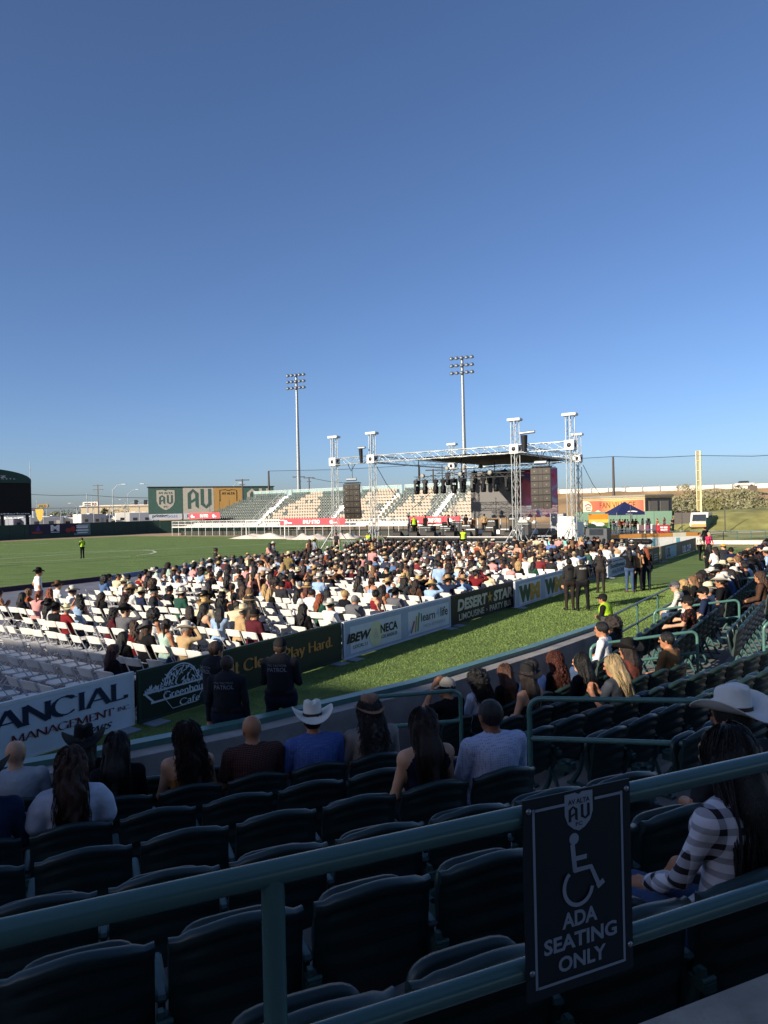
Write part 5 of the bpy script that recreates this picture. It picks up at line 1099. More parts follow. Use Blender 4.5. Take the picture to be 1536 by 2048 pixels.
# billboard
bl = thing('billboard', 'long four-panel club billboard behind the bleacher, green, grey and orange', 'billboard', (-45.2, 136.2, 0), math.atan2(10.5, 22.5)); LB = 24.8
P_bg, P_bs, P_bo = flat('club_green', '#4c6a5f'), flat('club_stone', '#c6bfae'), flat('club_orange', '#c39a58')
xs = (0, .262 * LB, .505 * LB, .735 * LB, LB)
for i, m_ in enumerate((P_bg, P_bs, P_bo, P_bg)): MB().box(((xs[i] + xs[i + 1]) / 2, 0, 5.7), (xs[i + 1] - xs[i] - .05, .3, 6.2)).obj('poster_panel', m_, bl)
MB().box((LB / 2, 0, 8.9), (LB + .3, .5, .18)).obj('top_trim', P_char, bl)
for x in (1, 6.4, 12.4, 18.2, 24): MB().box((x, .4, 4.3), (.3, .3, 8.6)).obj('support_post', M_steel, bl)
for x0_, w in ((.1, 6.2), (6.65, 5.9)): MB().box((x0_ + w / 2, -.19, 3.15), (w, .06, 1.1)).obj('strip_panel', P_white, bl)
for x0_ in (.1, 6.65): print2d(bl, [words('printing', x0_ + .6, 2.9, 2.7, .75, .02)], P_navy, .235); print2d(bl, [words('boss', x0_ + 3.4, 2.98, 1.9, .62, .0)], flat('sky', '#5a86b0'), .235)
cxs = 3.25; print2d(bl, [ngon(shield(cxs, 8.35, 3.4, 3.9))], P_bs, .17, 'crest'); print2d(bl, [words('AV ALTA', cxs - 1.35, 7.55, 2.7, .42, .02)] + club_A(cxs - 1.25, 5.55, 1.1, 1.8) + club_U(cxs + .2, 5.55, 1.1, 1.8) + [words('FC', cxs - .4, 4.9, .8, .36, .02)], P_bg, .19, 'crest_lettering')
print2d(bl, club_A(7.4, 4.6, 2.1, 3.9) + club_U(9.9, 4.6, 2.1, 3.9), P_bg, .17, 'club_letters'); print2d(bl, [words('AV ALTA', 14.1, 7.3, 2.6, .5, .02), stroke([(13.7, 6), (13.7, 8.2), (14.8, 8.3), (15.4, 8.1), (16.0, 8.3), (17.1, 8.2), (17.1, 6)], .14)], P_char, .17, 'crest'); print2d(bl, club_A(19.2, 4.6, 2.1, 3.9) + club_U(21.7, 4.6, 2.1, 3.9), P_bs, .17, 'club_letters')
# scoreboard with arched head
sbp = at(62.5, 1050, 124); sbd = thing('scoreboard', 'black scoreboard with dark green arched head at the picture edge', 'scoreboard', (sbp.x, sbp.y, 0), math.radians(44)); w = 19.0
zt = lambda py: at(30, py, 124).z
MB().box((-w / 2, 0, (zt(967) + zt(1031)) / 2), (w, .8, zt(967) - zt(1031))).obj('screen_face', mat('dead_screen', '#06080b', .8), sbd)
pts = [(-w, zt(967)), (0, zt(967)), (0, zt(962))] + [(-w / 2 + w / 2 * math.cos(a), zt(962) + (zt(938) - zt(962)) * math.sin(a)) for a in np.linspace(.12, math.pi - .12, 22)] + [(-w, zt(962))]
mb = MB(); mb.prism([(x, z) for x, z in pts], -.5, .5); mb.xform(Matrix(((1, 0, 0, 0), (0, 0, 1, 0), (0, 1, 0, 0), (0, 0, 0, 1)))); mb.obj('arched_head', mat('scoreboard_green', '#1f3f3a', .6), sbd)
print2d(sbd, [serif('NZ', 0, 0, 1, 1) if False else words('GONZALEZ', -13.6, zt(957.2), 9.6, zt(953) - zt(957), .02, 0, 1.5), words('MEAT MARKETS', -9.8, zt(960.3), 7.2, .2, 0, 0, 1.6)], P_white, .52)
print2d(sbd, [words('@GonzalezMeatMarkets', -13.5, zt(1029.6), 13.2, .32, .02)], P_white, .42)
for x in (-.6, -4.6, -9.5, -14): MB().box((x, .1, zt(1031) / 2), (.45, .45, zt(1031))).obj('support_post', M_black, sbd)
# ------------------------------------------------------------------ beyond the wall: fence, car park, street
sheet('car_park', [(-400, 120), (-20, 158), (-20, 420), (-400, 420)], -0.02, M_asph)
fe = thing('boundary_fence', 'tall thin dark fence behind the outfield wall with slatted posts', 'fence', (0, 0, 0)); F0, F1 = Vector((-92, 100, 0)), Vector((-46, 142, 0))
for i in range(22):
    p = F0.lerp(F1, i / 21); MB().tube([p, p + Vector((0, 0, 5.2))], .06, 5).obj('fence_post', M_steel, fe)
MB().tube([F0 + Vector((0, 0, 5.2)), F1 + Vector((0, 0, 5.2))], .04, 4).obj('fence_rail', M_steel, fe)
M_rvw, M_rvg = mat('rv_white', '#d8d4c8', .4, var=.05), mat('rv_grey', '#787d88', .5, var=.1)
def rv(px, Y, L_, h, rz, label, dark=False):
    p = at(px, 1050, Y); o = thing('camper_trailer', label, 'camper', (p.x, Y, 0), rz, 'campers parked behind the outfield wall')
    MB().box((0, 0, .55 + h / 2), (L_, 2.4, h), bev=.14).obj('trailer_body', M_rvg if dark else M_rvw, o); MB().box((0, 0, .9), (L_ * .98, 2.44, .35)).obj('stripe', P_char, o)
    for x in (-.3 * L_, .12 * L_): MB().box((x, -1.21, .55 + h * .62), (.9, .04, .6)).obj('window', M_lens, o)
    MB().box((.33 * L_, -1.21, .55 + h * .42), (.7, .04, h * .7)).obj('door', mat('rv_door', '#b9b5aa', .5), o); MB().box((0, 0, .6 + h), (.9, .7, .25), bev=.05).obj('roof_unit', M_white, o)
    for x in (-.1 * L_, .06 * L_):
        m2 = MB(); m2.lathe([(0, -1.15), (.33, -1.15), (.35, -1.1), (.35, 1.1), (.33, 1.15), (0, 1.15)], 12); m2.xform(Matrix.Translation((x, 0, .35)) @ Matrix.Rotation(math.pi / 2, 4, 'X')); m2.obj('wheel_pair', M_black, o)
random.seed(5); k = 0
for px, Y, L_, h, dk_q in ((-8, 150, 7, 2.9, 1), (22, 152, 6.5, 3.0, 0), (42, 150, 6, 2.9, 1), (70, 151, 6, 3, 1), (95, 149, 6.5, 3.1, 1), (128, 152, 7.5, 2.9, 0), (152, 156, 6.5, 3.2, 1), (180, 150, 7, 3.5, 0), (200, 158, 6, 3.1, 1), (226, 168, 7, 2.8, 0), (248, 160, 6.5, 2.6, 0), (268, 158, 7.5, 3.7, 0), (289, 156, 6, 3.6, 1), (10, 185, 7, 3.2, 0), (60, 190, 7, 3.3, 0), (105, 188, 8, 3.4, 0), (150, 195, 7, 3.3, 0), (215, 200, 8, 3.3, 0), (258, 200, 8, 3.2, 0)):
    rv(px, Y, L_, h, random.choice((.15, 1.2, 1.45, .3)) + random.uniform(-.1, .1), '%s camper, %s along the %s row of the car park' % ('grey' if dk_q else 'white', ORD[k if k < 13 else k - 13], 'front' if k < 13 else 'rear'), dk_q); k += 1
def pole(name, label, cat, px, py_top, Y, r=.12, group=None, m=None):
    p = at(px, py_top, Y); o = thing(name, label, cat, (p.x, Y, 0), 0, group); MB().tube([(0, 0, 0), (0, 0, p.z)], [r, r * .6], 8).obj('pole', m or M_steel, o); return o, p.z
def street_lamp(px, pyt, Y, arm, label):
    o, z = pole('street_lamp', label, 'street lamp', px, pyt, Y, .16, 'street lamps along the road'); s = 1 if arm > 0 else -1
    MB().tube([(0, 0, z - .2), (arm * .5, 0, z + abs(arm) * .42), (arm, 0, z + abs(arm) * .5)], .08, 6).obj('arm', M_steel, o); MB().box((arm + s * .4, 0, z + abs(arm) * .5), (1.1, .4, .18), bev=.06).obj('lamp_head', M_rvw, o)
street_lamp(225, 979, 175, 2.4, 'tall grey street lamp holding the traffic-signal arm'); street_lamp(255, 988, 240, 2.9, 'grey street lamp with long arm behind the campers'); street_lamp(303, 975, 178, -1.9, 'street lamp with short arm beside the billboard edge'); street_lamp(153, 1012, 250, -2.0, 'small distant street lamp above the tree line'); street_lamp(466, 972, 190, 1.5, 'street lamp rising behind the orange billboard panel'); street_lamp(251, 1003, 300, -1.8, 'faintest distant street lamp near the signals')
o, z = pole('traffic_signal', 'traffic signal mast arm with two dark signal heads', 'traffic signal', 303.5, 999, 174, .1); q0 = at(228, 1020, 174); q1 = at(268, 1004, 174); q2 = at(303, 1000, 174); bx = Vector((o.location.x, o.location.y, 0))
MB().tube([q0 - bx, q1 - bx, q2 - bx], .09, 6).obj('mast_arm', M_steel, o)
for px in (272, 291):
    p = at(px, 1004.5, 173.8) - bx; MB().box(p, (.75, .35, 1.15), bev=.05).obj('signal_head', M_black, o)
o, z = pole('utility_pole', 'wooden utility pole with two crossarms and wires', 'utility pole', 195.5, 969, 210, .2, m=mat('pole_wood', '#6b6258', .9))
for dz, w_ in ((-.3, 3.0), (-1.5, 3.0)): MB().box((0, 0, z + dz), (w_, .2, .18)).obj('crossarm', mat('pole_wood', '#6b6258', .9), o)
MB().tube([(-1.4, 0, z - 1.6), (-.8, 0, z - 2.3), (0, 0, z - 2.6), (.8, 0, z - 2.3), (1.4, 0, z - 1.6)], .05, 5).obj('brace', M_steel, o)
for px, pt, Y, lb in ((173.5, 986, 150, 'plain pale post behind the outfield wall'), (59.5, 925, 160, 'tall slim pole with short arm beside the scoreboard'), (184, 993, 190, 'dark pole beside the white roadside sign'), (198, 989, 200, 'second pole beside the utility pole'), (221, 1007, 220, 'short dark pole above the palms'), (93, 1005, 180, 'thin pole behind the yellow roadside sign'), (73, 1000, 170, 'thin dark mast next to the scoreboard'), (277, 1003, 210, 'thin pole between the signal heads')): pole('light_pole', lb, 'pole', px, pt, Y, .1)
def roadsign(px0, px1, py0, py1, Y, label, m, txt=None):
    a, b = at(px0, py0, Y), at(px1, py1, Y); o = thing('roadside_sign', label, 'sign', (a.x, Y, 0)); w_ = b.x - a.x; MB().box((w_ / 2, 0, (a.z + b.z) / 2), (w_, .5, a.z - b.z), bev=.2).obj('sign_panel', m, o); MB().box((w_ * .3, 0, b.z / 2), (.3, .3, b.z)).obj('sign_post', M_steel, o)
    if txt: print2d(o, [words(txt, w_ * .1, b.z + (a.z - b.z) * .25, w_ * .8, (a.z - b.z) * .5, .03)], P_black if txt != 'MOTEL' else P_gold, .27)
    else: print2d(o, [rect(w_ * .12, b.z + (a.z - b.z) * .55, w_ * .4, (a.z - b.z) * .22), rect(w_ * .12, b.z + (a.z - b.z) * .2, w_ * .4, (a.z - b.z) * .22)], P_black, .27, 'small_print'); print2d(o, [words('RS', w_ * .58, b.z + (a.z - b.z) * .2, w_ * .3, (a.z - b.z) * .6, .05)], P_red, .27)
roadsign(165.5, 198, 1004, 1012.8, 230, 'white roadside sign with black and red lettering', M_rvw); roadsign(75.5, 98, 1009, 1014.6, 260, 'yellow-brown roadside sign on posts', flat('mustard', '#a08430')); roadsign(78, 87, 1017, 1021.5, 255, 'small green board under the yellow roadside sign', flat('sage2', '#7c8a5c')); roadsign(62, 75, 1016, 1021.5, 200, 'dark poster board beside the scoreboard', flat('poster', '#5a5560'))
p = at(80, 1034, 140); yb = thing('yellow_flag', 'bright yellow feather flag behind the outfield wall', 'flag', (p.x, 140, 0)); mb = MB(); mb.prism([(-.9, 5.2), (.7, 5.2), (.45, 3.2), (0, 2.7), (-.5, 3.3)], -.02, .02); mb.xform(Matrix(((1, 0, 0, 0), (0, 0, 1, 0), (0, 1, 0, 0), (0, 0, 0, 1)))); mb.obj('flag_cloth', flat('yellow', '#c9a32c'), yb); MB().tube([(0, 0, 0), (0, 0, 5.2)], .04, 5).obj('pole', M_steel, yb)
bdg = thing('long_warehouse', 'long low pale building beyond the campers', 'building', (at(270, 1030, 330).x, 330, 0), .05); MB().box((0, 0, 4), (44, 14, 8)).obj('wall', mat('warehouse_wall', '#b9a98c', .8), bdg); MB().box((0, 0, 8.3), (45, 15, .6)).obj('roof', mat('warehouse_roof', '#d2c7b4', .7), bdg); MB().box((8, -7.05, 3), (5, .1, 4)).obj('door', P_grey, bdg)
# ------------------------------------------------------------------ trees and shrubs
M_leafs = [mat('foliage_%s' % n, c, .8, var=.35, scale=1.5, spec=.2) for n, c in (('dark', '#3a4a2c'), ('sage', '#8b8765'), ('olive', '#78754a'))]; M_bark = mat('bark', '#5a4836', .95, var=.3)
def crown_mb(n, rad, sx, sy, sz, leaf, seed, gaps=.0):
    rs = np.random.RandomState(seed); mb = MB(); cl = rs.normal(0, .55, (max(4, n // 40), 3))
    for i in range(n):
        c = cl[rs.randint(len(cl))]; p = c + rs.normal(0, .28, 3); q = np.linalg.norm(p)
        if q > 1.15: p *= 1.0 / q
        p = p * (sx, sy, sz) * rad; a, b = rs.normal(0, 1, 3), rs.normal(0, 1, 3); a *= leaf / np.linalg.norm(a); b *= leaf * .6 / np.linalg.norm(b); mb.poly([p - a, p + b, p + a, p - b])
    return mb
def shrub(name, label, cat, p, r, hgt, mi, seed, n=260, group=None):
    o = thing(name, label, cat, p, 0, group); c = crown_mb(int(n * 2.2), 1, r, r, hgt * .5, r * .085, seed); c.xform(Matrix.Translation((0, 0, hgt * .52))).obj('crown', M_leafs[mi], o)
    for k in range(4): a = k * 1.6; MB().tube([(0, 0, -.1), (.3 * r * math.cos(a), .3 * r * math.sin(a), hgt * .35), (.6 * r * math.cos(a + .3), .6 * r * math.sin(a + .3), hgt * .62)], [.06 * hgt * .5, .04, .02], 5).obj('trunk', M_bark, o)
    return o
for i, (px, Y, r, h_) in enumerate(((210, 280, 3.0, 6.0), (143, 290, 3.6, 7.5), (118, 300, 4.5, 6), (170, 330, 5, 6.5), (232, 310, 4.5, 7), (244, 290, 3.5, 7.5), (262, 400, 6, 9), (285, 390, 6, 9.5), (299, 400, 5, 10), (128, 360, 6, 7), (100, 350, 6, 6.5))): p = at(px, 1040, Y); shrub('tree', 'distant dark street tree, %s from the scoreboard side' % ORD[i], 'tree', (p.x, Y, 0), r, h_, i % 3, 40 + i, 220, 'street trees beyond the car park')
p = at(210, 1014, 250); pt_ = thing('palm_tree', 'palm tree above the campers', 'palm tree', (p.x, 250, 0)); MB().tube([(0, 0, 0), (0, 0, 5.2)], [.35, .28], 8).obj('trunk', M_bark, pt_); mb = MB(); rs = np.random.RandomState(2)
for i in range(60):
    a = rs.uniform(0, 6.28); e = rs.uniform(-.6, 1.3); l = rs.uniform(1.4, 2.2); d = np.array((math.cos(a) * math.cos(e), math.sin(a) * math.cos(e), math.sin(e))); s_ = np.array((-math.sin(a), math.cos(a), 0)) * .18; o0 = np.array((0, 0, 5.3)); m_ = o0 + d * l * .6; t_ = o0 + d * l + (0, 0, -.35 * l * .5); mb.poly([o0 - s_ * .3, m_ - s_, t_, m_ + s_])
mb.obj('crown', M_leafs[0], pt_)
# ------------------------------------------------------------------ floodlights, net poles, netting
def floodlight(px, pyt, Y, label):
    p = at(px, pyt, Y); o = thing('floodlight_tower', label, 'floodlight', (p.x, Y, 0), -.35, 'stadium floodlights'); MB().tube([(0, 0, 0), (0, 0, p.z)], [.45, .22], 10).obj('mast', mat('mast_steel', '#8f9598', .45, metal=.4), o)
    for r in range(3):
        z = p.z - .15 - r * 1.25; MB().box((0, 0, z), (4.0, .16, .16)).obj('crossarm', M_steel, o)
        for k in range(5):
            m2 = MB(); m2.lathe([(0, .30), (.24, .26), (.36, .05), (.40, -.12), (.37, -.14), (0, -.10)], 10); m2.xform(Matrix.Translation((-1.75 + k * .87, -.3, z - .05)) @ Matrix.Rotation(math.radians(35), 4, 'X')); m2.obj('flood_lamp', mat('lamp_housing', '#6d747a', .4, metal=.4), o)
floodlight(592.5, 749, 140, 'floodlight mast rising behind the bleacher, pitch side'); floodlight(924, 714, 120, 'floodlight mast rising behind the stage roof, taller one')
M_np = mat('net_pole_steel', '#4a4340', .6)
npx = ((537, 942, 128), (838, 930, 118), (1226, 913, 108)); tops = []
for i, (px, py, Y) in enumerate(npx): o, z = pole('net_pole', 'dark net pole, %s along the ball net' % ORD[i], 'pole', px, py, Y, .26, 'poles carrying the ball net', M_np); tops.append(Vector((o.location.x, Y, z)))
tops.append(at(1398, 911, 96)); tops.append(at(1620, 906, 88))
def net_mat():
    m = bpy.data.materials.new('ball_net'); m.use_nodes = True; N = m.node_tree.nodes; L = m.node_tree.links; N.clear(); o = N.new('ShaderNodeOutputMaterial'); t = N.new('ShaderNodeBsdfTransparent'); d = N.new('ShaderNodeBsdfDiffuse'); d.inputs[0].default_value = (.05, .06, .06, 1); x = N.new('ShaderNodeMixShader'); x.inputs[0].default_value = .085; L.new(t.outputs[0], x.inputs[1]); L.new(d.outputs[0], x.inputs[2]); L.new(x.outputs[0], o.inputs[0]); return m
mb = MB()
for a, b in zip(tops[:-1], tops[1:]): mb.poly([(a.x, a.y, 2.5), (b.x, b.y, 2.5), tuple(b), tuple(a)])
nt_ = thing('ball_net', 'fine dark ball net strung between the tall poles', 'net'); mb.obj('net_mesh', net_mat(), nt_); m2 = MB()
for a, b in zip(tops[:-1], tops[1:]): m2.tube([a, a.lerp(b, .5) - Vector((0, 0, .25)), b], .035, 4)
m2.obj('top_cable', M_cable, nt_)
for px, pt, Y in ((597.5, 952, 150), (618, 954, 170), (484.5, 958, 135), (866, 938, 122)):
    o, z = pole('utility_pole', 'dark pole with short crossarm seen above the bleacher near column %s' % {597.5: 'one floodlight', 618: 'the wire span', 484.5: 'the orange panel', 866: 'the stage roof'}[px], 'utility pole', px, pt, Y, .2, m=M_np); MB().box((0, 0, z - .2), (2.6, .25, .18)).obj('crossarm', M_np, o); MB().box((0, 0, z - 1.1), (1.0, .2, .14)).obj('crossarm', M_np, o)
for a, b, lb in ((at(62, 989, 165), at(172, 990, 165), 'overhead wire from the scoreboard to the pale post'), (at(174, 990, 165), at(303, 996, 165), 'overhead wire from the pale post to the billboard'), (at(618, 955, 170), at(690, 966, 170), 'overhead wire beside the outer stage tower')): MB().tube([a, a.lerp(b, .5) - Vector((0, 0, .2)), b], .05, 4).obj('overhead_wire', M_cable, label=lb, cat='wire')
# ================================================================== RIGHT SIDE: LAWN, VILLAGE, EMBANKMENT
M_emb = mat('embankment_soil', '#a98a60', .95, var=.3, scale=.15, bump=.8, bscale=1.2)
sheet('lawn', [T(58, 9.3), T(58, 3.2), T(64, -30), T(110, -40), T(96, 12), T(84, 14)], 0.002, M_grass)
# embankment: a long ridge carrying the freeway
R0, R1 = Vector((-60, 232, 0)), Vector((190, 150, 0)); rd = (R1 - R0).normalized(); rn = Vector((rd.y, -rd.x, 0)); mb = MB()
def emb(u, v):
    p = R0.lerp(R1, u); prof = ((0, 7.0), (.35, 6.9), (.6, 4.2), (.85, 1.2), (1.0, -.3))
    for (a, za), (b, zb) in zip(prof[:-1], prof[1:]):
        if a <= v <= b: z = za + (zb - za) * (v - a) / (b - a); break
    w = 60 * v - 22; q = p + rn * w; z += (.5 * math.sin(u * 61 + v * 9) + .35 * math.sin(u * 143 + v * 17)) * (v > .36) * (v < .95); return (q.x, q.y, z - .03)
mb.grid(emb, 90, 24, flip=True); structure(mb.obj('embankment_hill', M_emb))
M_bar = mat('barrier_concrete', '#ddd5c4', .8, var=.1, scale=.5); fb = thing('freeway_barrier', 'pale concrete barrier with regular posts along the top of the embankment', 'barrier'); n = 60
for i in range(n):
    a, b = R0.lerp(R1, i / n) + rn * -1.2, R0.lerp(R1, (i + 1) / n) + rn * -1.2; c = (a + b) / 2; MB().box((c.x, c.y, 7.5), ((b - a).length - .12, .4, 1.15), math.atan2(rd.y, rd.x)).obj('barrier_panel', M_bar, fb); MB().box((a.x + rn.x * .25, a.y + rn.y * .25, 7.7), (.25, .25, 1.5), math.atan2(rd.y, rd.x)).obj('barrier_post', M_steel, fb)
rs = np.random.RandomState(11); k = 0
for i in range(26):
    u, v = rs.uniform(.50, .80), rs.uniform(.52, 1.02); x, y, z = emb(u, min(v, .99)); px, py = proj((x, y, z + 1))
    if px < 1300 or px > 1560: continue
    shrub('desert_bush', 'grey-green desert bush on the embankment, %s counted across the slope' % ORD[min(k, 78)], 'bush', (x, y, z), rs.uniform(1.6, 3.2), rs.uniform(1.6, 3.4), 1 if rs.rand() < .7 else 2, 100 + i, 230, 'desert bushes on the embankment'); k += 1
for i, (px, py, r, h_) in enumerate(((1322, 1012, 3, 3.2), (1340, 1008, 3, 3), (1372, 1008, 3.6, 3.6), (1425, 1002, 4, 4.4), (1440, 1012, 4, 3.2), (1493, 998, 3.4, 4), (1500, 1016, 3.6, 3.4), (1465, 1020, 3.6, 3), (1530, 1022, 3.4, 3), (1350, 1026, 3, 3), (1385, 1024, 3, 3), (1330, 1028, 2.6, 2.6), (1420, 1024, 3.2, 2.8))):
    Y = 150 - (py - 998) * 1.2; p = at(px, py, Y); shrub('desert_bush', 'large rounded sage bush below the freeway, %s from the village building' % ORD[i], 'bush', (p.x, Y, p.z - h_ * .55), r, h_, 1 if i % 4 else 2, 300 + i, 420, 'large sage bushes below the freeway')
for i, (px, Y, c) in enumerate(((1489, 172, '#c8c5be'), (1252, 205, '#a9a49a'))):
    p = at(px, 978, Y); o = thing('passing_car', ('small pale car on the freeway by the foul pole side' if i == 0 else 'small car passing on the freeway behind the village building'), 'car', (p.x, Y, 7.1), math.atan2(rd.y, rd.x)); MB().box((0, 0, .6), (4.4, 1.8, .7), bev=.15).obj('car_body', mat('car_%d' % i, c, .3), o); MB().box((-.2, 0, 1.15), (2.3, 1.6, .6), bev=.2).obj('cabin', M_lens, o)
    for x in (-1.4, 1.4): m2 = MB(); m2.lathe([(0, -.9), (.3, -.9), (.3, .9), (0, .9)], 10); m2.xform(Matrix.Translation((x, 0, .3)) @ Matrix.Rotation(math.pi / 2, 4, 'X')); m2.obj('wheel_pair', M_black, o)
for i, (px, pt, Y) in enumerate(((1205, 977, 230), (1254, 984, 220), (1279, 981, 215), (1505, 971, 165))):
    o, z = pole('road_sign_pole', 'small sign pole beside the freeway, %s from the stage' % ORD[i], 'road sign', px, pt, Y, .12, m=M_np); MB().box((0, 0, z - .7), (2.2, .15, 1.3)).obj('sign_back', mat('sign_back', '#6d6052', .7), o)
# village building
M_stucco = mat('stucco', '#c8a77c', .9, var=.08, scale=.8); M_dark = mat('dark_trim', '#3f3f44', .6); M_shut = mat('shutter', '#8a8078', .6, stretch=(1, 1, 14), scale=3, var=.15)
vb_p = at(1166, 1030, 112); vb_q = at(1290, 1028, 102); vd = (vb_q - vb_p); vd.z = 0; LV = vd.length; va = math.atan2(vd.y, vd.x)
vb = thing('village_building', 'low stucco building with an orange village sign and grey doors', 'building', (vb_p.x, vb_p.y, 0), va); zr = at(1290, 993, 102).z
MB().box((LV / 2, 3.0, zr / 2), (LV, 6, zr)).obj('wall', M_stucco, vb); MB().box((LV / 2, 3.0, zr + .12), (LV + .5, 6.5, .3)).obj('roof', mat('roof_trim', '#8c887c', .7), vb); MB().box((LV / 2, 3.0, zr - .12), (LV + .25, 6.25, .2)).obj('cornice', M_stucco, vb)
ve = MB(); ve.box((LV + .04, 3.0, zr / 2 - .1), (.1, 5.9, zr - .3)); ve.obj('end_frame', M_dark, vb)
for y in (1.7, 4.2): MB().box((LV + .1, y, zr / 2 - .2), (.06, 1.9, zr - .9)).obj('shutter_door', M_shut, vb)
ob_ = thing('village_sign', 'orange village sign panel with a white disc and house emblem', 'sign', (vb_p.x, vb_p.y, 0), va); ob_.location = ob_.location + Vector((math.sin(va), -math.cos(va), 0)) * .08
def grad_mat():
    m = bpy.data.materials.new('print_village'); m.use_nodes = True; N = m.node_tree.nodes; L = m.node_tree.links; b = N['Principled BSDF']; tc = N.new('ShaderNodeTexCoord'); sp = N.new('ShaderNodeSeparateXYZ'); L.new(tc.outputs['Object'], sp.inputs[0]); mr = N.new('ShaderNodeMapRange'); mr.inputs[2].default_value = LV; L.new(sp.outputs[0], mr.inputs[0]); rp = N.new('ShaderNodeValToRGB'); e = rp.color_ramp.elements; e[0].color = (*lin('#c9783c'), 1); e[1].color = (*lin('#b0554a'), 1); x = e.new(.3); x.color = (*lin('#c8604c'), 1); x = e.new(.55); x.color = (*lin('#cf9a50'), 1); L.new(mr.outputs[0], rp.inputs[0]); L.new(rp.outputs[0], b.inputs['Base Color']); return m
z0_ = at(1200, 1029, 108).z; zh = zr - .45; MB().box((LV / 2, 0, (z0_ + zh) / 2), (LV - .4, .06, zh - z0_)).obj('sign_panel', grad_mat(), ob_); hh = zh - z0_
print2d(ob_, [ngon([(.2, z0_), (1.1, z0_)] + arc(.8, z0_ + hh / 2, 1.2, hh / 2, -80, 80, 12) + [(.2, zh)])], P_cream, .035, 'white_disc')
print2d(ob_, [stroke([(.55, z0_ + hh * .62), (1.2, z0_ + hh * .8), (1.85, z0_ + hh * .62)], .16)], P_red, .045, 'house_emblem'); print2d(ob_, [stroke([(1.75, z0_ + hh * .3), (.9, z0_ + hh * .3), (.75, z0_ + hh * .42), (.9, z0_ + hh * .55), (1.75, z0_ + hh * .55)], .1), rect(.8, z0_ + hh * .40, .95, .1)], P_navy, .045, 'house_emblem')
print2d(ob_, [words('FAN VILLAGE', LV * .30, z0_ + hh * .45, LV * .57, hh * .44, .01)], flat('umber', '#5c3a20'), .035)
for x in (LV * .23,): print2d(ob_, [rect(x, z0_ + .1, .9, hh * .16), ngon([(x - .1, z0_ + .1 + hh * .16), (x + 1.0, z0_ + .1 + hh * .16), (x + .45, z0_ + .1 + hh * .28)])], P_cream, .035, 'house_emblem')
# green screen wall in front of it
gw = [at(1150, 1050, 104), at(1345, 1050, 92)]; gw = [Vector((p.x, p.y, 0)) for p in gw]; wall_run('village_fence', 'sage green panel fence below the village building', gw, 2.55, mat('sage_panel', '#5d7a66', .7, var=.06, scale=.5), .12)
wall_run('village_fence', 'dark slatted fence panel beside the parked van', [Vector((gw[1].x + .2, gw[1].y - .1, 0)), Vector((at(1392, 1050, 90).x, 90, 0))], 2.3, mat('dark_panel', '#4f4a46', .8), .12)
wall_run('village_fence', 'green screened ramp fence running up past the van', [Vector((at(1412, 1050, 86).x, 86, 0)), Vector((at(1458, 1050, 96).x, 96, 0))], 1.7, mat('ramp_mesh', '#3f6258', .8), .06)
# tent
tp_ = at(1250, 1066, 86); tn = thing('canopy_tent', 'navy pop-up canopy tent with orange and white print', 'tent', (tp_.x, tp_.y, 0), .1); M_navyc = mat('navy_canopy', '#1d2750', .7, var=.1, scale=2); hw_ = 1.75; ze = 2.55; za = 3.85
mb = MB(); cs = [(-hw_, -hw_), (hw_, -hw_), (hw_, hw_), (-hw_, hw_)]
for i in range(4):
    a, b = cs[i], cs[(i + 1) % 4]; mb.poly([(*a, ze), (*b, ze), (b[0] * .5, b[1] * .5, ze + .62), (a[0] * .5, a[1] * .5, ze + .62)]); mb.poly([(a[0] * .5, a[1] * .5, ze + .62), (b[0] * .5, b[1] * .5, ze + .62), (0, 0, za)]); mb.poly([(*a, ze - .3), (*b, ze - .3), (*b, ze), (*a, ze)])
mb.obj('canopy', M_navyc, tn)
for c in cs: MB().tube([(*c, 0), (*c, ze)], .035, 5).obj('tent_leg', M_steel, tn)
M_tp = MB(); v_, f_ = ngon([(-.7, ze - .2), (.1, ze - .25), (.9, ze + .1), (.3, ze + .2), (-.3, ze + .15)]); M_tp.add([(p[0], -hw_ - .012 + max(0, (p[1] - ze)) * .9, p[1] + .02) for p in v_], f_); M_tp.obj('canopy_print', M_white, tn)
# mural panel
mp_ = at(1178, 1066, 84); mpw = at(1217, 1066, 84).x - mp_.x; mr_ = thing('mural_panel', 'bright landscape mural panel with orange sky and green field', 'mural', (mp_.x, 84, 0)); zt_ = at(1195, 1028, 84).z
for nm, m_, y0_, y1_ in (('sky_band', flat('mural_orange', '#e08a2a'), .70, 1.0), ('haze_band', flat('mural_yellow', '#e6bf5a'), .52, .70), ('hill_band', flat('mural_hill', '#5b6d3a'), .30, .52), ('field_band', flat('mural_green', '#4a9a2a'), .0, .30)): zb = .3; hh_ = zt_ - zb; MB().box((mpw / 2, 0, zb + hh_ * (y0_ + y1_) / 2), (mpw, .12, hh_ * (y1_ - y0_) - .004)).obj(nm, m_, mr_)
print2d(mr_, [ngon(arc(mpw * .55, zt_ * .5, mpw * .25, .22, 0, 345, 12)), ngon(arc(mpw * .25, zt_ * .56, mpw * .14, .2, 0, 345, 10))], P_white, .07, 'cloud_print'); print2d(mr_, [ngon(arc(mpw * .5, zt_ * .25, .5, .42, 0, 345, 12)), ngon(arc(mpw * .8, zt_ * .25, .4, .4, 0, 345, 12)), ngon(arc(mpw * .15, zt_ * .42, .5, .3, 0, 345, 12))], flat('mural_dark', '#243a28'), .072, 'bush_print')
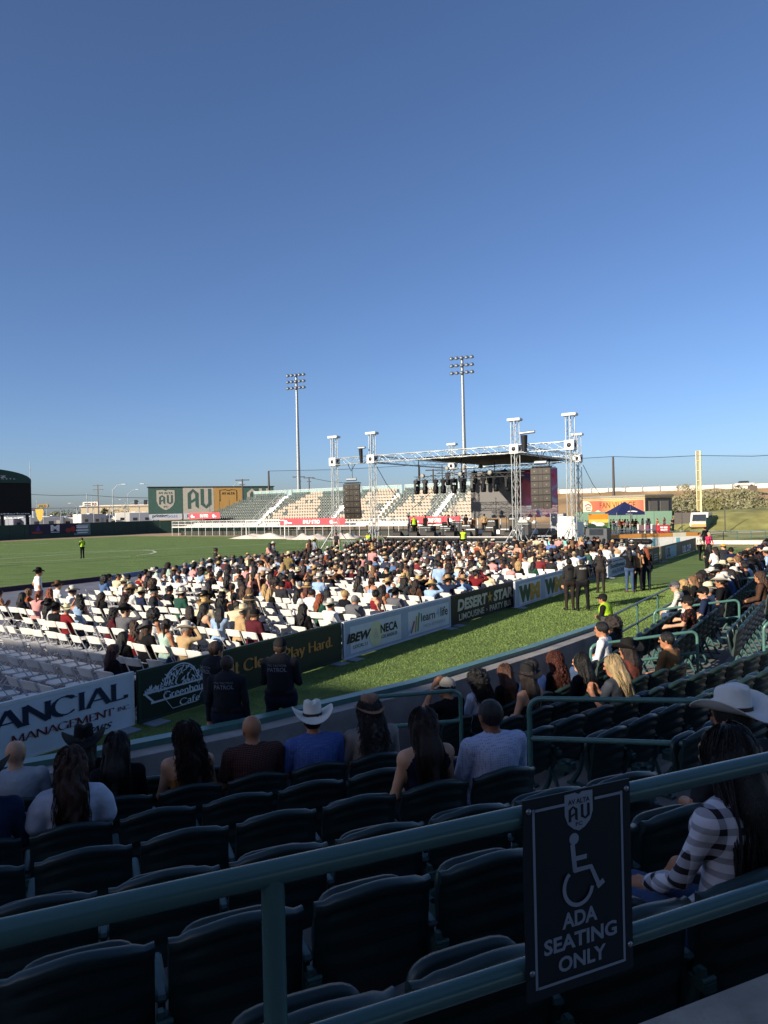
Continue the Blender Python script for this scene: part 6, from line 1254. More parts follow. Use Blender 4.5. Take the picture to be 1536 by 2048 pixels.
# van
vp_ = gnd(1403, 1061); vn = thing('parked_van', 'white passenger van with orange lower band facing the pitch', 'van', (vp_.x, vp_.y, 0), -math.pi / 2 - .55); m2 = MB()
prof = [(-2.6, .45), (2.1, .45), (2.5, .6), (2.55, 1.05), (1.95, 1.2), (1.5, 2.1), (1.2, 2.3), (-2.5, 2.3), (-2.65, 2.0)]; m2.prism(prof, -1.0, 1.0); m2.xform(Matrix(((1, 0, 0, 0), (0, 0, -1, 0), (0, 1, 0, 0), (0, 0, 0, 1)))); m2.obj('van_body', M_rvw, vn)
m2 = MB(); m2.poly([(1.98, -.82, 1.24), (1.98, .82, 1.24), (1.56, .76, 2.06), (1.56, -.76, 2.06)]); m2.obj('windscreen', M_lens, vn); MB().box((2.53, 0, .72), (.12, 1.7, .34)).obj('orange_grille_band', P_orange, vn); MB().box((2.45, 0, .48), (.3, 2.02, .18), bev=.04).obj('bumper', P_char, vn)
for y in (-.72, .72): MB().box((2.56, y, .95), (.08, .36, .2), bev=.03).obj('headlight', P_pale, vn)
for x in (-1.6, 1.6):
    for y in (-.95, .95): m3 = MB(); m3.lathe([(0, -.12), (.32, -.12), (.36, -.07), (.36, .07), (.32, .12), (0, .12)], 14); m3.xform(Matrix.Translation((x, y, .36)) @ Matrix.Rotation(math.pi / 2, 4, 'X')); w_ = m3.obj('wheel', M_black, vn)
for y in (-1.005, 1.005): MB().box((-.5, y, 1.65), (3.4, .02, .5)).obj('side_window', M_lens, vn)
# foul pole
fpp = at(1399, 1040, 96); fpo = thing('foul_pole', 'tall yellow foul pole with mesh wing', 'foul pole', (fpp.x, 96, 0)); zt2 = at(1398, 902, 96).z; M_yel = mat('pole_yellow', '#d6cb9c', .5, var=.08)
MB().tube([(.28, 0, 0), (.28, 0, zt2)], .13, 8).obj('pole', M_yel, fpo); MB().tube([(-.28, 0, 2.5), (-.28, 0, zt2)], .07, 6).obj('wing_edge', M_yel, fpo)
for z in np.linspace(2.5, zt2, 7): MB().tube([(-.28, 0, z), (.28, 0, z)], .06, 5).obj('wing_bar', M_yel, fpo)
mb = MB(); mb.poly([(-.25, .02, 2.5), (.2, .02, 2.5), (.2, .02, zt2), (-.25, .02, zt2)]); mb.obj('wing_mesh', mat('wing_mesh', '#b0a06c', .6, transl=.35), fpo)
# berm, path, fences and the low printed wall
mb = MB(); bc = at(1500, 1060, 92)
def berm(u, v):
    a = u * 2 - 1; b = v * 2 - 1; r = max(0, 1 - (a * a + b * b)); return (bc.x + 3.5 + a * 17, bc.y + 6 + b * 16, 2.6 * r ** .8 - .03)
mb.grid(berm, 26, 26); structure(mb.obj('grass_berm_hill', M_grass))
pth = [gnd(*p) for p in ((1290, 1075), (1420, 1066.5), (1560, 1062.5))]; sv, sf = stroke([(p.x, p.y) for p in pth], 1.6); mb = MB(); mb.add([(x, y, .012) for x, y in sv], sf); structure(mb.obj('concrete_path', M_bar))
lf = thing('lawn_railing', 'dark green two-rail fence across the lawn behind the pitch end', 'fence'); l0, l1 = gnd(1270, 1082), gnd(1560, 1084)
for z in (.95, .5): MB().tube([l0 + Vector((0, 0, z)), l1 + Vector((0, 0, z))], .035, 5).obj('fence_rail', M_green, lf)
for i in range(12): p = l0.lerp(l1, i / 11); MB().tube([p, p + Vector((0, 0, .95))], .035, 5).obj('fence_post', M_green, lf)
k0, k1 = gnd(1395, 1088), gnd(1530, 1088.5); c = (k0 + k1) / 2; MB().box((c.x, c.y, .14), ((k1 - k0).length, .3, .34), math.atan2((k1 - k0).y, (k1 - k0).x)).obj('low_concrete_wall', M_bar, label='low pale concrete kerb wall at the pitch corner', cat='wall')
pw0, pw1 = gnd(1180, 1102), gnd(1398, 1093); dv = pw1 - pw0; pw = thing('printed_low_wall', 'low white and orange printed wall behind the brown board', 'wall', pw0, math.atan2(dv.y, dv.x)); LW = dv.length
n_ = 8
for i in range(n_): MB().box(((i + .5) * LW / n_, 0, .5), (LW / n_ - .03, .12, .74)).obj('wall_panel', (M_white if i > 2 else P_frame), pw); MB().box(((i + .5) * LW / n_, 0, 1.02), (LW / n_ - .03, .14, .30)).obj('top_band', P_orange if i != 6 else P_cream, pw); MB().box(((i + .5) * LW / n_, 0, .07), (LW / n_ - .03, .14, .12)).obj('base_band', P_orange, pw)
for x in (LW * .55, LW * .78): print2d(pw, [rect(x, .18, .35, .6)], P_teal, .066, 'printed_mark')
print2d(pw, [stroke([(LW * .44, .25), (LW * .45, .7), (LW * .47, .5), (LW * .5, .72)], .06)], P_black, .066, 'printed_mark')
# picket of small props by the village: barricades, tables, red banner, posts
for i, (px, c) in enumerate(((1283, '#7a5f62'), (1297, '#7a5060'), (1310, '#6d5560'))):
    p = gnd(px, 1066.5); o = thing('crowd_barrier', 'white-framed barrier panel with dull pink cloth, %s from the tent' % ORD[i], 'barrier', p, .05, 'crowd barriers by the tent'); MB().box((0, 0, .6), (.62, .05, .8)).obj('barrier_cloth', mat('barrier_cloth_%d' % i, c, .8), o)
    for x in (-.42, .42): MB().box((x, 0, .55), (.14, .09, 1.1)).obj('barrier_post', M_white, o)
p = gnd(1326, 1067); o = thing('red_banner_table', 'red banner hung over a table by the village fence', 'banner', p, 0); MB().box((0, 0, .55), (1.4, .6, .9), bev=.03).obj('banner_cloth', mat('red_cloth', '#b5303a', .7), o); print2d(o, [rect(-.45, .62, .38, .2), rect(.0, .62, .42, .2), rect(-.4, .34, .8, .2)], M_white, .31)
for i, (px, py, w_) in enumerate(((1250, 1071, 1.2), (1268, 1074, 1.4), (1240, 1078, 1.5), (1226, 1082, 1.2), (1300, 1072, 1.6), (1255, 1066, .9))):
    p = gnd(px, py); o = thing('folding_table', 'small white folding table on the lawn by the stage end, %s from the crew' % ORD[i], 'table', p, .2 * i, 'white tables by the village'); MB().box((0, 0, .72), (w_, .7, .05)).obj('table_top', M_white, o)
    for x in (-.42, .42):
        for y in (-.28, .28): MB().tube([(x * w_, y, 0), (x * w_, y, .7)], .02, 4).obj('table_leg', M_steel, o)
for i, (px, pb, pt, Y) in enumerate(((1261, 1068, 1012, 80), (1363, 1064, 1010, 88), (1449, 1062, 1003, 84))): o, z = pole('lamp_post', ('slim dark post %s' % ('in front of the canopy tent', 'beside the dark slatted fence', 'on the path below the berm')[i]), 'pole', px, pt, Y, .07, m=M_np)
# small building at the right edge
eb = at(1519, 1060, 84); edg = thing('edge_building', 'tan kiosk building with green lower wall cut by the picture edge', 'building', (eb.x + 4.4, 84, 0), -.1); zt3 = at(1522, 972, 84).z
MB().box((4, 3, zt3 / 2), (8, 6, zt3)).obj('wall', M_stucco, edg); MB().box((4, 3, zt3 + .12), (8.8, 6.8, .28)).obj('roof', M_dark, edg); MB().box((1.2, -.05, zt3 * .55), (2.0, .1, zt3 * .45)).obj('door', mat('door_green', '#2f4f48', .6), edg)
# ================================================================== PEOPLE IN PLACE
random.seed(21); np.random.seed(21)
occupied = {}
CHECK = pattern('shirt_check_grey', 'plaid', '#b9bcc0', '#8e959c', (60, 60)); REDPLAID = pattern('shirt_plaid_red', 'plaid', '#3b1416', '#141218', (14, 14), c='#7a5a50'); DOTS = pattern('shirt_dots', 'dots', '#b6bdd4', '#8791b4', (58, 58)); BLUEP = pattern('shirt_blue_print', 'dots', '#4a629e', '#6076ac', (44, 44)); BWPLAID = pattern('shirt_plaid_white', 'plaid', '#c9c7ce', '#2a2428', (4.5, 5.2)); SPOT = pattern('shirt_spotted', 'floral', '#cfc9bb', '#6d6a66', (70, 70)); FLOR = pattern('dress_floral', 'floral', '#17120f', '#7a3a2c', (26, 26)); YPLAID = pattern('shirt_plaid_yellow', 'plaid', '#16130f', '#a8935c', (9, 9)); PPLAID = pattern('shirt_plaid_pink', 'plaid', '#c99a98', '#a8655f', (16, 16)); BWCHECK = pattern('shirt_check_bw', 'plaid', '#d0d0d0', '#2a2c34', (22, 22))
DENIM = mat('denim_cloth', '#2f4466', .9, var=.2, scale=10, bump=.4)
def person(pos, rz, label, me, hc, hair=None, haircol=None, hat=None, hatcol=None, top='#131316', yaw=0., pitch=0., hairmesh=None, group=None, scale=1.0, hatdz=0., extrahair=None):
    o = mkobj('person', me, None, pos, rz, label=label, cat='person', group=group); setcol(o, TOPCOL.get(top, top)); o.scale = (scale,) * 3
    dress(o, hc, hair, haircol, hat, hatcol, yaw, pitch, hairmesh, hatdz)
    if extrahair: q = mkobj('hair_locks', extrahair, o, tuple(hc)); q.rotation_euler = (pitch, 0, yaw); setcol(q, HAIRCOL.get(haircol, haircol))
    return o
ST = {'long': strands_mesh(520, .44, wave=.010, seed=1), 'vlong': strands_mesh(620, .62, wave=.008, spread=.16, seed=2), 'straight': strands_mesh(560, .40, wave=.003, spread=.12, seed=3), 'curl': strands_mesh(620, .26, curl=.013, big=.035, spread=.16, seed=4, r=.0036), 'curllong': strands_mesh(620, .36, curl=.012, wave=.02, big=.02, spread=.16, seed=5, r=.0034)}
def s_snap(lst, px): return min(lst, key=lambda q: abs(q[1] - px))
def sit_at(sec, k, px, **kw):
    e, n, a, row, seats = {'A': (eA, nA, aA, A_row, A_SEATS), 'B': (eB, nB, aB, B_row, B_SEATS), 'C': (eC, nC, aC, C_row, C_SEATS)}[sec]
    d, z = row(k); s_, p_ = s_snap([q for q in seats[k] if (sec, k, round(q[0], 3)) not in occupied], px); occupied[(sec, k, round(s_, 3))] = True
    turn = kw.pop('turn', 0.0); fwd = kw.pop('fwd', .13); dz = kw.pop('dz', -.03)
    pos = n * (d + fwd) + e * s_ + Vector((0, 0, z + dz)); bodykw = kw.pop('body'); h = kw.pop('h', .0125)
    me, hc = make_body(h, **bodykw); return person(pos, a + turn, me=me, hc=hc, yaw=bodykw.get('yaw', 0), pitch=bodykw.get('pitch', 0), **kw)
def puff(sh, cst, nek, hc): return [(sh[i] + V3(s * .045, .0, -.07), sh[i] + V3(s * .06, .01, -.16), .066, .070, ONE, 'top', .05) for i, s in enumerate((-1, 1))]
F = dict(fine=False)
# --- near section, shaded rows
sit_at('A', 3, 985, label='broad man in white shirt with blue dots, cropped grey hair, in the fourth row', body=dict(girth=1.22, skin=2, trousers=1, topmat=DOTS, arms='lap', top='tee'), hair='buzz', haircol='#1d1a19')
sit_at('A', 3, 860, label='woman in sleeveless navy top with long dark hair, next to the dotted shirt', body=dict(fem=True, skin=0, trousers=0, top='tank', arms='lap', girth=1.05), hair='long', haircol='dark brown', extrahair=ST['long'], top='#141a2c')
sit_at('A', 5, 500, label='bald man in dark red plaid shirt in front of the concrete wall', body=dict(girth=1.2, skin=1, topmat=REDPLAID, yaw=.12))
sit_at('A', 5, 615, label='man in white cowboy hat and bright blue printed shirt', body=dict(girth=1.28, skin=1, topmat=BLUEP, yaw=-.2, top='tee'), hair='short', haircol='black', hat='cowboy_wide', hatcol='#d8d2c4')
sit_at('A', 5, 738, label='person with long curly grey hair, tan hat and beige T-shirt', body=dict(girth=1.2, skin=1, top='tee'), hair='longcurly', haircol='#3c3836', hat='fedora', hatcol='#8a6a56', extrahair=ST['curllong'], top='#9a8d84')
sit_at('A', 5, 355, label='woman with bare shoulders, wavy dark hair and ochre strapless top', body=dict(fem=True, skin=0, top='strapless', girth=1.05, yaw=.3), hair='wavy', haircol='dark brown', extrahair=ST['curllong'], top='#a06a34')
sit_at('A', 5, 218, label='woman with straight black hair and black lace top beside the white blouse', body=dict(fem=True, skin=1, top='tee', yaw=-.2), hair='long', haircol='black', extrahair=ST['straight'], top='#14141a')
sit_at('A', 6, 62, label='bald man in pale grey checked shirt in the front row', body=dict(girth=1.15, skin=0, topmat=CHECK, yaw=-.35))
sit_at('A', 6, 132, label='person in wide black hat before the white serif board', body=dict(girth=1.0, skin=1), hair='long', haircol='black', hat='cowboy_wide', hatcol='black', top='black')
sit_at('A', 6, 8, label='person in beige bucket-shaped hat at the picture edge', body=dict(skin=1), hair='short', haircol='brown', hat='fedora', hatcol='#9a8872', top='grey')
sit_at('A', 4, 165, label='woman in white puff-sleeve blouse with long brown wavy hair', body=dict(fem=True, skin=0, top='tee', girth=1.12, extra=puff), hair='wavy', haircol='#3d261b', extrahair=ST['long'], top='#c9c9d2')
sit_at('A', 4, 8, label='person in black hat and dark denim jacket at the picture edge', body=dict(girth=1.15, skin=1, top='long', topmat=mat('dark_denim', '#1d2c4a', .9, bump=.4)), hair='long', haircol='black', hat='cowboy_wide', hatcol='black', yaw=.2) if False else sit_at('A', 4, 8, label='person in black hat and dark denim jacket at the picture edge', body=dict(girth=1.15, skin=1, top='long', topmat=mat('dark_denim', '#1d2c4a', .9, bump=.4)), hair='long', haircol='black', hat='cowboy_wide', hatcol='black')
pw_ = sit_at('A', 0, 1500, label='woman in striped plaid shirt and jeans with very long black hair', turn=.1, body=dict(fem=True, skin=1, top='long', topmat=BWPLAID, trousers=DENIM, legs='left', girth=1.12, arms=('knee', 'lap')), hair='long', haircol='black', extrahair=ST['vlong'], h=.0105)
pw_.location = pw_.location + eA * .10
sit_at('A', 1, 1492, label='person under a big white cowboy hat close to the railing', dz=-.05, body=dict(girth=1.1, skin=1, yaw=.2), hair='short', haircol='black', hat='cowboy_wide', hatcol='#dcd9d2', top='charcoal', hatdz=.005)
# --- turning section: choose the row that puts the head at the height seen in the photo
def B_best(px, pytop, hatted=0., only=None):
    best = None
    for k in B_SEATS:
        if only is not None and k not in only or not B_SEATS[k]: continue
        d, z = B_row(k); s_, p_ = s_snap(B_SEATS[k], px)
        if (('B', k, round(s_, 3)) in occupied) or abs(p_ - px) > 60: continue
        y = proj(nB * d + eB * s_ + Vector((0, 0, z + 1.30 + hatted)))[1]; err = abs(y - pytop) + abs(p_ - px) * .5
        if best is None or err < best[0]: best = (err, k)
    return best[1] if best else None
BL = [
 (852, 1333, .03, 'man in pale cap and black shirt raising a drink to his face', dict(skin=1, arms=('up', 'lap'), yaw=.5, fine=True), dict(hair='short', haircol='black', hat='cap', hatcol='#b9b09c', top='black')),
 (912, 1327, 0, 'woman with smooth black hair in black top beside the pale cap', dict(fem=True, skin=1, yaw=.2), dict(hair='long', haircol='black', top='black', extrahair='straight')),
 (975, 1310, 0, 'woman with big black curls and white top with a dark strap', dict(fem=True, skin=1, top='tee', topmat=mat('white_top', '#c4c6d2', .9, bump=.5)), dict(hair='curly', haircol='black', extrahair='curl')),
 (1012, 1305, 0, 'woman with long chestnut hair between the curls and the black hat', dict(fem=True, skin=0, yaw=-.2), dict(hair='long', haircol='#4a2c1e', extrahair='long', top='black')),
 (1046, 1306, .05, 'woman in black brimmed hat and off-shoulder black top', dict(fem=True, skin=0, top='strapless', yaw=-.3), dict(hair='long', haircol='dark brown', hat='gambler', hatcol='#1c1b1c', top='black')),
 (1070, 1283, 0, 'young man with short black curls and pale blue shirt looking aside', dict(skin=0, yaw=.9, topmat=mat('pale_blue_top', '#9fb4d4', .9)), dict(hair='short', haircol='black')),
 (1103, 1298, 0, 'woman with thick auburn curls in dark top', dict(fem=True, skin=1, yaw=-.2), dict(hair='longcurly', haircol='auburn', extrahair='curllong', top='black')),
 (1160, 1328, 0, 'woman in black with very long straight black hair and beige heels', dict(fem=True, skin=0, yaw=.1, shoe=mat('beige_heel', '#b08a68', .6)), dict(hair='long', haircol='black', extrahair='vlong', top='black')),
 (1255, 1308, 0, 'woman with long streaked blonde hair looking at her phone', dict(fem=True, skin=1, arms=('phone', 'phone'), yaw=.2, pitch=-.15, fine=True), dict(hair='long', haircol='#9a8560', extrahair='long', top='#3c4048')),
 (1287, 1262, .08, 'person in wide black cowboy hat with pale band and rust shirt', dict(girth=1.28, skin=1), dict(hair='long', haircol='dark brown', hat='cowboy_wide', hatcol='#151414', top='#6a3a30')),
 (1350, 1258, 0, 'man with wavy black hair in brown and tan jacket', dict(girth=1.1, skin=1, top='long', yaw=.3, topmat=mat('tan_jacket', '#8a6238', .85, var=.35, scale=4)), dict(hair='short', haircol='black'))]
for px, py, ht, lb, bk, pk in BL:
    k = B_best(px, py, ht)
    if k is None: continue
    if 'extrahair' in pk: pk['extrahair'] = ST[pk['extrahair']]
    sit_at('B', k, px, label=lb, body=bk, **pk)
# --- sunlit section along the fence
CL = [
 (0, 1212, 'man in white shirt and jeans leaning back in the front row', dict(skin=1, trousers=1, top='long', yaw=.2, topmat=mat('white_shirt', '#d2d2d4', .9, bump=.5)), dict(hair='short', haircol='black')),
 (0, 1243, 'man with dark curly hair in dark jacket beside the white shirt', dict(skin=1, top='long', yaw=.4), dict(hair='curly', haircol='#2a211b', top='charcoal')),
 (0, 1368, 'man in grey cap and spotted white shirt leaning on his knees', dict(skin=0, trousers=1, lean=.35, arms='knee', top='long', topmat=SPOT), dict(hair='short', haircol='grey', hat='cap', hatcol='grey')),
 (0, 1392, 'blonde woman beside the spotted shirt', dict(fem=True, skin=0, lean=.2), dict(hair='wavy', haircol='blonde', top='charcoal')),
 (0, 1408, 'woman with streaked brown hair leaning forward', dict(fem=True, skin=0, lean=.15), dict(hair='long', haircol='brown-blonde', top='black')),
 (0, 1424, 'woman with glossy black hair resting her chin on her arm', dict(fem=True, skin=0, lean=.25), dict(hair='long', haircol='black', top='pink')),
 (0, 1440, 'woman with black bob before the white hats', dict(fem=True, skin=0), dict(hair='bun', haircol='black', top='black')),
 (0, 1450, 'man in black cap looking towards the stage', dict(skin=0, yaw=-.9), dict(hair='short', haircol='black', hat='cap', hatcol='black', top='black')),
 (0, 1468, 'person in straw sun hat in the front row', dict(fem=True, skin=0), dict(hair='long', haircol='brown', hat='sun', hatcol='straw', top='cream')),
 (0, 1482, 'woman with tan-brown hair beside the straw hat', dict(fem=True, skin=0), dict(hair='long', haircol='brown-blonde', top='white')),
 (0, 1497, 'person in black cowboy hat before the white T-shirt', dict(skin=1), dict(hair='short', haircol='black', hat='cowboy', hatcol='black', top='pale blue')),
 (0, 1512, 'broad man in plain white T-shirt near the fence', dict(skin=1, girth=1.2), dict(hair='short', haircol='black', top='white')),
 (1, 1392, 'woman in dark floral dress and sunglasses behind the hoop rail', dict(fem=True, skin=0, topmat=FLOR, girth=1.15, arms='rest'), dict(hair='short', haircol='dark brown', hat='cap', hatcol='black')),
 (1, 1418, 'man in black cap with red sunglasses', dict(skin=0, yaw=.5), dict(hair='short', haircol='black', hat='cap', hatcol='black', top='navy')),
 (1, 1434, 'man in straw hat with black band and checked shirt', dict(skin=1, topmat=BWCHECK), dict(hair='short', haircol='grey', hat='fedora', hatcol='cream')),
 (1, 1448, 'man in white cowboy hat, nearer of the white-hat pair', dict(skin=1, girth=1.1), dict(hair='short', haircol='black', hat='cowboy_wide', hatcol='white', top='black')),
 (1, 1463, 'man in white cowboy hat, further of the white-hat pair', dict(skin=1, girth=1.1), dict(hair='short', haircol='black', hat='cowboy_wide', hatcol='white', top='charcoal')),
 (1, 1480, 'woman in belted tan jacket behind the rail', dict(fem=True, skin=0, top='long'), dict(hair='long', haircol='brown', hat='cowboy', hatcol='white', top='tan')),
 (1, 1500, 'person in dark jacket beside the belted tan jacket', dict(skin=1, top='long'), dict(hair='short', haircol='black', top='charcoal')),
 (1, 1520, 'person holding a white cup at the rail end', dict(skin=1, arms='phone'), dict(hair='long', haircol='brown', top='grey')),
 (0, 1520, 'man in tan cowboy hat with sunglasses at the row end', dict(skin=1, yaw=.8), dict(hair='short', haircol='black', hat='cowboy', hatcol='tan', top='grey')),
 (0, 1527, 'woman with dark brown hair at the far row end', dict(fem=True, skin=1), dict(hair='wavy', haircol='dark brown', top='black')),
 (2, 1530, 'person in brown jacket in the third sunlit row', dict(skin=1, top='long'), dict(hair='wavy', haircol='brown', top='brown'))]
for j, px, lb, bk, pk in CL:
    lst = [q for q in C_SEATS[j] if ('C', j, round(q[0], 3)) not in occupied and q[1] < 1575]
    if lst: sit_at('C', j, s_snap(lst, px)[1], label=lb, body=dict(bk), h=.02, **pk)
# standing far along the fence
def stand(px, py, rz, label, body, h=.014, scale=1.0, z=0.0, group=None, Y=None, **pk):
    p = gnd(px, py, z) if Y is None else Vector((at(px, 1100, Y).x, Y, z))
    me, hc = make_body(h, sit=False, **body); return person(p, rz, label, me, hc, yaw=body.get('yaw', 0), pitch=body.get('pitch', 0), scale=scale, group=group, **pk), hc
stand(1427, 1128, -.4, 'woman in white T-shirt and jeans standing by the fence end', dict(fem=True, skin=0, trousers=1, yaw=.6), .02, Y=33.5, hair='pony', haircol='dark brown', top='white', z=.25) if False else None
for px, Y, lb, bk, pk in ((1430, 29.0, 'woman in white T-shirt and jeans standing at the far fence', dict(fem=True, skin=0, trousers=1, yaw=.7), dict(hair='wavy', haircol='dark brown', top='white')), (1418, 31.5, 'woman with long black hair standing behind the white T-shirt', dict(fem=True, skin=0), dict(hair='long', haircol='black', top='black')), (1447, 31, 'person in yellow cap standing among the far fence group', dict(skin=0, yaw=.8), dict(hair='short', haircol='black', hat='cap', hatcol='#b08d3c', top='charcoal')), (1462, 28.5, 'man in dark cap with yellow badge at the far fence', dict(skin=1), dict(hair='short', haircol='black', hat='cap', hatcol='black', top='navy')), (1520, 29.5, 'man in blue cap and black top at the far fence end', dict(skin=0, yaw=.8), dict(hair='short', haircol='black', hat='cap', hatcol='navy', top='black')), (1500, 27, 'person in dark jacket seated high at the far fence', dict(skin=1), dict(hair='short', haircol='black', top='charcoal'))): stand(px, 0, TH - math.pi / 2 + .6, lb, bk, .02, Y=Y, z=-.05, **pk)
EXTRA = []
for j in (0, 1):
    for s_, px in C_SEATS[j]:
        if 1398 + 36 * j < px < 1570 and ('C', j, round(s_, 3)) not in occupied and random.Random(int(s_ * 100) + j).random() < (.8, .75, .45, .3)[j]: occupied[('C', j, round(s_, 3))] = True; EXTRA.append((j, s_, px))
# --- seats (after the people, so that taken seats are folded down)
def put_seats(sec, SE, e, n, a, row, rowname):
    for k in sorted(SE):
        d, z = row(k); vis = sorted(SE[k], key=lambda q: q[1])
        for i, (s_, px) in enumerate(vis):
            oc = (sec, k, round(s_, 3)) in occupied; last = (i == len(vis) - 1) and sec != 'C'
            st_ = 'taken' if oc else 'empty'; seat(n * d + e * s_ + Vector((0, 0, z)), a, '%s dark green stadium seat, %s seat in the %s' % (st_, ORD[i], rowname(k)), oc, end=last, detail=sec != 'C')
put_seats('A', A_SEATS, eA, nA, aA, A_row, lambda k: '%s row beyond the railing' % ORD[k])
put_seats('B', B_SEATS, eB, nB, aB, B_row, lambda k: '%s row across the aisle' % ORD[k + 4])
put_seats('C', C_SEATS, eC, nC, aC, C_row, lambda k: '%s sunlit row from the fence' % ORD[k])
# sports bottle with orange cap in a cup holder
p = onA(1303, 1.75, 1.98); bt = thing('drink_bottle', 'clear drink bottle with orange cap beside the jeans', 'bottle', (p.x, p.y, 1.80)); MB().lathe([(0, 0), (.034, 0), (.036, .02), (.036, .12), (.03, .15), (.018, .165)], 14).obj('bottle_body', mat('clear_plastic', '#5b6470', .12, transl=.4), bt); MB().lathe([(.019, .165), (.021, .167), (.021, .195), (0, .197)], 14).obj('bottle_cap', mat('orange_cap', '#b0502c', .5), bt)
# ------------------------------------------------------------------ people on the pitch edge
def badge(o, shapes_, m, off, curve=1.4, name='back_lettering'):
    mb = MB()
    for vs, fs in shapes_: mb.add([(q[0], -(off - curve * q[0] ** 2), q[1]) for q in vs], fs)
    mb.obj(name, m, o)
P_tag = mat('uniform_print', '#6f7680', .7, var=.1); NAVYU = mat('navy_uniform', '#0e121c', .85, var=.2, scale=9, bump=.5); BLKU = mat('black_uniform', '#1b1a1a', .85, var=.25, scale=8, bump=.5); VESTB = lambda sh, cst, nek, hc: [(cst + V3(0, -.01, -.22), cst + V3(0, -.01, .06), .15, .155, (1.16, .95, 1), 'top', .015), (cst + V3(-.10, 0, -.30), cst + V3(.10, 0, -.30), .115, .115, (1.05, 1.1, .55), 'top', .01)]
def patrol(px, Y, rz, label, hair, hat=None, sc_=1.0, body={}):
    bk = dict(skin=0, trousers=2, top='long', topmat=NAVYU, girth=1.12, arms='front', extra=VESTB, legs='wide'); bk.update(body)
    o, hc = stand(px, 0, rz, label, bk, .0125, sc_, 0.0, Y=Y, hair=hair, haircol='#3a2a20', hat=hat, hatcol='#17181a'); z = 1.36
    badge(o, [words('PSG TACTICAL', -.13, z + .035, .26, .028, .01), words('PATROL', -.13, z - .035, .26, .055, .02)], P_tag, .199, 1.2)
    MB().box((.14, -.10, .98), (.05, .06, .12), bev=.01).obj('belt_pouch', M_black, o); MB().box((-.16, -.04, .93), (.06, .09, .2), bev=.01).obj('holster', M_black, o); return o
patrol(556, 9.75, -.12, 'broad patrol officer in navy uniform and cap watching the boards', 'buzz', 'cap', 1.02); patrol(449, 9.15, -.05, 'shorter patrol officer with cropped hair in front of the green board', 'buzz', None, .965, dict(arms='down')); patrol(427, 9.85, -.75, 'patrol officer with light brown hair half hidden behind his colleague', 'short', None, 1.0, dict(skin=0))
o, hc = stand(1166, 1222, -.15, 'security guard in black with printed back, nearer the boards', dict(skin=0, trousers=0, top='long', topmat=BLKU, girth=1.12, legs='wide', arms='front', extra=VESTB), hair='buzz', haircol='#2a2420'); badge(o, [words('SECURITY', -.11, 1.40, .22, .05, .02)], M_white, .199, 1.2)
o, hc = stand(1140, 1221, .05, 'uniformed guard in black vest with hair in a bun', dict(fem=True, skin=0, trousers=4, top='long', topmat=BLKU, girth=1.12, arms='down', extra=VESTB), hair='bun', haircol='black'); MB().box((.16, 0, .98), (.06, .1, .18), bev=.01).obj('holster', M_black, o); badge(o, [rect(-.1, 1.36, .2, .09)], M_black, .199, 1.2, name='back_panel')
stand(1202, 1187, -.2, 'woman in brown leggings and jacket with hands on hips', dict(fem=True, skin=0, trousers=4, top='long', arms='hip', topmat=mat('brown_jacket', '#2a2320', .85)), hair='pony', haircol='#2a1712')
stand(1260, 1185, -.1, 'woman in jeans and brown boots shading her eyes', dict(fem=True, skin=0, trousers=1, top='long', arms=('shade', 'down'), shoe=mat('brown_boot', '#5a3826', .6)), hair='long', haircol='black', top='black', extrahair=None)
stand(1277, 1183, -.25, 'woman in tan bare-back top between her two friends', dict(fem=True, skin=0, trousers=0, top='tank', arms='lap', yaw=.5), hair='pony', haircol='dark brown', top='#8a6a4a')
stand(1294, 1181, .1, 'woman with long copper hair in navy flared jeans', dict(fem=True, skin=0, trousers=2, top='long', arms=('shade', 'down')), hair='wavy', haircol='copper', top='#1c1718')
vm, hc = stand(1213, 0, .95, 'man in hi-vis yellow vest and black cap leaning on the wall', dict(skin=1, trousers=0, top='vest', girth=1.38, arms='front', lean=.22, fine=True), .0125, .88, Y=15.7, hair='short', haircol='black', hat='cap', hatcol='black', top='#1d1b1c')
stand(1400, 1121, math.pi + .25, 'woman in pale patterned shirt and black jacket walking towards the camera', dict(fem=True, skin=1, trousers=0, top='long', legs='stride', topmat=SPOT), hair='short', haircol='dark brown', scale=.98)
stand(1419, 1122, math.pi + .2, 'woman in magenta vest and khaki trousers walking arm in arm', dict(fem=True, skin=0, trousers=3, top='long', legs='stride', topmat=mat('magenta_knit', '#b02a52', .9)), hair='short', haircol='#9a8c78')
stand(1411, 1101, .2, 'person in black backpack and green top walking away', dict(skin=1, trousers=0, top='long'), hair='short', haircol='black', hat='cap', hatcol='black', top='black')
stand(165, 1117, 1.0, 'steward in yellow vest on the open pitch taking a photo', dict(skin=2, trousers=0, top='vest', arms=('phone', 'phone')), .02, hair='short', haircol='black', hat='cap', hatcol='black', top='black')
# ------------------------------------------------------------------ folding chairs
M_plas = mat('white_chair_plastic', '#dedad0', .42, var=.05, scale=6); M_cfr = mat('chair_tube', '#cfcdc8', .35, var=.05)
mb = MB(); mb.grid(lambda u, v: ((u - .5) * .42, -.185 - .035 * (1 - (2 * u - 1) ** 2) - .06 * v, .69 + .14 * v + (.015 * (1 - (2 * u - 1) ** 4) if v > .5 else 0)), 9, 4); mb.grid(lambda u, v: ((u - .5) * .42, -.200 - .035 * (1 - (2 * u - 1) ** 2) - .06 * v, .69 + .14 * v + (.015 * (1 - (2 * u - 1) ** 4) if v > .5 else 0)), 9, 4, flip=True); mb.tube([((u - .5) * .44, -.252 - .035 * (1 - (2 * u - 1) ** 2), .832 + .015 * (1 - (2 * u - 1) ** 4)) for u in np.linspace(0, 1, 9)], .011, 5); ME_cb = mb.mesh('backrest', M_plas)
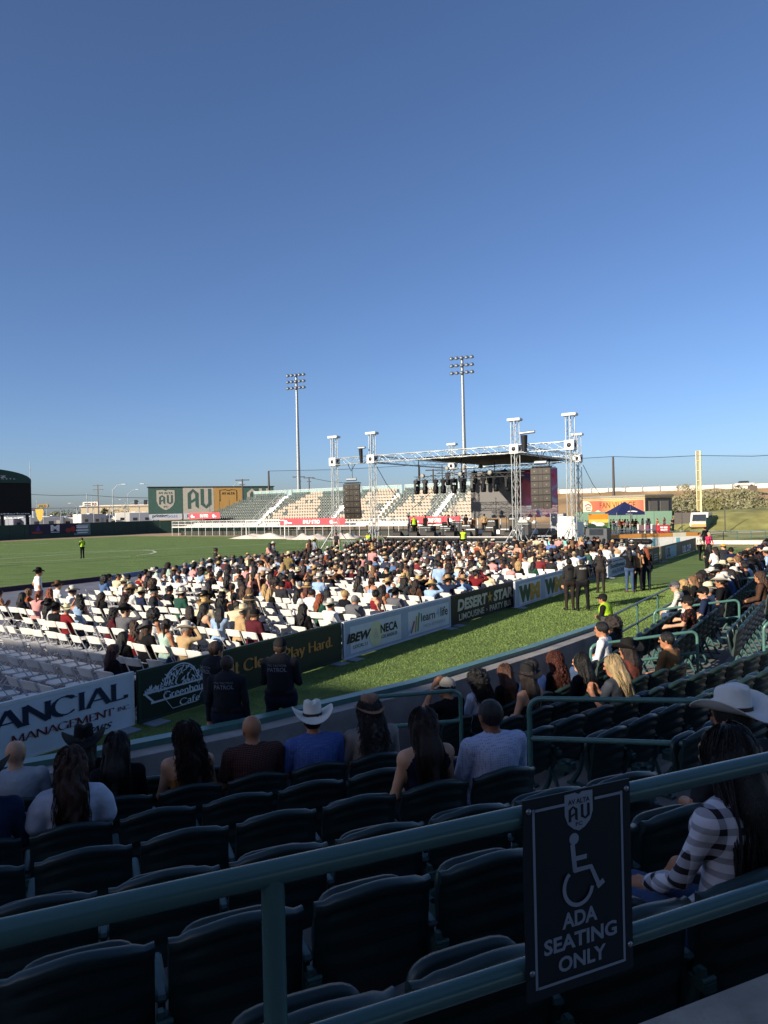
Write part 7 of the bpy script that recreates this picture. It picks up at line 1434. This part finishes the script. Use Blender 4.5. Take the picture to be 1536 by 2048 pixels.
mb = MB(); W = [(.20 * math.copysign(abs(math.cos(a)) ** .5, math.cos(a)), .20 * math.copysign(abs(math.sin(a)) ** .5, math.sin(a))) for a in np.linspace(0, 2 * math.pi, 17)[:-1]]; mb.prism(W, .435, .46); ME_cs = mb.mesh('seat', M_plas)
mb = MB()
for s in (-1, 1): mb.tube([(s * .222, .25, 0), (s * .222, -.12, .56), (s * .222, -.245, .83)], .0115, 5)
mb.tube([(-.222, .21, .06), (.222, .21, .06)], .009, 4); ME_cf = mb.mesh('front_frame', M_cfr); mb = MB()
for s in (-1, 1): mb.tube([(s * .205, -.27, 0), (s * .205, .13, .45)], .0115, 5)
mb.tube([(-.205, -.22, .06), (.205, -.22, .06)], .009, 4); ME_cr = mb.mesh('rear_frame', M_cfr)
CROT = TH - math.pi / 2
ch = []
for r in range(0, 47):
    t_ = 2.6 + r * 1.02
    for c in range(0, 52):
        n_ = 10.75 + c * .545 + (1.0 if c >= 15 else 0) + (1.0 if c >= 29 else 0)
        if n_ > 22.6 + min(4.0, max(0, (t_ - 14) * .4)) + max(0, (t_ - 34) * .45) or t_ > 45.2: continue
        j = random.Random(r * 100 + c); p = T(t_ + j.uniform(-.06, .06), n_ + j.uniform(-.03, .03)); px, py = proj(p + Vector((0, 0, .8)))
        if px < -60: continue
        ch.append((p.y, r, c, p, px, py))
ch.sort(key=lambda q: q[0])
SPEC = {}  # people picked out in the photo: pixel of the head -> look
def pden(r, c, px, py, t_): 
    if px < 250 and py > 1255: return 0.0
    if px < 330 and py > 1190: return .22
    cl = math.sin(r * .9 + c * .23) + math.sin(c * .55 - r * .31)
    if cl < -.9 and py > 1140: return .15
    if py > 1300: return .0
    if py > 1225: return .20
    if py > 1185: return .40
    if py > 1150: return .68
    return .9
taken = []; CH_ROW = {}
for Y, r, c, p, px, py in ch: CH_ROW.setdefault(r, []).append((px, c))
spec = [(212, 1296, 'f', 'long', '#3a1714', None, None, 'black', 'woman with long dark red hair beside the white serif board'), (243, 1297, 'f', 'long', 'black', None, None, 'black', 'woman in black with hip-length black hair at the board end'), (268, 1240, 'f', 'wavy', 'brown', None, None, 'red', 'woman in bright red top among empty chairs'), (292, 1255, 'm', 'long', 'brown', 'cowboy', 'grey', 'black', 'person in grey cowboy hat beside the red top'), (345, 1252, 'f', 'pony', 'dark brown', None, None, 'mint', 'woman in pale mint off-shoulder top among empty chairs'), (120, 1205, 'm', 'short', 'black', 'cowboy_wide', 'black', 'black', 'man in black cowboy hat and black embroidered shirt near the empty rows'), (95, 1210, 'f', 'long', 'black', 'cowboy', 'black', 'white', 'woman in black hat and white top next to the embroidered shirt'), (525, 1228, 'm', 'buzz', 'brown', 'cap', 'black', 'maroon', 'man in black cap and maroon shirt close to the green board'), (505, 1232, 'f', 'long', 'brown', None, None, 'tan', 'woman with brown hair leaning towards the maroon shirt'), (425, 1195, 'm', 'short', 'brown', 'cowboy_wide', 'straw', 'cream', 'broad person in straw hat and cream shirt mid-crowd'), (535, 1180, 'f', 'long', 'blonde', None, None, 'black', 'woman with long golden hair mid-crowd'), (600, 1225, 'f', 'wavy', 'black', None, None, 'black', 'woman with long black waves beside empty chairs at the pale board'), (622, 1185, 'm', 'short', 'black', None, None, 'white', 'man in white shirt near the pale board'), (650, 1190, 'f', 'wavy', 'copper', None, None, 'green', 'woman with ginger hair and dark green top'), (703, 1195, 'm', 'buzz', 'grey', None, None, 'grey', 'man in grey shirt with receding hair at the pale board'), (752, 1190, 'f', 'bun', 'black', None, None, 'red', 'person in red and black jacket behind the pale board'), (785, 1185, 'm', 'short', 'black', 'cowboy_wide', 'black', 'grey', 'man in grey striped shirt and black hat behind the high-school panel'), (845, 1170, 'f', 'wavy', 'dark brown', None, None, 'brown', 'woman with brown curls next to the standing blue shirt'), (985, 1145, 'm', 'short', 'black', 'cowboy', 'white', 'cream', 'man in white cowboy hat and cream shirt behind the limousine board'), (1033, 1130, 'f', 'curly', 'blonde', None, None, 'black', 'woman with fair curls in black behind the limousine board')]
def nearest_chair(px, py):
    return min((q for q in ch if (q[1], q[2]) not in taken), key=lambda q: (q[4] - px) ** 2 + (proj(q[3] + Vector((0, 0, 1.25)))[1] - py) ** 2)
CB = {}
for nm, kw in (('m_tee', dict(arms='lap')), ('m_long', dict(arms='knee', top='long', girth=1.12)), ('m_lean', dict(arms='lap', lean=.18, girth=1.05, yaw=.5)), ('m_big', dict(arms='lap', girth=1.25, yaw=-.4)), ('f_tee', dict(fem=True, arms='lap')), ('f_tank', dict(fem=True, top='tank', arms='lap', yaw=.5)), ('f_tank2', dict(fem=True, top='strapless', arms='phone', yaw=-.2)), ('f_long', dict(fem=True, top='long', arms='lap', yaw=-.5)), ('f_lean', dict(fem=True, arms='knee', lean=.2)), ('f_up', dict(fem=True, top='tank', arms=('up', 'lap'), yaw=.9)), ('m_up', dict(top='long', arms=('lap', 'shade'), yaw=-.8, lean=.05)), ('m_turn', dict(arms='rest', yaw=1.1, girth=1.1, lean=-.06))):
    for sk in (0, 1): CB[nm + str(sk)] = (*make_body(.027, skin=sk, trousers=random.choice((0, 0, 1, 2)), **kw), kw.get('yaw', 0))
def rand_look(rg):
    fem = rg.random() < .56
    if fem:
        b = rg.choice(('f_tee', 'f_tank', 'f_tank2', 'f_long', 'f_lean', 'f_up')); hr = rg.choice(('long', 'long', 'long', 'wavy', 'wavy', 'pony', 'curly', 'longcurly', 'bun')); hc_ = rg.choice(('black', 'black', 'black', 'dark brown', 'dark brown', 'brown', 'black', 'dark brown', rg.choice(('auburn', 'blonde', 'brown-blonde', 'copper')))); hat, hcl = (None, None)
        if rg.random() < .20: hat, hcl = rg.choice((('cowboy', 'black'), ('cowboy', 'white'), ('cowboy', 'tan'), ('fedora', 'black'), ('sun', 'straw')))
    else:
        b = rg.choice(('m_tee', 'm_long', 'm_lean', 'm_big', 'm_up', 'm_turn')); hr = rg.choice(('short', 'short', 'buzz')); hc_ = rg.choice(('black', 'black', 'dark brown', 'grey')); hat, hcl = (None, None)
        if rg.random() < .74: hat, hcl = rg.choice((('cowboy', 'white'), ('cowboy_wide', 'white'), ('cowboy', 'white'), ('cowboy', 'straw'), ('cowboy', 'black'), ('cowboy_wide', 'black'), ('cowboy', 'brown'), ('cowboy', 'cream'), ('cowboy', 'tan'), ('cap', 'black'), ('cap', 'grey'), ('cap', 'navy')))
    top = rg.choices(list(TOPCOL), [9, 8, 2, 2.5, 2, 3, 1.3, 1.2, 1, 1.4, 1.2, .8, .6, .8, 2, .5])[0]
    return fem, b, hr, hc_, hat, hcl, top
for i, (j, s_, px) in enumerate(EXTRA):
    rg = random.Random(i * 17 + 3); fem, b, hr, hc_, hat, hcl, top = rand_look(rg); me, hc, yw = CB[b + rg.choice('01')]; d, z = C_row(j); o_ = sorted(q[1] for q in C_SEATS[j]).index(px)
    person(nC * (d + .13) + eC * s_ + Vector((0, 0, z - .03)), aC + rg.uniform(-.3, .2), 'spectator with %s in %s top, %s seat of the %s sunlit row' % ('%s hair' % hc_ if not hat else '%s hat' % hcl, top, ORD[o_], ORD[j]), me, hc, hr, hc_, hat, hcl, top, yw, group='spectators in the sunlit stand', scale=rg.uniform(.95, 1.04))
def crowd_person(q, look, lb=None):
    Y, r, c, p, px, py = q; fem, b, hr, hc_, hat, hcl, top = look; rg = random.Random(r * 77 + c); sk = rg.choice('011'); me, hc, yw = CB[b + ('0' if sk == '0' else '1')]
    if lb is None:
        col = sorted(x for x in CH_ROW[r]).index((px, c)); lb = 'seated %s with %s%s in %s top, %s row %s chair' % ('woman' if fem else 'man', ('%s %s hair' % (hc_, {'longcurly': 'long curly', 'buzz': 'cropped', 'pony': 'ponytailed', 'bun': 'tied-up'}.get(hr, hr))) if not hat else '%s %s' % (hcl, {'cowboy_wide': 'wide cowboy hat', 'cowboy': 'cowboy hat', 'sun': 'sun hat'}.get(hat, hat)), '', top, ORD[r], ORD[col])
    person(p + Vector((-.04 * DX, -.04 * DY, -.03)), CROT + (rg.uniform(-.25, .25) if rg.random() < .75 else rg.uniform(-.8, .8)), lb, me, hc, hr, hc_, hat, hcl, top, yw, group='crowd seated on the pitch', scale=rg.uniform(.94, 1.05))
people_q = []
for px, py, sx, hr, hcl_, hat, hatc, top, lb in spec:
    q = nearest_chair(px, py); taken.append((q[1], q[2])); people_q.append((q, (sx == 'f', 'f_tank' if sx == 'f' and top in ('mint', 'red') else ('f_tee' if sx == 'f' else 'm_big'), hr, hcl_, hat, hatc, top), lb))
tk = set(taken)
for q in ch:
    if (q[1], q[2]) in tk: continue
    rg = random.Random(q[1] * 991 + q[2] * 7)
    if rg.random() < pden(q[1], q[2], q[4], q[5], 0): tk.add((q[1], q[2])); people_q.append((q, rand_look(rg), None))
people_q.sort(key=lambda a: a[0][0])
inview = [a for a in people_q if -25 < a[0][4] < 1560]
near, far = inview[:180], inview[180:]
for q, lk, lb in near: crowd_person(q, lk, lb)
for q, lk, lb in far:
    if lb: crowd_person(q, lk, lb)
far = [a for a in far if not a[2]]
# chairs: the nearest ones singly
chv = [q for q in ch if q[4] < 1560]
kept = chv[:295]
for q in kept:
    Y, r, c, p, px, py = q; oc = (r, c) in tk; col = sorted(CH_ROW[r]).index((px, c))
    o = thing('folding_chair', '%s white plastic folding chair, %s row from the near end, %s chair along' % ('taken' if oc else 'empty', ORD[r], ORD[col]), 'folding chair', p, CROT + random.Random(r + c * 31).uniform(-.13, .13), 'white folding chairs on the pitch')
    mkobj('backrest', ME_cb, o); mkobj('seat', ME_cs, o); mkobj('front_frame', ME_cf, o); mkobj('rear_frame', ME_cr, o)
mbc = MB()
for q in chv[295:]:
    Y, r, c, p, px, py = q; M_ = Matrix.Translation(p) @ Matrix.Rotation(CROT, 4, 'Z'); s_ = MB()
    s_.box((0, -.22, .745), (.44, .02, .17)); s_.box((0, 0, .45), (.40, .40, .025))
    for x in (-.222, .222): s_.tube([(x, .25, 0), (x, -.245, .83)], .012, 3, cap=False); s_.tube([(x * .92, -.27, 0), (x * .92, .13, .45)], .012, 3, cap=False)
    merge(mbc, s_, M_)
mbc.obj('folding_chair_rows', M_plas, kind='stuff', label='distant rows of white folding chairs towards the stage', cat='folding chairs')
# far crowd as one mass of seated figures, each with its own clothes and hair
def vc_mat():
    m = bpy.data.materials.new('crowd_cloth'); m.use_nodes = True; N = m.node_tree.nodes; a = N.new('ShaderNodeVertexColor'); a.layer_name = 'Col'; m.node_tree.links.new(a.outputs[0], N['Principled BSDF'].inputs['Base Color']); N['Principled BSDF'].inputs['Roughness'].default_value = .85; return m
def arr(me): v = np.empty(len(me.vertices) * 3, np.float32); me.vertices.foreach_get('co', v); return v.reshape(-1, 3)
def coarse(kw):
    P, hc = body_prims(face=False, **kw); V, Q = grow(P, .05, .045); lab = label_faces(V, Q, P, LABS); return V, Q, lab, hc
CF = {'m': [coarse(dict(arms='lap')), coarse(dict(arms='knee', girth=1.15, top='long'))], 'f': [coarse(dict(fem=True, arms='lap')), coarse(dict(fem=True, top='tank', arms='phone'))]}
def coarse_hair(kind):
    capr = .104; P = [(V3(0, -.02, .024), V3(0, .008, .024), capr, capr, (.95, 1, 1.1), 'h')]
    if kind in ('long', 'wavy', 'pony'): P += [(V3(0, -.055, 0), V3(0, -.12, -.32), .09, .06, (1.1, .7, 1), 'h', .04)]
    if kind == 'curly': P += [(V3(0, -.04, 0), V3(0, -.06, -.12), .14, .12, ONE, 'h', .04)]
    P.append((V3(0, .125, -.03), V3(0, .12, -.12), .083, .085, (.92, 1, 1), 'cut')); return grow(P, .036, .02)
CH_ = {k: coarse_hair(k) for k in ('short', 'long', 'curly')}
def coarse_hat(): 
    mb = MB(); mb.grid(lambda u, v: ((.085 + .11 * v) * math.cos(u * 6.2832) * (1 - .12 * v * abs(math.cos(u * 6.2832))), (.1 + .1 * v) * math.sin(u * 6.2832), .06 * v ** 1.5 * abs(math.cos(u * 6.2832)) ** 2 - .02 * v), 14, 3, closeu=True); mb.grid(lambda u, v: (.088 * (1 - .25 * v - .75 * (v > .9)) * math.cos(u * 6.2832), .103 * (1 - .25 * v - .75 * (v > .9)) * math.sin(u * 6.2832), .12 * min(1, v * 1.1)), 14, 4, closeu=True); return np.array(mb.v), np.array(mb.f)
CHV, CHF = coarse_hat()
VV, FF, CC = [], [], []; base = 0; rot = np.array(((math.cos(CROT), -math.sin(CROT), 0), (math.sin(CROT), math.cos(CROT), 0), (0, 0, 1)))
pants_c = [lin(c) for c in ('#151518', '#3b4d68', '#1b2334', '#2c2522')]; skin_c = [lin(c) for c in ('#c49474', '#a87454')]
def add_far(V, Q, col, p, sc_, R_):
    global base
    VV.append((V @ R_.T) * sc_ + np.array(p)); FF.append(Q + base); CC.append(np.broadcast_to(col, (len(Q), 3)) if np.ndim(col) == 1 else col); base += len(V)
for q, (fem, b, hr, hc_, hat, hcl, top), lb in far:
    rg = random.Random(q[1] * 13 + q[2]); V, Q, lab, hc = rg.choice(CF['f' if fem else 'm']); p = q[3]; sc_ = rg.uniform(.95, 1.06); a = CROT + rg.uniform(-.3, .3); R_ = np.array(((math.cos(a), -math.sin(a), 0), (math.sin(a), math.cos(a), 0), (0, 0, 1)))
    pal = np.array([rg.choice(skin_c), lin(TOPCOL[top]), rg.choice(pants_c), (.02, .02, .02), (.02,) * 3, (.2, .1, .1), (.3, .3, .1)]); add_far(V, Q, pal[lab], p, sc_, R_)
    hp = np.array(p) + (R_ @ hc) * sc_; k = 'curly' if 'curly' in hr else ('long' if hr in ('long', 'wavy', 'pony') else 'short'); add_far(*CH_[k], np.array(lin(HAIRCOL[hc_])), hp, sc_, R_)
    if hat: add_far(CHV, CHF, np.array(lin(HATCOL[hcl])), hp + np.array((0, 0, .055)), 1.05, R_)
if VV:
    V = np.concatenate(VV); Q = np.concatenate(FF); C_ = np.concatenate(CC); me = np_mesh('crowd', V, Q, [vc_mat()]); ca = me.color_attributes.new('Col', 'FLOAT_COLOR', 'CORNER'); ca.data.foreach_set('color', np.repeat(np.concatenate([C_, np.ones((len(C_), 1))], 1), 4, 0).astype(np.float32).ravel())
    mkobj('crowd', me, None, label='distant seated crowd packed towards the stage front', cat='crowd', kind='stuff')
print('chairs', len(chv), 'people', len(inview), 'far', len(far))
# ------------------------------------------------------------------ people standing in and around the crowd
GS = 'people standing in the crowd'
def st_tn(px, n, rz, label, body, **pk):
    s_ = s_at(eC, nC, n, 1.2, px); p = nC * n + eC * s_; me, hc = make_body(.02, sit=False, **body); return person(p, rz, label, me, hc, yaw=body.get('yaw', 0), **pk)
D0 = CROT
st_tn(880, 11.6, D0, 'man in pale blue shirt standing at the high-school panel', dict(skin=1, trousers=1, arms='down'), hair='buzz', haircol='black', top='#8fa9c6')
st_tn(78, 23.6, D0 - .3, 'man in black cowboy hat and white shirt standing at the rear edge', dict(skin=1, trousers=1, arms=('hip', 'down')), hair='short', haircol='black', hat='cowboy', hatcol='black', top='white')
st_tn(432, 27.6, D0 - .5, 'woman in dark hooded top standing by the kerb', dict(fem=True, skin=1, top='long'), hair='bun', haircol='dark brown', top='charcoal')
st_tn(540, 28.3, D0 + .6, 'woman in light dress embracing a man by the pitch', dict(fem=True, skin=0, top='tank', arms='front'), hair='long', haircol='black', top='pink')
st_tn(547, 28.6, D0 - .6, 'man in white hat and grey-blue jacket embracing a woman', dict(skin=1, top='long', arms='front', girth=1.1), hair='short', haircol='black', hat='cowboy', hatcol='white', top='#6f7f98')
st_tn(619, 29.2, D0 + .5, 'woman in brown vest beside the second hatted man', dict(fem=True, skin=0, top='tank'), hair='wavy', haircol='brown', top='brown')
st_tn(629, 29.4, D0 - .3, 'man in white hat and pale jacket near the outer tower', dict(skin=1, top='long'), hair='short', haircol='black', hat='cowboy', hatcol='cream', top='#7d8796')
st_tn(578, 20.7, D0, 'big man in yellow and black plaid shirt standing mid-crowd', dict(skin=0, top='long', topmat=YPLAID, girth=1.2, arms='lap'), hair='short', haircol='brown', hat='cowboy', hatcol='cream')
st_tn(511, 16.7, D0, 'woman in bare-back plum dress standing mid-crowd', dict(fem=True, skin=0, trousers=mat('plum_skirt', '#4a2a34', .8), top='strapless', arms='down'), hair='wavy', haircol='black', top='#3a2226')
st_tn(524, 18.4, D0, 'person in white checked shirt standing beside the plum dress', dict(skin=1, topmat=BWCHECK, arms='up'), hair='short', haircol='black')
st_tn(746, 19.0, D0, 'man in pink plaid shirt standing near the stage', dict(skin=1, topmat=PPLAID, top='long'), hair='short', haircol='brown', hat='cowboy', hatcol='straw')
st_tn(897, 18.6, D0 + 2.4, 'woman in white blouse standing before the floor speakers', dict(fem=True, skin=1), hair='pony', haircol='black', top='white')
st_tn(955, 16.2, D0, 'woman in rust sleeveless top standing near the front', dict(fem=True, skin=0, top='tank'), hair='bun', haircol='blonde', top='rust')
st_tn(970, 15.8, D0, 'woman in tan top and black cap standing near the front', dict(fem=True, skin=0, top='tank'), hair='long', haircol='dark brown', hat='cap', hatcol='black', top='tan')
st_tn(1035, 13.8, D0 + 2.9, 'woman with dark hair facing the camera in the front rows', dict(fem=True, skin=0, top='tank', arms='phone'), hair='long', haircol='black', top='#b08a78')
st_tn(1083, 12.0, D0, 'woman in blue jeans, dark crop top and orange belt at the green and gold board', dict(fem=True, skin=0, trousers=1, top='tank'), hair='wavy', haircol='brown-blonde', hat='cowboy', hatcol='brown', top='#2a3040')
st_tn(1103, 13.0, D0, 'man in blue and white shirt standing behind the green and gold board', dict(skin=1, girth=1.1), hair='short', haircol='black', top='#5a70a8')
st_tn(1118, 14.2, D0, 'man in pink shirt beside the blue and white shirt', dict(skin=0, top='long'), hair='short', haircol='grey', top='pink')
st_tn(1104, 15.6, D0 + .2, 'man in pale tan shirt at the stage end', dict(skin=0, girth=1.1), hair='short', haircol='dark brown', top='cream')
st_tn(1124, 15.2, D0 - .2, 'man in white T-shirt and grey cap at the stage end', dict(skin=0), hair='short', haircol='grey', hat='cap', hatcol='grey', top='white')
st_tn(1145, 12.2, D0 + .3, 'woman in black cap with fair hair near the guards', dict(fem=True, skin=0, top='tank'), hair='wavy', haircol='brown-blonde', hat='cap', hatcol='black', top='black')
st_tn(1163, 12.6, D0 - .6, 'woman in pale pink top with blonde hair near the guards', dict(fem=True, skin=0, top='tank', yaw=-.6), hair='wavy', haircol='blonde', top='pink')
st_tn(1176, 12.4, D0 - .3, 'man in grey-blue T-shirt and black cap near the guards', dict(skin=0, girth=1.1), hair='short', haircol='black', hat='cap', hatcol='black', top='#56677a')
for i, (px, n_, tc, lb, zz) in enumerate(((1190, 13.4, 'black', 'crew member in black beside the sound desk', 0), (1182, 15.2, 'black', 'crew member in black cap by the end tower', 0), (1203, 14.8, '#7fc4b8', 'crew member in turquoise shirt bending at the rack', 0), (1212, 12.2, 'black', 'crew member in black seated behind the sound desk', 0), (1229, 12.0, 'black', 'crew member in black vest with hands down at the desk end', 0), (1220, 14.0, '#7fc4b8', 'second crew member in turquoise by the rack', 0), (1170, 17.0, 'charcoal', 'photographer in dark top at the stage corner', 0))): st_tn(px, n_, D0 + 1.2 * i, lb, dict(skin=i % 2, trousers=0, arms='front' if i % 2 else 'down', top='tee'), hair='short', haircol='black', hat='cap' if i % 2 else None, hatcol='black', top=tc)
# stage staff
for i, (t_, n_, z, tp, tc, lb) in enumerate(((46.2, 35.2, 0, 'tee', 'charcoal', 'steward in dark shirt and red cap by the curved speaker'), (47.0, 32.6, 0, 'vest', 'black', 'steward in yellow vest at the stage corner'), (52.0, 31.8, 1.25, 'tee', 'white', 'musician in white shirt on stage'), (53.5, 31.0, 1.25, 'tee', 'black', 'stagehand in black beside the white shirt'), (50.3, 30.2, 1.25, 'vest', 'black', 'stagehand in yellow vest with back turned on the stage lip'), (54.0, 29.0, 1.25, 'tee', 'grey', 'stagehand in grey behind the monitors'), (54.6, 27.6, 1.25, 'tee', 'black', 'stagehand in black near the congas'), (55.2, 26.2, 1.25, 'tee', 'tan', 'musician in tan coat on stage'), (46.9, 24.0, .25, 'vest', 'black', 'guard in yellow vest seated behind the floor speakers'))): 
    me, hc = make_body(.024, sit=False, skin=i % 2, trousers=(1 if i == 2 else 0), top=tp, arms='down'); person(T(t_, n_, z), CROT + (math.pi if i in (0, 1, 8) else i), lb, me, hc, 'short', 'black', 'cap' if i in (0, 8) else None, 'red' if i == 0 else 'black', tc)
# visitors by the tent
me_v = [make_body(.032, sit=False, skin=k % 2, trousers=k % 4, fem=bool(k % 2), arms=('down', 'front', 'hip')[k % 3]) for k in range(6)]
for i, (px, py) in enumerate(((1222, 1067), (1228, 1066), (1234, 1067), (1240, 1066), (1245, 1067), (1251, 1066), (1256, 1067), (1266, 1066), (1272, 1066), (1286, 1064), (1296, 1064), (1299, 1065), (1315, 1066), (1329, 1062), (1346, 1063), (1356, 1060), (1172, 1070), (1178, 1068))):
    rg = random.Random(i); me, hc = me_v[i % 6]; tc = rg.choice(list(TOPCOL)); person(gnd(px, py), rg.uniform(0, 6), 'visitor in %s top by the tent, %s from the stage side' % (tc, ORD[(i + 2) % 18]), me, hc, 'long' if i % 2 else 'short', rg.choice(('black', 'dark brown', 'brown')), None, None, tc, group='visitors by the tent')
# ------------------------------------------------------------------ turf fibres near the stand
rs = np.random.RandomState(4); n = 110000; tt = rs.uniform(6.5, 32, n); nn = 4.7 + rs.rand(n) * (bn(20) - 4.75); base_ = np.stack([DX * tt - DY * nn, DY * tt + DX * nn, np.zeros(n)], 1)
a = rs.uniform(0, 6.283, n); w_ = .003 + .003 * rs.rand(n); hgt = .014 + .024 * rs.rand(n); ln = rs.normal(0, .016, (n, 2)); sc_y = np.clip(base_[:, 1] / 14, .8, 2.0); w_ *= sc_y
v0 = base_ + np.stack([np.cos(a) * w_, np.sin(a) * w_, np.zeros(n)], 1); v1 = base_ - np.stack([np.cos(a) * w_, np.sin(a) * w_, np.zeros(n)], 1); v2 = base_ + np.stack([ln[:, 0], ln[:, 1], hgt * sc_y ** .5], 1)
V = np.stack([v0, v1, v2], 1).reshape(-1, 3); me = bpy.data.meshes.new('turf_fibres'); me.vertices.add(len(V)); me.vertices.foreach_set('co', V.astype(np.float32).ravel()); me.loops.add(len(V)); me.loops.foreach_set('vertex_index', np.arange(len(V), dtype=np.int32)); me.polygons.add(n); me.polygons.foreach_set('loop_start', np.arange(0, 3 * n, 3, dtype=np.int32)); me.polygons.foreach_set('loop_total', np.full(n, 3, np.int32)); me.materials.append(mat('turf_fibre', '#74894a', .8, var=.3, scale=3, spec=.2)); me.update(calc_edges=True)
mkobj('turf_fibres', me, None, label='short green turf fibres between the boards and the stand', cat='grass', kind='stuff')
